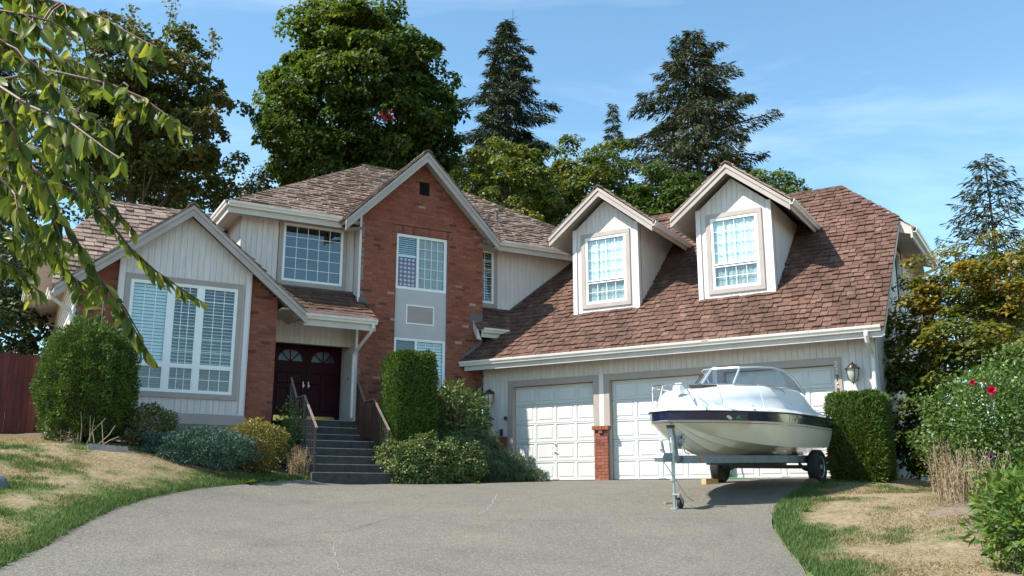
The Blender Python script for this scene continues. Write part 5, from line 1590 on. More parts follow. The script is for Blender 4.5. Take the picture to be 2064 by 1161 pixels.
for s_ in (1, -1):
    mb = MB(FB); mb.tube([(-.42, s_ * .80, .40), (-.2, s_ * .80, .30), (0, s_ * .80, .27), (.2, s_ * .80, .30), (.42, s_ * .80, .40)], .03, 6); mb.build("leaf_spring", MT['galv_dark'], trailer)
    beam([(-.8, s_ * .42, .60), (2.2, s_ * .36, .58)], .06, .045, "bunk", 'rubber')
    mb = MB(FB); mb.box(1.45, 1.55, s_ * .40 - .03, s_ * .40 + .03, .43, .55); mb.box(-.55, -.45, s_ * .42 - .03, s_ * .42 + .03, .43, .56); mb.build_each("bunk_bracket", MT['galv_dark'], trailer)
    # wheel
    y = s_ * 1.0
    T = MB(FB); T.lathe([(.20, y - .075), (.235, y - .095), (.30, y - .10), (.325, y - .075), (.332, y - .04), (.328, y), (.332, y + .04), (.325, y + .075), (.30, y + .10), (.235, y + .095), (.20, y + .075)], (0, 0, .33), 32, 'y')
    wheel = T.build("wheel", MT['rubber'], trailer, smooth=True)
    Rm = MB(FB); yo = y + s_ * .06
    Rm.lathe([(.205, y - s_ * .07), (.205, y + s_ * .085), (.19, y + s_ * .08), (.17, y + s_ * .03), (.09, y + s_ * .05), (.05, y + s_ * .06), (.045, y + s_ * .10), (.0, y + s_ * .10)], (0, 0, .33), 24, 'y')
    Rm.build("rim", MT['zinc'], wheel, smooth=True)
    for k in range(5):
        a = k * 2 * math.pi / 5; n_ = MB(FB); n_.lathe([(.012, y + s_ * .04), (.012, y + s_ * .07)], (.075 * math.cos(a), 0, .33 + .075 * math.sin(a)), 6, 'y'); n_.build("lug_nut", MT['chrome'], wheel)
    beam([(-1.0, s_ * .80, .45), (-1.0, s_ * 1.12, .45)], .02, .055, "light_bracket", 'galv_dark')
    MB(FB).box(-1.04, -.98, s_ * 1.02 - .11, s_ * 1.02 + .11, .50, .60).build("tail_light", MT['red_lens'], trailer)
MB(FB).box(-1.02, -1.0, .78, 1.12, .24, .39).build("plate_holder", MT['galv_dark'], trailer)
mb = MB(FB); mb.box(3.55, 3.65, .185, .205, .49, .57); mb.build("marker_light", MT['orange'], trailer)
# coupler
mb = MB(FB); mb.prism([(4.40, .50), (4.77, .50), (4.79, .57), (4.74, .64), (4.40, .64)], -.075, .075, 'v'); mb.prism([(4.62, .64), (4.66, .80), (4.63, .81), (4.57, .64)], -.012, .012, 'v')
mb.build("coupler", MT['galv'], trailer)
# jack with swivel wheel
JX, JY = 4.42, .075
mb = MB(FB); mb.tube([(JX, JY, .86), (JX, JY, .24)], .029, 10); mb.tube([(JX, JY, .26), (JX, JY, -.04)], .022, 10); mb.box(JX - .045, JX + .045, JY - .045, JY + .045, .20, .225)
jack = mb.build("jack", MT['zinc'], trailer, smooth=True)
mb = MB(FB); mb.lathe([(.03, JY + .03), (.085, JY + .035), (.09, JY + .06), (.085, JY + .085), (.03, JY + .09)], (JX - .09, 0, -.155), 18, 'y'); mb.build("jack_wheel", MT['rubber'], jack, smooth=True)
mb = MB(FB)
for yy in (JY + .015, JY + .10): mb.prism([(JX + .02, -.02), (JX - .03, -.01), (JX - .12, -.155), (JX - .07, -.165)], yy - .004, yy + .004, 'v')
mb.box(JX - .03, JX + .03, JY - .02, JY + .105, -.03, -.005); mb.tube([(JX, JY, -.238), (JX, JY, -.02)], .02, 8); mb.box(JX - .06, JX + .05, JY - .05, JY + .05, -.25, -.235); mb.build("jack_fork", MT['zinc'], jack)
mb = MB(FB); mb.tube([(JX, JY, .85), (JX + .09, JY + .02, .88), (JX + .11, JY + .02, .80)], .009, 6); mb.build("crank_handle", MT['zinc'], jack)
# winch post
mb = MB(FB); mb.prism([(4.13, .58), (4.25, .58), (4.36, 1.06), (4.26, 1.06)], -.042, .042, 'v'); mb.build("winch_post", MT['galv'], trailer)
MB(FB).prism([(4.25, 1.045), (4.365, 1.045), (4.375, 1.09), (4.26, 1.09)], -.048, .048, 'v').build("post_cap", MT['black'], trailer)
mb = MB(FB); mb.prism([(4.02, .70), (4.20, .74), (4.23, .90), (4.06, .92)], -.05, .05, 'v'); mb.tube([(4.1, -.10, .82), (4.1, .11, .82)], .052, 12); mb.tube([(4.1, .11, .82), (4.05, .12, .64), (4.05, .20, .62)], .011, 6)
mb.tube([(4.1, .07, .72), (3.99, .06, .90), (3.92, .06, .98)], .02, 6)
mb.build("winch", MT['zinc'], trailer)
mb = MB(FB); mb.lathe([(.03, -.07), (.055, -.06), (.04, 0), (.055, .06), (.03, .07)], (3.98, .0, .86), 14, 'y')
MT['blue'] = mat("blue_roller", (.02, .025, .12), .4, .1); mb.build("bow_roller", MT['blue'], trailer, smooth=True)
beam([(3.98, .075, .86), (4.12, .075, .80)], .012, .02, "roller_arm", 'galv')
mb = MB(FB); mb.tube([(4.7, .05, .5), (4.5, .16, .2), (4.35, .25, -.05), (4.2, .3, -.13), (4.1, .22, -.13), (4.3, .1, -.15)], .007, 5); mb.build("safety_chain", MT['zinc'], trailer)

# chocks, scrap wood and hose
def on_ground(p, dz=0): return (p[0], p[1], hz1(p[0], p[1]) + dz)
wp = FB @ Vector((.47, -1.03, 0)); g_ = hz1(wp.x, wp.y)
Fk = Matrix.Translation((wp.x, wp.y, g_)) @ Matrix.Rotation(R(20), 4, 'Z')
mb = MB(Fk); mb.box(-.15, .13, -.09, .09, -.01, .10); tag(mb.build("wood_block", MT['wood']), "pale sawn wood block chocking the far trailer wheel", "wood block")
wp = FB @ Vector((.44, 1.02, 0)); g_ = hz1(wp.x, wp.y)
mb = MB(Matrix.Translation((wp.x, wp.y, g_)) @ Matrix.Rotation(R(-PHI), 4, 'Z')); pr = [(.13 * math.cos(t * math.pi / 7), .02 + .125 * math.sin(t * math.pi / 7)) for t in range(8)]
mb.prism([(-.13, -.02)] + pr[::-1] + [(.13, -.02)], -.09, .09, 'v'); tag(mb.build("wheel_chock", MT['wood_dark']), "dark round topped chock before the near trailer wheel", "wheel chock")
q = at(1346, 1015, 16.1); Fk = Matrix.Translation(on_ground(q)) @ Matrix.Rotation(R(25), 4, 'Z')
mb = MB(Fk); mb.prism([(-.09, 0), (-.06, -.03), (.08, -.02), (.09, .01), (-.05, .03)], .0, .022, 'z'); tag(mb.build("wood_scrap", MT['wood']), "small brown wood scrap on the driveway by the trailer jack", "wood scrap")
P_ = [FG @ Vector(p) for p in ((6.95, -.06, 2.75), (6.96, -.10, 2.45), (7.0, -.12, 2.2), (6.93, -.16, 2.02), (6.85, -.2, 1.97), (7.0, -.35, 1.96), (7.35, -.3, 1.955))]
mb = MB(); mb.tube([tuple(p) for p in P_], .018, 7); tag(mb.build("garden_hose", MT['hose'], smooth=True), "green garden hose hanging beside the brick pier behind the boat", "hose")

# ------------------------------------------------------------------ plants
def unit(v): return v / (np.linalg.norm(v, axis=-1, keepdims=True) + 1e-9)
def leaf_obj(name, P, T, N, L, W, m, parent, rnd, fold=.18, origin=None, curl=.0, kind=None):
    """P base points, T tip directions, N normals, L lengths, W widths -> one mesh of folded leaves"""
    P, T, N = np.asarray(P, float), unit(np.asarray(T, float)), np.asarray(N, float)
    S = unit(np.cross(T, N)); N = unit(np.cross(S, T))
    L = np.broadcast_to(L, (len(P),))[:, None]; W = np.broadcast_to(W, (len(P),))[:, None]
    mid = P + T * L * .48
    v0 = P; v1 = mid + S * W * .5 + N * W * fold; v2 = P + T * L - N * L * curl; v3 = mid - S * W * .5 + N * W * fold
    V = np.stack([v0, v1, v2, v3], 1).reshape(-1, 3)
    if origin is None: origin = P.mean(0)
    n = len(P); b = np.arange(n)[:, None] * 4
    Fc = np.concatenate([b + [0, 1, 2], b + [0, 2, 3]], 1).reshape(-1, 3)
    me = np_mesh(name, V - origin, Fc, MT[m], np.repeat(rnd, 2))
    o = bpy.data.objects.new(name, me)
    link(o, parent, Matrix.Translation(Vector(origin)))
    if kind: o["kind"] = kind
    return o
def rdir(n): return unit(RNG.normal(size=(n, 3)))

def tree_limbs(base, top, r0, targets, m, parent, bend=.4, nmax=26, rt=.02):
    mb = MB(); B, T = Vector(base), Vector(top)
    path = [B.lerp(T, t) + Vector((RNG.normal() * .08, RNG.normal() * .08, 0)) * (T - B).length * .1 * (t > 0) for t in (0, .12, .3, .5, .7, .88, 1)]
    rad = [r0 * f for f in (1.35, 1.0, .85, .66, .45, .25, .08)]
    mb.tube(path, rad, 9)
    tr = mb.build("trunk", MT[m], parent, smooth=True)
    idx = RNG.permutation(len(targets))[:nmax]
    for i in idx:
        C = Vector(targets[i])
        t = min(.9, max(.15, ((C.z - B.z) / max(.1, T.z - B.z)) - .22 + RNG.normal() * .06))
        k = t * 6; j = min(5, int(k))
        A = Vector(path[j]).lerp(Vector(path[j + 1]), k - j) if j < 6 else path[-1]
        # starting point along the actual parameters of the trunk
        mid = A.lerp(C, .5) + Vector((0, 0, (C - A).length * .10)) + Vector(RNG.normal(size=3) * .12)
        rr = r0 * (1 - t) * .28 + .015
        l = MB(); l.tube([A, A.lerp(mid, .5) + Vector((0, 0, .05)), mid, mid.lerp(C, .6), C], [rr, rr * .8, rr * .6, rr * .35, rt * .5], 6)
        l.build("limb", MT[m], parent, smooth=True)
    return tr

def crown_clumps(c, rad, n, fill=.5, flat=1.0, seed_shape=None):
    d = rdir(n); r = RNG.uniform(fill, 1, n) ** .7
    lump = 1 + .18 * np.sin(d[:, 0] * 5 + 1.3) * np.sin(d[:, 2] * 4 + .4) + RNG.normal(size=n) * .05
    return np.asarray(c) + d * np.asarray(rad) * (r * lump)[:, None], d

def clump_leaves(centers, outward, per, cr, up=.6):
    n = len(centers)
    k = np.repeat(np.arange(n), per)
    d = rdir(len(k)); d[:, 2] = np.where(d[:, 2] < -.3, -d[:, 2] * .4, d[:, 2])
    d = unit(d + outward[k] * .45)
    crr = cr * RNG.uniform(.6, 1.25, n)[k]
    rr = RNG.uniform(.35, 1, len(k)) ** .5
    P = centers[k] + d * (crr * rr)[:, None] * np.array([1, 1, .72])
    N = unit(d * .6 + np.array([-.25, 0, up]) + RNG.normal(size=(len(k), 3)) * .45)
    T = unit(np.cross(N, rdir(len(k))) + np.array([0, 0, -.45]) + d * .3)
    return P, T, N, k

def broadleaf(name, label, cat, base, c, rad, ncl, per, cr, L, m, trunk_r, trunk_top, bark='bark', group=None, fill=.5, nl=20, up=.6, aspect=.75, tint=None):
    t = thing(name, tuple(base), label, cat, group)
    C, d = crown_clumps(c, rad, ncl, fill)
    P, T, N, k = clump_leaves(C, d, per, cr, up)
    rnd = np.clip(RNG.normal(.5, .22, len(P)) + (RNG.normal(0, .12, ncl))[k], 0, 1)
    if tint is not None: rnd = np.clip(tint(P, rnd, k), 0, 1)
    leaf_obj("crown", P, T, N, L * RNG.uniform(.6, 1.25, len(P)), L * aspect * RNG.uniform(.7, 1.1, len(P)), m, t, rnd, kind="stuff")
    tree_limbs(base, trunk_top, trunk_r, C, bark, t, nmax=nl)
    return t

def conifer(name, label, cat, base, apex, rmax, nb, m, trunk_r=.25, sparse=1.0, droop=.25, start=.12, L=.34, per=70, group=None, power=.85, gap=None, up=0.0):
    t = thing(name, tuple(base), label, cat, group)
    B, A = np.asarray(base, float), np.asarray(apex, float); Ht = A[2] - B[2]
    mb = MB(); mb.tube([tuple(B + (A - B) * f) for f in (0, .2, .5, .8, 1)], [trunk_r * 1.2, trunk_r, trunk_r * .62, trunk_r * .25, .015], 8)
    mb.build("trunk", MT['bark_dark'], t, smooth=True)
    PP, TT, NN, LL = [], [], [], []
    wood = MB()
    for i in range(nb):
        f = start + (1 - start) * ((i + RNG.uniform(0, 1)) / nb) ** .9
        az = i * 2.399 + RNG.normal() * .3
        ln = rmax * ((1 - f) / (1 - start)) ** power * RNG.uniform(.62, 1.18) + .12
        if gap is not None and RNG.uniform() < gap: ln *= RNG.uniform(.4, .7)
        o = B + (A - B) * f
        dirh = np.array([math.cos(az), math.sin(az), 0])
        ts = np.linspace(0, 1, 7)
        rise = up + RNG.uniform(-.08, .12)
        path = o + dirh * (ts * ln)[:, None] + np.array([0, 0, 1]) * ((rise * ts - droop * ts ** 2 + .10 * ts ** 4) * ln)[:, None]
        wood.tube([tuple(p) for p in path], [max(.012, .02 * ln * (1 - .85 * q)) for q in ts], 5, cap=False)
        n = int(1.7 * (per * ln / rmax * sparse + 8 * sparse))
        q = RNG.uniform(.12, 1.0, n) ** .8
        base_p = np.stack([np.interp(q, ts, path[:, a]) for a in range(3)], 1)
        side = np.cross(dirh, [0, 0, 1]); sg = RNG.choice([-1, 1], n)
        w = (ln * .30) * (1 - q * .75) * RNG.uniform(0, 1, n)
        p = base_p + side * (sg * w)[:, None] + dirh * (w * .35)[:, None] + np.array([0, 0, -1]) * (w * RNG.uniform(0, .55, n))[:, None] + RNG.normal(size=(n, 3)) * .06
        T = unit(dirh * RNG.uniform(.2, 1, n)[:, None] + side * (sg * RNG.uniform(.1, .9, n))[:, None] + np.array([0, 0, -1]) * RNG.uniform(.0, .9, n)[:, None])
        N = unit(np.array([0, 0, 1.0]) + RNG.normal(size=(n, 3)) * .5)
        PP.append(p); TT.append(T); NN.append(N); LL.append(RNG.uniform(.6, 1.3, n) * L)
    wood.build("branches", MT['bark_dark'], t, fix=False)["kind"] = "stuff"
    P = np.concatenate(PP); LL = np.concatenate(LL)
    leaf_obj("crown", P, np.concatenate(TT), np.concatenate(NN), LL, LL * .2, m, t, np.clip(RNG.normal(.5, .25, len(P)), 0, 1), kind="stuff", fold=.3)
    return t

def shrub(name, label, cat, F, rad, n, L, W, m, jitter=.12, box=None, stems=None, up=.25, group=None, depth=.35, zmin=None, tdown=0.0, lump=.0, tint=None, grow=.0, into=None):
    """rounded or box shaped bush: leaves over an uneven shell; F places its base centre"""
    base = F @ Vector((0, 0, 0))
    t = into or thing(name, tuple(base), label, cat, group)
    rx, ry, h = rad
    d = rdir(n)
    if box:
        e = box
        k = (np.abs(d[:, 0]) ** e + np.abs(d[:, 1]) ** e + np.abs(d[:, 2]) ** e) ** (-1 / e)
        d_s = d * k[:, None]
    else: d_s = d
    nz_ = 1 + jitter * (np.sin(d[:, 0] * 7 + 1) * np.sin(d[:, 1] * 6 + 2) * .6 + np.sin(d[:, 2] * 9 + d[:, 0] * 4) * .4)
    if lump: nz_ = nz_ + lump * (np.sin(d[:, 0] * 13 + 2) * np.sin(d[:, 1] * 11) + np.sin(d[:, 2] * 17 + d[:, 1] * 9) * .6) * .5
    q = 1 - depth * RNG.uniform(0, 1, n) ** 2.2
    s = d_s * (nz_ * q)[:, None]
    X = np.c_[s[:, 0] * rx, s[:, 1] * ry, (s[:, 2] * .5 + .5) * h]
    Nl = unit(np.c_[d[:, 0] / rx, d[:, 1] / ry, d[:, 2] / h * 2])
    R3 = np.array(F.to_3x3()); o = np.array(F.translation)
    P = X @ R3.T + o; Nw = Nl @ R3.T
    N = unit(Nw * .8 + np.array([0, 0, up]) + RNG.normal(size=(n, 3)) * .45)
    T = unit(np.cross(N, rdir(n)) * .7 + Nw * .5 + np.array([0, 0, grow - tdown]) + RNG.normal(size=(n, 3)) * .15)
    rnd = np.clip(RNG.normal(.5, .24, n), 0, 1)
    if tint is not None: rnd = np.clip(tint(P, rnd), 0, 1)
    leaf_obj("foliage", P, T, N, L * RNG.uniform(.6, 1.3, n), W * RNG.uniform(.7, 1.2, n), m, t, rnd, kind="stuff")
    for k in range(stems or 0):
        a = RNG.uniform(0, 6.28); rr = RNG.uniform(0, .25)
        e = Vector((math.cos(a) * rx * .6, math.sin(a) * ry * .6, h * RNG.uniform(.45, .75)))
        mb = MB(F); mb.tube([(math.cos(a) * rr * rx, math.sin(a) * rr * ry, -.08), tuple(e * .5 + Vector((0, 0, .02))), tuple(e)], [.03, .02, .008], 6); mb.build("stem", MT['bark'], t)
    return t

MT['lf_maple'] = mat_leaf("leaf_maple_green", [(0, (.020, .040, .009)), (.45, (.050, .086, .015)), (.8, (.108, .148, .024)), (1, (.20, .21, .038))], .38, .5, .3, .35, .25)
MT['lf_maple_red'] = mat_leaf("leaf_maple_bronze", [(0, (.026, .042, .012)), (.45, (.062, .085, .02)), (.75, (.11, .11, .03)), (.92, (.18, .095, .045)), (1, (.25, .12, .06))], .34, .5, .25, .4, .25)
MT['lf_yellow'] = mat_leaf("leaf_yellow_green", [(0, (.03, .055, .01)), (.45, (.085, .12, .018)), (.8, (.20, .18, .022)), (1, (.36, .26, .03))], .35, .5, .35, .5)
MT['lf_conifer'] = mat_leaf("needle_dark", [(0, (.014, .026, .013)), (.5, (.036, .054, .024)), (1, (.075, .088, .038))], .12, .6, .2, .5)
MT['lf_conifer_b'] = mat_leaf("needle_olive", [(0, (.018, .028, .012)), (.5, (.046, .058, .022)), (1, (.105, .095, .045))], .12, .6, .25, .5)
MT['lf_vine'] = mat_leaf("leaf_vine_maple", [(0, (.03, .05, .01)), (.35, (.085, .11, .018)), (.62, (.20, .165, .022)), (.85, (.33, .17, .03)), (1, (.36, .11, .045))], .35, .5, .3, 1.2)
MT['lf_cypress'] = mat_leaf("cypress_spray", [(0, (.025, .05, .007)), (.5, (.062, .11, .012)), (1, (.14, .20, .022))], .22, .6, .2, 2)
MT['lf_hedge'] = mat_leaf("arborvitae_spray", [(0, (.026, .054, .007)), (.5, (.062, .112, .013)), (1, (.135, .185, .026))], .25, .6, .2, 2.5)
MT['lf_rhodo'] = mat_leaf("rhododendron_leaf", [(0, (.042, .078, .022)), (.5, (.105, .155, .042)), (1, (.23, .27, .11))], .2, .35, .2, 2, .5)
MT['lf_cotone'] = mat_leaf("cotoneaster_leaf", [(0, (.045, .075, .022)), (.5, (.115, .165, .048)), (1, (.25, .29, .12))], .25, .45, .2, 2)
MT['lf_trail'] = mat_leaf("trailing_needle", [(0, (.028, .05, .018)), (.5, (.065, .10, .034)), (1, (.15, .185, .08))], .15, .55, .2, 2)
MT['lf_juniper'] = mat_leaf("juniper_blue", [(0, (.02, .048, .034)), (.5, (.05, .105, .075)), (1, (.12, .19, .14))], .12, .6, .2, 3)
MT['lf_euon'] = mat_leaf("golden_shrub_leaf", [(0, (.045, .05, .012)), (.4, (.11, .108, .022)), (.75, (.21, .175, .035)), (1, (.32, .25, .065))], .3, .4, .25, 2)
MT['lf_pieris'] = mat_leaf("speckled_shrub_leaf", [(0, (.035, .055, .018)), (.45, (.095, .12, .035)), (.8, (.21, .21, .065)), (1, (.38, .32, .14))], .25, .4, .2, 3)
MT['lf_rose'] = mat_leaf("rose_leaf", [(0, (.03, .06, .012)), (.5, (.075, .135, .024)), (1, (.16, .22, .05))], .28, .4, .2, 2)
MT['lf_peony'] = mat_leaf("peony_leaf", [(0, (.028, .06, .010)), (.5, (.07, .13, .018)), (1, (.17, .22, .036))], .28, .5, .15, 2, .25)
MT['lf_dark'] = mat_leaf("leaf_dark", [(0, (.012, .024, .008)), (.5, (.03, .05, .014)), (1, (.07, .09, .025))], .25, .5, .2, .8)
MT['lf_cherry'] = mat_leaf("cherry_leaf", [(0, (.036, .062, .013)), (.4, (.092, .130, .024)), (.8, (.18, .215, .038)), (1, (.30, .28, .065))], .5, .45, .0, 1, .35)
MT['lf_redleaf'] = mat_leaf("leaf_red", [(0, (.13, .018, .012)), (1, (.27, .04, .022))], .3, .5)
MT['lf_straw'] = mat_leaf("dry_grass", [(0, (.12, .08, .045)), (.5, (.23, .165, .095)), (1, (.38, .30, .18))], .3, .8)

def gnd(x, y): return np.array([x, y, hz1(x, y)])
# --- trees beyond the house
def tr_tree(px0, px1, py0, py1, Y):
    c = at((px0 + px1) / 2, (py0 + py1) / 2, Y); s = Y / 1927.
    return c, (px1 - px0) / 2 * s, (py1 - py0) / 2 * s
c, rx, rz = tr_tree(60, 505, 10, 480, 38)
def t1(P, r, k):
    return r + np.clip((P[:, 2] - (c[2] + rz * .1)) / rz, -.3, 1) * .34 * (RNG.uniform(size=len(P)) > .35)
b = gnd(c[0], c[1])
TG = "trees behind the house"
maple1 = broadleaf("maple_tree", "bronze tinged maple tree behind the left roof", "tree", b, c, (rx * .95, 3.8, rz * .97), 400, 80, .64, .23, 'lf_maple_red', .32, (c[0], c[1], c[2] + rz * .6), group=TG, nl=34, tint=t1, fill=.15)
# seed clusters standing above the outline
for (px, py, h_) in ((264, 45, .9), (342, 40, 1.0), (430, 95, .8)):
    q = at(px, py, 38); n_ = 90
    Pn = q + np.c_[RNG.normal(size=n_) * .16, RNG.normal(size=n_) * .16, RNG.uniform(-.6, 1, n_) * h_]
    leaf_obj("top_shoot", Pn, rdir(n_) + [0, 0, -.3], rdir(n_) + [0, -.4, .6], .22 * RNG.uniform(.5, 1.1, n_), .13, 'lf_maple_red', maple1, RNG.uniform(.5, 1, n_), kind="stuff")
    mb = MB(); mb.tube([(q[0] - .1, q[1], q[2] - 1.4), (q[0], q[1], q[2] - .3), (q[0] + .02, q[1], q[2] + h_ * .9)], [.03, .02, .006], 5); mb.build("shoot_stem", MT['bark'], maple1)
c, rx, rz = tr_tree(505, 940, -30, 470, 42)
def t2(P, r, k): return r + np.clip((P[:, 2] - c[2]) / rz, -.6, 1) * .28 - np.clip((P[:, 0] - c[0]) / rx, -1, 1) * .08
b = gnd(c[0], c[1])
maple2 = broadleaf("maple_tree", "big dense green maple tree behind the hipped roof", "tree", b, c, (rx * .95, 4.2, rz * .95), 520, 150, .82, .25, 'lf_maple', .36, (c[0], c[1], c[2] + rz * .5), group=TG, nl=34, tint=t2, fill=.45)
rp_ = at(779, 233, 38.6)
Pn = rp_ + RNG.normal(size=(120, 3)) * np.array([.14, .1, .10])
leaf_obj("red_leaves", Pn, rdir(120) + [0, 0, -.6], rdir(120) + [0, -.8, .5], .2 * RNG.uniform(.6, 1.2, 120), .11, 'lf_redleaf', maple2, RNG.uniform(size=120), kind="stuff")
maple2.children[-1]["label"] = "small patch of red leaves"
a = at(1020, 42, 50); b = gnd(a[0], a[1])
conifer("fir_tree", "dark fir tree with a bare side shoot right of the big maple", "tree", b, a, 6.0, 240, 'lf_conifer', .32, droop=.34, per=360, L=.36, group=TG, power=.62, gap=.3, start=.2)
dead = MB(); q0, q1 = at(1033, 110, 49.5), at(1034, 18, 49.5)
dead.tube([tuple(q0), tuple(q1)], [.035, .012], 5)
for f, dx_, dz_ in ((.45, .55, .2), (.3, .9, .1), (.15, 1.1, -.3), (.6, .5, .12), (.75, .25, .2)):
    p = q0 + (q1 - q0) * f; dead.tube([tuple(p), (p[0] + dx_ * .6, p[1], p[2] + dz_), (p[0] + dx_, p[1], p[2] + dz_ * .6)], [.02, .013, .006], 4)
fir1 = bpy.data.objects["fir_tree"]; dead.build("bare_shoot", MT['bark'], fir1)
a = at(1396, 64, 46); b = gnd(a[0], a[1])
conifer("fir_tree", "broad spreading fir tree behind the two dormers", "tree", b, a, 7.6, 230, 'lf_conifer_b', .36, droop=.22, per=360, L=.36, group=TG, power=.60, gap=.35, start=.22, up=.10)
a = at(1234, 207, 60); b = gnd(a[0], a[1])
conifer("fir_tree", "small pointed fir tree far off between the two large firs", "tree", b, a, 2.9, 120, 'lf_conifer', .2, droop=.2, per=130, L=.36, group=TG, power=.9, start=.3)
c, rx, rz = tr_tree(895, 1140, 268, 600, 40); b = gnd(c[0], c[1])
broadleaf("leafy_tree", "yellowing leafy tree just right of the brick gable", "tree", b, c, (rx, 2.6, rz), 230, 85, .6, .19, 'lf_yellow', .16, (c[0], c[1], c[2] + rz * .5), group=TG, fill=.4)
c, rx, rz = tr_tree(1060, 1310, 262, 600, 43); b = gnd(c[0], c[1])
broadleaf("leafy_tree", "yellow green leafy tree behind the dormer nearer the gable", "tree", b, c, (rx, 2.6, rz), 240, 85, .62, .19, 'lf_yellow', .17, (c[0], c[1], c[2] + rz * .5), group=TG, fill=.4, tint=lambda P, r, k: r - .18)
c, rx, rz = tr_tree(1240, 1490, 330, 600, 41); b = gnd(c[0], c[1])
broadleaf("leafy_tree", "dark green leafy tree between the two dormers", "tree", b, c, (rx, 2.4, rz), 210, 80, .6, .19, 'lf_maple', .15, (c[0], c[1], c[2] + rz * .4), group=TG, fill=.4, tint=lambda P, r, k: r - .15)
c, rx, rz = tr_tree(1430, 1650, 330, 560, 39); b = gnd(c[0], c[1])
broadleaf("leafy_tree", "green leafy tree showing right of the larger dormer peak", "tree", b, c, (rx, 2.2, rz), 150, 75, .55, .19, 'lf_maple', .15, (c[0], c[1], c[2] + rz * .4), group=TG, fill=.4)
c, rx, rz = tr_tree(400, 600, 300, 580, 44); b = gnd(c[0], c[1])
broadleaf("leafy_tree", "thin dark leafy tree between the two maples", "tree", b, c, (rx, 1.8, rz), 90, 60, .6, .2, 'lf_dark', .14, (c[0], c[1], c[2] + rz * .5), group=TG, fill=.3)
c, rx, rz = tr_tree(960, 1300, 330, 640, 52); b = gnd(c[0], c[1])
broadleaf("leafy_tree", "deep green tree filling in behind the yellowing trees", "tree", b, c, (rx, 2.6, rz), 150, 80, .9, .26, 'lf_dark', .2, (c[0], c[1], c[2] + rz * .4), group=TG, fill=.3, tint=lambda P, r, k: r + .15)
c, rx, rz = tr_tree(110, 470, 230, 640, 44); b = gnd(c[0], c[1])
broadleaf("leafy_tree", "dark green tree filling in below the bronze maple", "tree", b, c, (rx, 2.6, rz), 170, 75, .8, .25, 'lf_dark', .2, (c[0], c[1], c[2] + rz * .4), group=TG, fill=.2, tint=lambda P, r, k: r + .1)
a = at(1985, 318, 40); b = gnd(a[0], a[1])
conifer("fir_tree", "thin half bare fir tree right of the garage roof", "tree", b, a, 3.0, 105, 'lf_conifer', .22, sparse=.42, droop=.05, per=120, L=.36, group=TG, power=.55, start=.35, up=.22)
a = at(2048, 535, 48); b = gnd(a[0], a[1])
conifer("fir_tree", "small fir tree at the right edge above the orange leaves", "tree", b, a, 2.2, 90, 'lf_conifer', .16, droop=.2, per=60, L=.36, group=TG, start=.15)
c, rx, rz = tr_tree(1960, 2120, 620, 760, 38); b = gnd(c[0], c[1])
broadleaf("leafy_tree", "dark leafy tree low at the right edge", "tree", b, c, (rx, 2, rz * 1.3), 60, 60, .6, .2, 'lf_dark', .14, (c[0], c[1], c[2] + rz * .4), group=TG)
a = at(8, 15, 46); b = gnd(a[0], a[1])
conifer("fir_tree", "dark fir tree behind the cherry branches at the left edge", "tree", b, a, 3.6, 150, 'lf_conifer', .3, droop=.3, per=120, L=.42, group=TG, power=.7, start=.15)
c, rx, rz = tr_tree(-130, 95, 480, 800, 27); b = gnd(c[0], c[1])
broadleaf("leafy_tree", "dark leafy tree behind the red fence", "tree", b, c, (rx, 2, rz), 130, 70, .55, .16, 'lf_dark', .15, (c[0], c[1], c[2] + rz * .4), group=TG, fill=.4)
c, rx, rz = tr_tree(-160, 120, 250, 620, 36); b = gnd(c[0], c[1])
broadleaf("leafy_tree", "shadowy tree between the fence tree and the bronze maple", "tree", b, c, (rx, 2.5, rz), 110, 64, .75, .22, 'lf_dark', .2, (c[0], c[1], c[2] + rz * .4), group=TG, fill=.35)

# --- vine maple by the garage end
vb = gnd(*gP(12.6, 1.2))
t = thing("vine_maple", tuple(vb), "vine maple with orange and yellow leaves beside the garage end", "tree")
C = []
for (px, py, Y, k) in ((1850, 640, 21.5, 16), (1925, 600, 21.2, 18), (2010, 590, 21.0, 18), (2080, 620, 20.5, 16), (1890, 700, 21, 20), (1960, 690, 20.4, 22), (2040, 710, 20, 20), (1860, 770, 21.2, 20), (1940, 770, 20.5, 16), (1830, 850, 21.5, 14), (1900, 840, 20.8, 18), (2100, 700, 20, 14), (1890, 910, 20.6, 10), (1815, 690, 21.6, 12), (1835, 760, 21.4, 14), (1960, 565, 21.2, 12), (2040, 560, 21.0, 12), (1860, 600, 21.6, 8), (2000, 640, 20.6, 14), (1850, 905, 21.2, 12), (1875, 940, 20.6, 8), (1830, 880, 21.6, 8), (1925, 880, 20.4, 10)):
    q = at(px, py, Y); C.append(q + RNG.normal(size=(k, 3)) * np.array([.38, .45, .36]))
C = np.concatenate(C); ncl = len(C); d = unit(C - np.array([vb[0], vb[1], 5.0]))
P, T, N, k = clump_leaves(C, d, 85, .42, 1.0)
N = unit(N + np.array([0, 0, .7]))
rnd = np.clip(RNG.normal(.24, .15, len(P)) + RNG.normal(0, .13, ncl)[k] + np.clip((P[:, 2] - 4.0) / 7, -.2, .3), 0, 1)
leaf_obj("crown", P, T, N, .115 * RNG.uniform(.6, 1.2, len(P)), .105 * RNG.uniform(.7, 1.1, len(P)), 'lf_vine', t, rnd, kind="stuff")
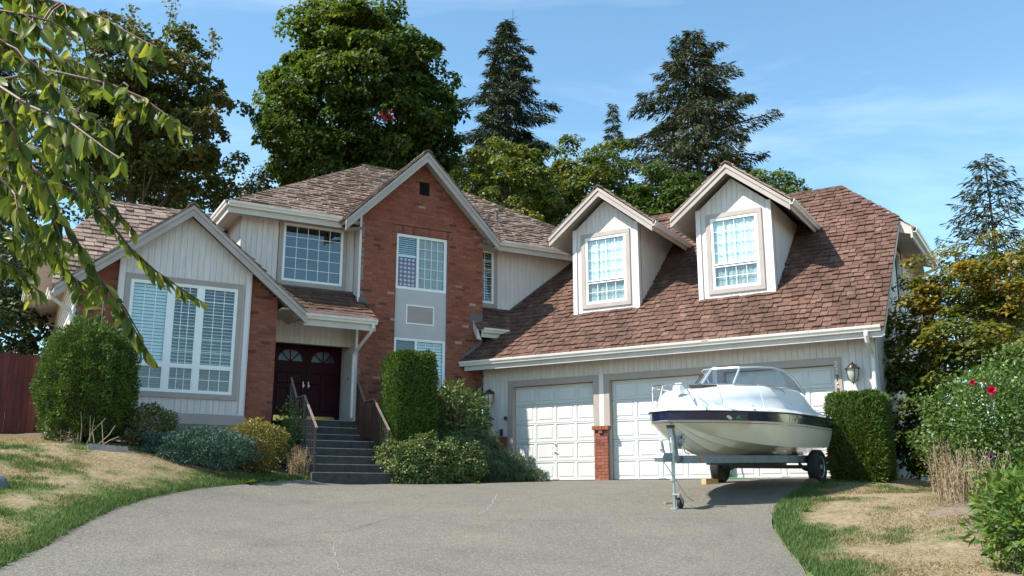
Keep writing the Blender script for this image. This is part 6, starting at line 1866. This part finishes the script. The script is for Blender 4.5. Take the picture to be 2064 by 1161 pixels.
for i in range(7):
    q = C[RNG.integers(ncl)]; mb = MB(); b0 = vb + RNG.normal(size=3) * np.array([.3, .3, 0]); b0[2] = hz1(b0[0], b0[1]) - .05
    m_ = (b0 + q) / 2 + np.array([0, 0, .5]); mb.tube([tuple(b0), tuple(b0 * .6 + m_ * .4), tuple(m_), tuple(q)], [.05, .042, .03, .008], 7); mb.build("stem", MT['bark'], t, smooth=True)

# --- shrubs in the right border
q = at(2000, 960, 16.6); b = gnd(q[0], q[1])
rose = shrub("rose_bush", "tall leafy green bush with crimson blooms right of the orange leaved tree", "bush", Matrix.Translation(tuple(b)), (1.15, 1.0, 2.15), 9000, .075, .055, 'lf_rose', .22, stems=7, depth=.5, lump=.12)
q2 = at(2075, 900, 17.4); b2 = gnd(q2[0], q2[1])
shrub("leafy_bush", "leafy green bush cut by the right edge behind the blooms", "bush", Matrix.Translation(tuple(b2)), (1.2, 1.0, 2.7), 8000, .08, .06, 'lf_rose', .25, stems=5, depth=.5, lump=.12)
def bloom(px, py, Y, r, m, parent, lab):
    c = at(px, py, Y); mb = MB(Matrix.Translation(tuple(c)))
    for ring, (nn, rr, tilt) in enumerate(((5, r * .35, .9), (7, r * .7, .55), (9, r, .15))):
        for k in range(nn):
            a = k * 6.283 / nn + ring * .5; o = Vector((math.cos(a), -.3 - .2 * (2 - ring), math.sin(a)))
            o = Vector((math.cos(a) * rr, -.02 - r * tilt * .8, math.sin(a) * rr)); s_ = Vector((-math.sin(a), 0, math.cos(a))) * r * .42
            mb.add([Vector((0, .02, 0)), o * .6 + s_, o * 1.05 + s_ * .5, o * 1.05 - s_ * .5, o * .6 - s_], [(0, 1, 2, 3, 4)])
    fo = mb.build("bloom", MT[m], parent, fix=False); fo["label"] = lab
    st_ = MB(); st_.tube([tuple(c), (c[0] + .05, c[1] + .1, c[2] - .35)], .006, 5); st_.build("bloom_stem", MT['bark'], parent)
bloom(1997, 787, 15.6, .075, 'rose', rose, "largest crimson bloom")
bloom(1959, 771, 15.9, .045, 'rose', rose, "half open crimson bloom")
bloom(1981, 771, 16.0, .03, 'rose', rose, "bud")
bloom(1995, 921, 15.3, .045, 'purple_flower', rose, "purple bloom")
bloom(2019, 960, 14.9, .055, 'red_flower', rose, "low red bloom")
# dry stalks before it
def stalks(name, label, cx, cy, n, h, spread, m, lean=.15, leafy=0):
    b = gnd(cx, cy); t = thing(name, tuple(b), label, "dry plant")
    mb = MB(); LP = []
    for k in range(n):
        a = RNG.uniform(0, 6.28); r_ = spread * math.sqrt(RNG.uniform()); x, y = cx + r_ * math.cos(a), cy + r_ * math.sin(a); z = hz1(x, y)
        hh = h * RNG.uniform(.5, 1.1); l = RNG.normal(size=2) * lean * hh
        mb.tube([(x, y, z - .02), (x + l[0] * .4, y + l[1] * .4, z + hh * .55), (x + l[0], y + l[1], z + hh)], [.006, .005, .003], 4, cap=False)
        for j in range(leafy): 
            f = RNG.uniform(.25, 1); LP.append((x + l[0] * f, y + l[1] * f, z + hh * f))
    mb.build("stalks", MT[m], t, fix=False)["kind"] = "stuff"
    if LP:
        LP = np.array(LP); leaf_obj("withered_leaves", LP + RNG.normal(size=LP.shape) * .02, rdir(len(LP)) + [0, 0, -.2], rdir(len(LP)) + [0, 0, .6], .06 * RNG.uniform(.5, 1.3, len(LP)), .02, 'lf_straw', t, RNG.uniform(size=len(LP)), kind="stuff")
    return t
q = at(1960, 990, 14.9); stalks("withered_stalks", "withered tan stalks below the crimson blooms", q[0], q[1], 90, .75, .55, 'straw', .18, 14)
q = at(1920, 960, 16.2); stalks("dry_grass_tuft", "pale feathery dry grass left of the withered stalks", q[0], q[1], 70, .95, .35, 'straw', .2, 12)
# peony like plant at the lower right corner
for (px, py, Y, s_, lab) in ((2092, 1125, 9.6, .92, "glossy broad leaved plant in the lower right corner"), (2085, 1062, 11.0, .9, "glossy leaved plant behind the lower right corner plant")):
    q = at(px, py, Y); b = gnd(q[0], q[1])
    shrub("leafy_plant", lab, "plant", Matrix.Translation(tuple(b)), (.62 * s_, .62 * s_, 1.02 * s_), 1500, .13, .045, 'lf_peony', .3, stems=8, depth=.7, lump=.2, up=.5, tdown=.1, group=None)
# dug mound of bare soil
q = at(1925, 1040, 13.4); mb = MB(); n = 14; vs = []; fs = []
for i in range(6):
    for j in range(n):
        a = 2 * math.pi * j / n; r_ = .34 * i / 5 * (1 + .18 * math.sin(a * 3 + i) + .1 * math.sin(a * 5)); x, y = q[0] + r_ * math.cos(a) * 1.35, q[1] + r_ * math.sin(a) * .9
        vs.append((x, y, hz1(x, y) + .11 * (1 - (i / 5) ** 2) - .015 + RNG.normal() * .008))
for i in range(5):
    for j in range(n): fs.append((i * n + j, i * n + (j + 1) % n, (i + 1) * n + (j + 1) % n, (i + 1) * n + j))
mb.add(vs, fs); MT['dust'] = mat("dry_dirt", (.17, .125, .09), 1, .3, 8, .8, 40)
tag(mb.build("dirt_mound", MT['dust'], smooth=True, fix=False), "low mound of dry bare dirt on the right lawn", "dirt mound")

# --- clipped hedge by the garage corner
hb = FG @ Vector((10.10, -1.3, 0)); hb.z = hz1(hb.x, hb.y) - .06
shrub("clipped_hedge", "square clipped green hedge under the lantern at the garage corner", "hedge", Matrix.Translation(hb) @ Matrix.Rotation(-aG, 4, 'Z'), (.56, .55, 1.80), 30000, .075, .030, 'lf_hedge', .03, box=9, depth=.14, grow=.55, up=.1, stems=3, lump=.03)
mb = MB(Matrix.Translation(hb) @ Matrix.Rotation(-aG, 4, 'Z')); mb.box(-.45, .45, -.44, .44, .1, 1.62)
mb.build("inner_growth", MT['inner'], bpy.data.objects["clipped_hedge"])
# --- clipped column shrub at the brick gable
q = FM @ Vector((-2.88, -1.68, 0)); q.z = 1.95
shrub("column_shrub", "tall clipped column evergreen before the lower brick gable window", "shrub", Matrix.Translation(q) @ Matrix.Rotation(aM, 4, 'Z'), (.55, .50, 3.02), 34000, .085, .032, 'lf_hedge', .03, box=9, depth=.14, grow=.6, up=.1, stems=3, lump=.03, tint=lambda P, r: r - .06)
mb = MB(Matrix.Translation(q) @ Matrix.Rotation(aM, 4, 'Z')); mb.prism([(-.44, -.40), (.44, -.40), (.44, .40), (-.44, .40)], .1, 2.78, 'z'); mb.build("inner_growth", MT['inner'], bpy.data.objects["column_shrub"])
# --- rhododendron and trailing cotoneaster
q = FM @ Vector((-1.35, -.95, 0)); q.z = 2.0
shrub("rhododendron", "rhododendron with long glossy leaves between column evergreen and garage", "shrub", Matrix.Translation(q) @ Matrix.Rotation(aM, 4, 'Z'), (.98, .78, 2.35), 4800, .19, .058, 'lf_rhodo', .15, depth=.45, up=.35, stems=6, lump=.12)
q = FM @ Vector((-2.75, -2.42, 0)); q.z = hz1(q.x, q.y) - .15
ct_ = shrub("cotoneaster", "small leaved spreading green bush right of the stair foot", "shrub", Matrix.Translation(q) @ Matrix.Rotation(aM, 4, 'Z'), (.85, .40, 1.22), 9000, .06, .046, 'lf_cotone', .28, depth=.4, stems=4, lump=.24, tdown=.15)
q = FM @ Vector((-1.95, -2.2, 0)); q.z = hz1(q.x, q.y) - .15
shrub("", "", "", Matrix.Translation(q) @ Matrix.Rotation(aM, 4, 'Z'), (.85, .55, 1.15), 7000, .06, .046, 'lf_cotone', .28, depth=.4, lump=.24, tdown=.2, into=ct_)
q = FM @ Vector((-1.25, -1.5, 0)); q.z = hz1(q.x, q.y) - .15
tj = shrub("trailing_juniper", "drooping feathery green bush at the left of the first garage door", "shrub", Matrix.Translation(q) @ Matrix.Rotation(aM + .2, 4, 'Z'), (1.0, .75, 1.55), 13000, .14, .016, 'lf_trail', .2, depth=.4, stems=4, tdown=1.1, up=.1, lump=.16)
q = FM @ Vector((-.55, -1.75, 0)); q.z = hz1(q.x, q.y) - .12
shrub("", "", "", Matrix.Translation(q) @ Matrix.Rotation(aM - .3, 4, 'Z'), (.95, .55, .95), 9000, .14, .016, 'lf_trail', .22, depth=.4, tdown=1.1, up=.1, lump=.18, into=tj)
q = FM @ Vector((-.05, -2.0, 0)); q.z = hz1(q.x, q.y) - .10
shrub("", "", "", Matrix.Translation(q) @ Matrix.Rotation(aM - .3, 4, 'Z'), (.7, .4, .5), 4500, .13, .016, 'lf_trail', .25, depth=.4, tdown=1.0, up=.1, lump=.2, into=tj)
q = FM @ Vector((-3.45, -1.85, 0)); q.z = 2.05
shrub("cotoneaster", "pale green sprig of bush spilling onto the steps through the railing", "shrub", Matrix.Translation(q), (.30, .42, .75), 1500, .055, .042, 'lf_cotone', .3, depth=.6, stems=2, lump=.2, tint=lambda P, r: r + .2)
# climbing dead vine on the brick corner
mb = MB(FM)
for k in range(5):
    x = -.04 - .05 * k; mb.tube([(x, -.03, 3.2), (x + .03 * math.sin(k), -.04, 3.9), (x - .02, -.03, 4.5), (x + .04, -.04, 4.95 - .12 * k)], .008, 4)
vn = mb.build("stems", MT['straw']); 
t = thing("dead_vine", tuple(FM @ Vector((-.1, -.05, 3.2))), "brown dead vine climbing the brick corner beside the garage lantern", "vine")
vn.parent = t; vn.matrix_parent_inverse = WM[t.name].inverted()
Pq = np.array([tuple(FM @ Vector((RNG.uniform(-.3, .02), -.05, RNG.uniform(3.3, 4.95)))) for _ in range(260)])
MT['lf_brown'] = mat_leaf("leaf_brown", [(0, (.08, .03, .015)), (1, (.22, .085, .04))], .2, .7)
leaf_obj("dead_leaves", Pq, rdir(260) + [0, 0, -.8], rdir(260) + [.4, -.8, 0], .06 * RNG.uniform(.5, 1.2, 260), .035, 'lf_brown', t, RNG.uniform(size=260), kind="stuff")

# --- left bed
q = at(165, 890, 18.7); b = gnd(q[0], q[1]); b[2] -= .12
ry = Matrix.Translation(tuple(b))
cyp = shrub("round_cypress", "large rounded bright green evergreen at the left house corner", "shrub", ry, (.90, .9, 2.52), 48000, .075, .024, 'lf_cypress', .06, depth=.26, grow=.35, up=.1, lump=.16, box=2.15, stems=3)
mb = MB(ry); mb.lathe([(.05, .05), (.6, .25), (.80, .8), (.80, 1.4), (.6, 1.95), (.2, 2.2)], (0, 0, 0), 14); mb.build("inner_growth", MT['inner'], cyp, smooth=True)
q = at(297, 903, 19.2); b = gnd(q[0], q[1]); b[2] -= .05
shrub("speckled_shrub", "small speckled green shrub between the round evergreen and blue juniper", "shrub", Matrix.Translation(tuple(b)), (.54, .5, .92), 5200, .06, .034, 'lf_pieris', .14, depth=.45, stems=4, lump=.15, grow=.2)
q = at(400, 943, 18.9); b = gnd(q[0], q[1]); b[2] -= .10
shrub("blue_juniper", "low spreading blue green juniper under the front window", "shrub", Matrix.Translation(tuple(b)) @ Matrix.Rotation(.35, 4, 'Z'), (1.02, .66, .80), 17000, .07, .02, 'lf_juniper', .2, depth=.35, stems=4, grow=.35, lump=.16)
q = at(512, 937, 19.9); b = gnd(q[0], q[1]); b[2] -= .05
shrub("golden_shrub", "golden yellow leaved shrub left of the stair railing", "shrub", Matrix.Translation(tuple(b)), (.66, .6, 1.12), 7000, .055, .034, 'lf_euon', .14, depth=.42, stems=4, lump=.14, grow=.2, tint=lambda P, r: r + np.clip((P[:, 2] - 2.75) * .7, -.45, .3))
q = FM @ Vector((-5.62, -1.15, 0)); q.z = 2.25
shrub("leggy_shrub", "leggy green shrub behind the left stair railing", "shrub", Matrix.Translation(q), (.32, .3, 1.5), 900, .075, .05, 'lf_rose', .3, depth=.8, stems=5, lump=.2)
q = FM @ Vector((-5.62, -1.95, 0)); stalks("dry_weeds", "dry straw coloured weeds at the foot of the left railing", q.x, q.y, 60, .7, .22, 'straw', .15, 12)
# bare stalks and scalloped edging below the round evergreen
q = at(200, 893, 17.9); t = thing("bare_stalks", tuple(gnd(q[0], q[1])), "thin bare bent stalks before the round evergreen", "dry plant")
for (x0, y0, x1, y1, bx) in ((162, 884, 163, 830, 2), (181, 884, 182, 838, 0), (190, 888, 190, 842, -4), (172, 895, 213, 843, -6), (208, 892, 205, 850, 0), (195, 893, 232, 858, 6), (200, 895, 240, 880, 0)):
    A, B = at(x0, y0 + 6, 17.9), at(x1, y1, 17.9); m_ = (A + B) / 2 + np.array([bx * .01, 0, .02])
    mb = MB(); mb.tube([tuple(A), tuple(m_), tuple(B)], [.011, .009, .006], 5); mb.build("stalk", MT['straw'], t)
q = at(140, 890, 18.0); stalks("dried_flower_heads", "dried tan flower heads at the base of the round evergreen", q[0], q[1], 16, .28, .22, 'straw', .2, 12)
for i in range(7):
    px = 183 + i * 11.5 + (0 if i else 0); q = at(px, 893 + i * 1.6, 17.6 + .05 * i); b = gnd(q[0], q[1]) + [0, 0, .07]
    mb = MB(Matrix.Translation(tuple(b)) @ Matrix.Rotation(.5, 4, 'Z'))
    pr = [(-.055, -.05), (.055, -.05), (.055, .035)] + [(.055 * math.cos(t_ * math.pi / 6), .035 + .045 * math.sin(t_ * math.pi / 6)) for t_ in range(1, 6)] + [(-.055, .035)]
    mb.prism(pr, -.03, .03); tag(mb.build("edging_stone", MT['stone']), ["leftmost", "second", "third", "middle", "fifth", "sixth", "rightmost"][i] + " scalloped edging stone from the left below the round evergreen", "edging stone", "scalloped edging stones below the round evergreen")
mb = MB(Matrix.Translation(tuple(gnd(*at(140, 893, 18.1)[:2]))) @ Matrix.Rotation(.4, 4, 'Z')); mb.prism([(-.12, -.05), (.12, -.05), (.13, .05), (.05, .085), (-.10, .075)], -.05, .06)
tag(mb.build("border_stone", MT['stone']), "single pale border stone left of the scalloped edging", "stone")
# rock at the left edge
q = at(-6, 985, 13.9); b = gnd(q[0], q[1]); mb = MB(Matrix.Translation(tuple(b))); n = 12; vs = []; fs = []
for i in range(7):
    for j in range(n):
        a = 2 * math.pi * j / n; ph = i / 6 * math.pi / 2 * 1.05; r_ = .16 * math.cos(ph) * (1 + .15 * math.sin(a * 2 + i) + .08 * math.sin(a * 5)); vs.append((r_ * math.cos(a), r_ * math.sin(a) * .8, .24 * math.sin(ph) - .03))
for i in range(6):
    for j in range(n): fs.append((i * n + j, i * n + (j + 1) % n, (i + 1) * n + (j + 1) % n, (i + 1) * n + j))
mb.add(vs, fs); tag(mb.build("rock", MT['rock'], smooth=True, fix=False), "dark grey rock on the lawn at the left edge", "rock")
# weeds
for (px, py, Y, s_, lab) in ((502, 951, 18.6, .16, "leafy weed in the turf below the golden shrub"), (548, 945, 19.3, .10, "small weed nearest the left stair railing"), (1628, 1037, 14.6, .11, "broad leafed weed in the right lawn"), (962, 975, 22.0, .08, "weed tuft in the driveway crack before the first garage door")):
    q = at(px, py, Y); b = gnd(q[0], q[1]); t = thing("weed", tuple(b), lab, "weed")
    n = 26; d = rdir(n); d[:, 2] = np.abs(d[:, 2]) * .7 + .15
    leaf_obj("leaves", np.tile(b + [0, 0, .01], (n, 1)), d, np.array([0, 0, 1.0]) + rdir(n) * .4, s_ * RNG.uniform(.5, 1.2, n), s_ * .3, 'lf_peony', t, RNG.uniform(.2, .9, n), kind="stuff", curl=.3)

# --- lawn grass
def mat_grass():
    return mat_leaf("grass_blade", [(0, (.31, .245, .15)), (.28, (.26, .20, .11)), (.45, (.16, .15, .062)), (.7, (.095, .14, .038)), (1, (.06, .11, .028))], .3, .7)
MT['lf_grass'] = mat_grass()
def grass(n, xr, yr):
    P = np.c_[RNG.uniform(*xr, n), RNG.uniform(*yr, n)]
    ok = ~inside(P, DRIVE) & ~inside(P, BED_L) & ~(inside(P, BED_R) & (RNG.uniform(size=n) < .85))
    P = P[ok]; g = greenness(P)
    keep = RNG.uniform(size=len(P)) < .8 + .2 * g
    P, g = P[keep], g[keep]
    d = pdist(P, DRIVE)
    h = (.022 + .03 * g) * RNG.uniform(.5, 1.5, len(P)) * (1 + .5 * np.exp(-d / .12) * g)
    z = hz(P[:, 0], P[:, 1]) + .02
    l = RNG.normal(size=(len(P), 2)) * (.35 + .6 * (1 - g))[:, None] * h[:, None]
    # blades lean outward over the edge
    w = .006 + .004 * RNG.uniform(size=len(P)); a = RNG.uniform(0, 6.28, len(P))
    s_ = np.c_[np.cos(a), np.sin(a)] * w[:, None]
    V = np.stack([np.c_[P - s_, z], np.c_[P + s_, z], np.c_[P + l, z + h]], 1).reshape(-1, 3)
    return V, np.clip(g * .85 + RNG.normal(.06, .13, len(P)), 0, 1)
V1, r1 = grass(210000, (-12, -4.2), (8, 21.5)); V2, r2 = grass(150000, (2.6, 9.2), (8, 20))
V = np.concatenate([V1, V2]); o = np.array([0, 14, 1.2])
me = np_mesh("grass", V - o, np.arange(len(V)).reshape(-1, 3), MT['lf_grass'], np.r_[r1, r2])
go = bpy.data.objects.new("grass", me); link(go, None, Matrix.Translation(tuple(o))); tag(go, "short half dry grass on the lawns either side of the drive", "grass", kind="stuff")

# --- cherry tree whose branches hang into the view
cb_ = gnd(-3.3, 4.4)
cherry = thing("cherry_tree", tuple(cb_), "cherry tree with drooping leafy branches hanging in at the upper left", "tree")
mb = MB(); TR = [cb_ - [0, 0, .1], cb_ + [.05, 0, .8], cb_ + [0, .02, 1.7], cb_ + [.08, -.05, 2.6], cb_ + [.25, -.1, 3.3]]
mb.tube([tuple(p) for p in TR], [.15, .115, .10, .085, .06], 10); mb.build("trunk", MT['bark'], cherry, smooth=True)
def leaf_me(seed, curl):
    rs = random.Random(seed)
    ts = [0, .12, .3, .52, .74, .9, 1]; ws = [0.01, .09, .17, .195, .14, .06, .0]
    vs, fs = [], []
    for t_, w_ in zip(ts, ws):
        y = t_; z = -curl * t_ * t_
        for sx in (-1, -.5, 0, .5, 1):
            vs.append((sx * w_, y - .03 * abs(sx), z + abs(sx) * w_ * .42 + (.012 * math.sin(t_ * 26) * abs(sx))))
    for i in range(len(ts) - 1):
        for j in range(4): fs.append((i * 5 + j, i * 5 + j + 1, i * 5 + j + 6, i * 5 + j + 5))
    return vs, fs
LV = [leaf_me(i, c_) for i, c_ in enumerate((.08, .2, .34))]
LVM = []
for v_, f_ in LV:
    for rv_ in (.1, .3, .5, .7, .92):
        LVM.append(np_mesh("leaf", v_, f_, MT['lf_cherry'], [rv_] * len(f_), smooth=True))
BR = [  # photo pixel and depth along each branch
    [(-90, -60, 3.9), (83, 0, 3.7), (120, 6, 3.65), (203, 35, 3.6), (289, 83, 3.5), (316, 95, 3.45)],
    [(-90, 185, 4.0), (0, 161, 3.9), (103, 143, 3.8), (223, 170, 3.7), (289, 198, 3.65), (354, 246, 3.6), (385, 262, 3.6)],
    [(-90, 120, 3.6), (0, 175, 3.5), (62, 215, 3.4), (140, 246, 3.3), (215, 302, 3.25), (250, 325, 3.2)],
    [(-80, 190, 3.5), (8, 273, 3.4), (58, 327, 3.35), (95, 372, 3.3), (110, 420, 3.3)],
    [(-80, 300, 3.8), (20, 345, 3.7), (90, 410, 3.7), (150, 478, 3.75), (195, 555, 3.8), (243, 615, 3.85), (275, 672, 3.9), (306, 722, 3.95)],
    [(60, 350, 4.6), (150, 385, 4.6), (215, 440, 4.7), (262, 500, 4.8), (312, 545, 4.9), (362, 580, 4.95), (412, 612, 5.0)],
    [(-80, 40, 4.3), (20, 60, 4.2), (90, 95, 4.2), (150, 140, 4.2), (185, 190, 4.2)],
    [(-80, 260, 4.3), (10, 290, 4.3), (80, 300, 4.3), (150, 340, 4.3), (180, 400, 4.4)],
    [(-80, 380, 4.0), (0, 395, 4.0), (60, 440, 4.0), (110, 490, 4.1), (130, 550, 4.2)],
    [(-80, 440, 4.6), (0, 450, 4.6), (50, 500, 4.6), (70, 560, 4.7)],
    [(-90, -20, 3.3), (-10, 20, 3.2), (50, 30, 3.2), (85, 60, 3.2)],
    [(-80, 90, 4.8), (40, 120, 4.8), (140, 120, 4.8), (210, 150, 4.8)],
    [(-80, 480, 4.3), (10, 470, 4.4), (90, 500, 4.6), (150, 560, 4.8), (200, 600, 4.9)],
    [(100, 330, 5.0), (170, 360, 5.0), (230, 420, 5.1), (275, 470, 5.2)],
    [(-60, 230, 3.9), (30, 225, 3.9), (110, 260, 3.9), (160, 320, 3.9), (185, 370, 3.95)],
    [(-80, 330, 3.3), (-10, 350, 3.3), (40, 400, 3.3), (60, 460, 3.35)],
    [(-80, 520, 4.2), (-10, 520, 4.2), (40, 545, 4.3), (80, 590, 4.4)],
    [(-80, 150, 3.2), (-20, 200, 3.2), (30, 260, 3.2), (45, 330, 3.25)],
    [(-80, 10, 4.6), (40, 20, 4.6), (140, 40, 4.6), (215, 80, 4.6)],
    [(-80, -60, 4.0), (10, -30, 4.0), (90, 20, 4.0), (150, 70, 4.0)],
    [(-80, 60, 3.6), (0, 80, 3.6), (70, 130, 3.6), (120, 190, 3.6)],
    [(-80, 130, 4.4), (20, 170, 4.4), (100, 200, 4.4), (190, 240, 4.4), (230, 285, 4.4)],
]
LEAVES = []
for bi, br in enumerate(BR):
    P = [at(*p) for p in br]
    src = TR[3] if br[0][1] < 150 else TR[2]
    full = ([src + (P[0] - src) * .0, (src + P[0]) / 2 + np.array([0, 0, .15])] if bi not in (5, 13) else [np.array(at(-20, 330, 4.4))]) + P
    n = len(full); mb = MB()
    mb.tube([tuple(p) for p in full], [.0095 * (1 - i / n) ** 1.1 + .002 for i in range(n)], 6); mb.build("branch", MT['twig'], cherry, smooth=True)
    seg = np.array(P); L_ = np.r_[0, np.cumsum(np.linalg.norm(np.diff(seg, axis=0), axis=1))]
    cnt = int(L_[-1] / (.018 if bi in (5, 4) else .015))
    for k in range(cnt):
        f = L_[-1] * (k + RNG.uniform(0, .9)) / cnt
        p = np.array([np.interp(f, L_, seg[:, a]) for a in range(3)])
        i = min(len(P) - 2, np.searchsorted(L_, f) - 1 if f > 0 else 0); dr = unit((seg[i + 1] - seg[i])[None])[0]
        end = f / L_[-1]
        T = unit((np.array([0, 0, -1.0]) * RNG.uniform(.45, 1.15) + dr * RNG.uniform(.15, .75) + RNG.normal(size=3) * .32)[None])[0]
        N = unit((np.array([RNG.normal() * .7, RNG.normal() * .8 - .25, .45]) + RNG.normal(size=3) * .25)[None])[0]
        ln = RNG.uniform(.065, .115) * (1.0 if bi not in (5, 13) else .9) * (1.05 if bi in (0, 1, 2, 3, 10) else .95) * (1.08 - .3 * max(0, end - .8) * 5 * .5)
        LEAVES.append((p, T, N, ln, p[1]))
    # fine side twigs with their own leaves
    for k in range(int(L_[-1] / .15)):
        f = L_[-1] * RNG.uniform(.05, .8); p = np.array([np.interp(f, L_, seg[:, a]) for a in range(3)])
        e = p + np.array([RNG.normal() * .06 + .04, RNG.normal() * .12, -RNG.uniform(.06, .2)])
        if bi in (5,): continue
        mb = MB(); mb.tube([tuple(p), tuple((p + e) / 2 + [0, 0, .02]), tuple(e)], [.005, .004, .002], 5); mb.build("twig", MT['twig'], cherry)
        for j in range(5):
            q = p + (e - p) * RNG.uniform(.25, 1)
            T = unit((np.array([0, 0, -1.0]) * RNG.uniform(.5, 1.1) + RNG.normal(size=3) * .4)[None])[0]; N = unit((np.array([RNG.normal() * .7, RNG.normal() * .8 - .25, .45]))[None])[0]
            LEAVES.append((q, T, N, RNG.uniform(.06, .10), q[1]))
LEAVES.sort(key=lambda l: -l[3] / l[4])
restV, restF, restR = [], [], []
for i, (p, T, N, ln, Y) in enumerate(LEAVES):
    S = np.cross(T, N); S /= np.linalg.norm(S) + 1e-9; N2 = np.cross(S, T)
    M3 = Matrix(((S[0], T[0], N2[0]), (S[1], T[1], N2[1]), (S[2], T[2], N2[2]))).to_4x4()
    Mx = Matrix.Translation(tuple(p)) @ M3 @ Matrix.Diagonal((ln, ln, ln, 1))
    if i < 300:
        inst("leaf", LVM[int(RNG.integers(len(LVM)))], cherry, Mx)
    else:
        v_, f_ = LV[int(RNG.integers(3))]; b0 = len(restV)
        A = np.array(Mx); vv = np.c_[np.array(v_), np.ones(len(v_))] @ A.T
        restV += vv[:, :3].tolist(); restF += [tuple(j + b0 for j in f) for f in f_]; restR += [float(RNG.choice([.1, .3, .5, .7, .92]))] * len(f_)
if restV:
    o = np.mean(restV, 0); me = np_mesh("leaves", np.array(restV) - o, restF, MT['lf_cherry'], restR, smooth=True)
    lo = bpy.data.objects.new("leaves", me); link(lo, cherry, Matrix.Translation(tuple(o))); lo["kind"] = "stuff"
print("cherry leaves", len(LEAVES), "tris", sum(len(m_.polygons) for m_ in bpy.data.meshes))
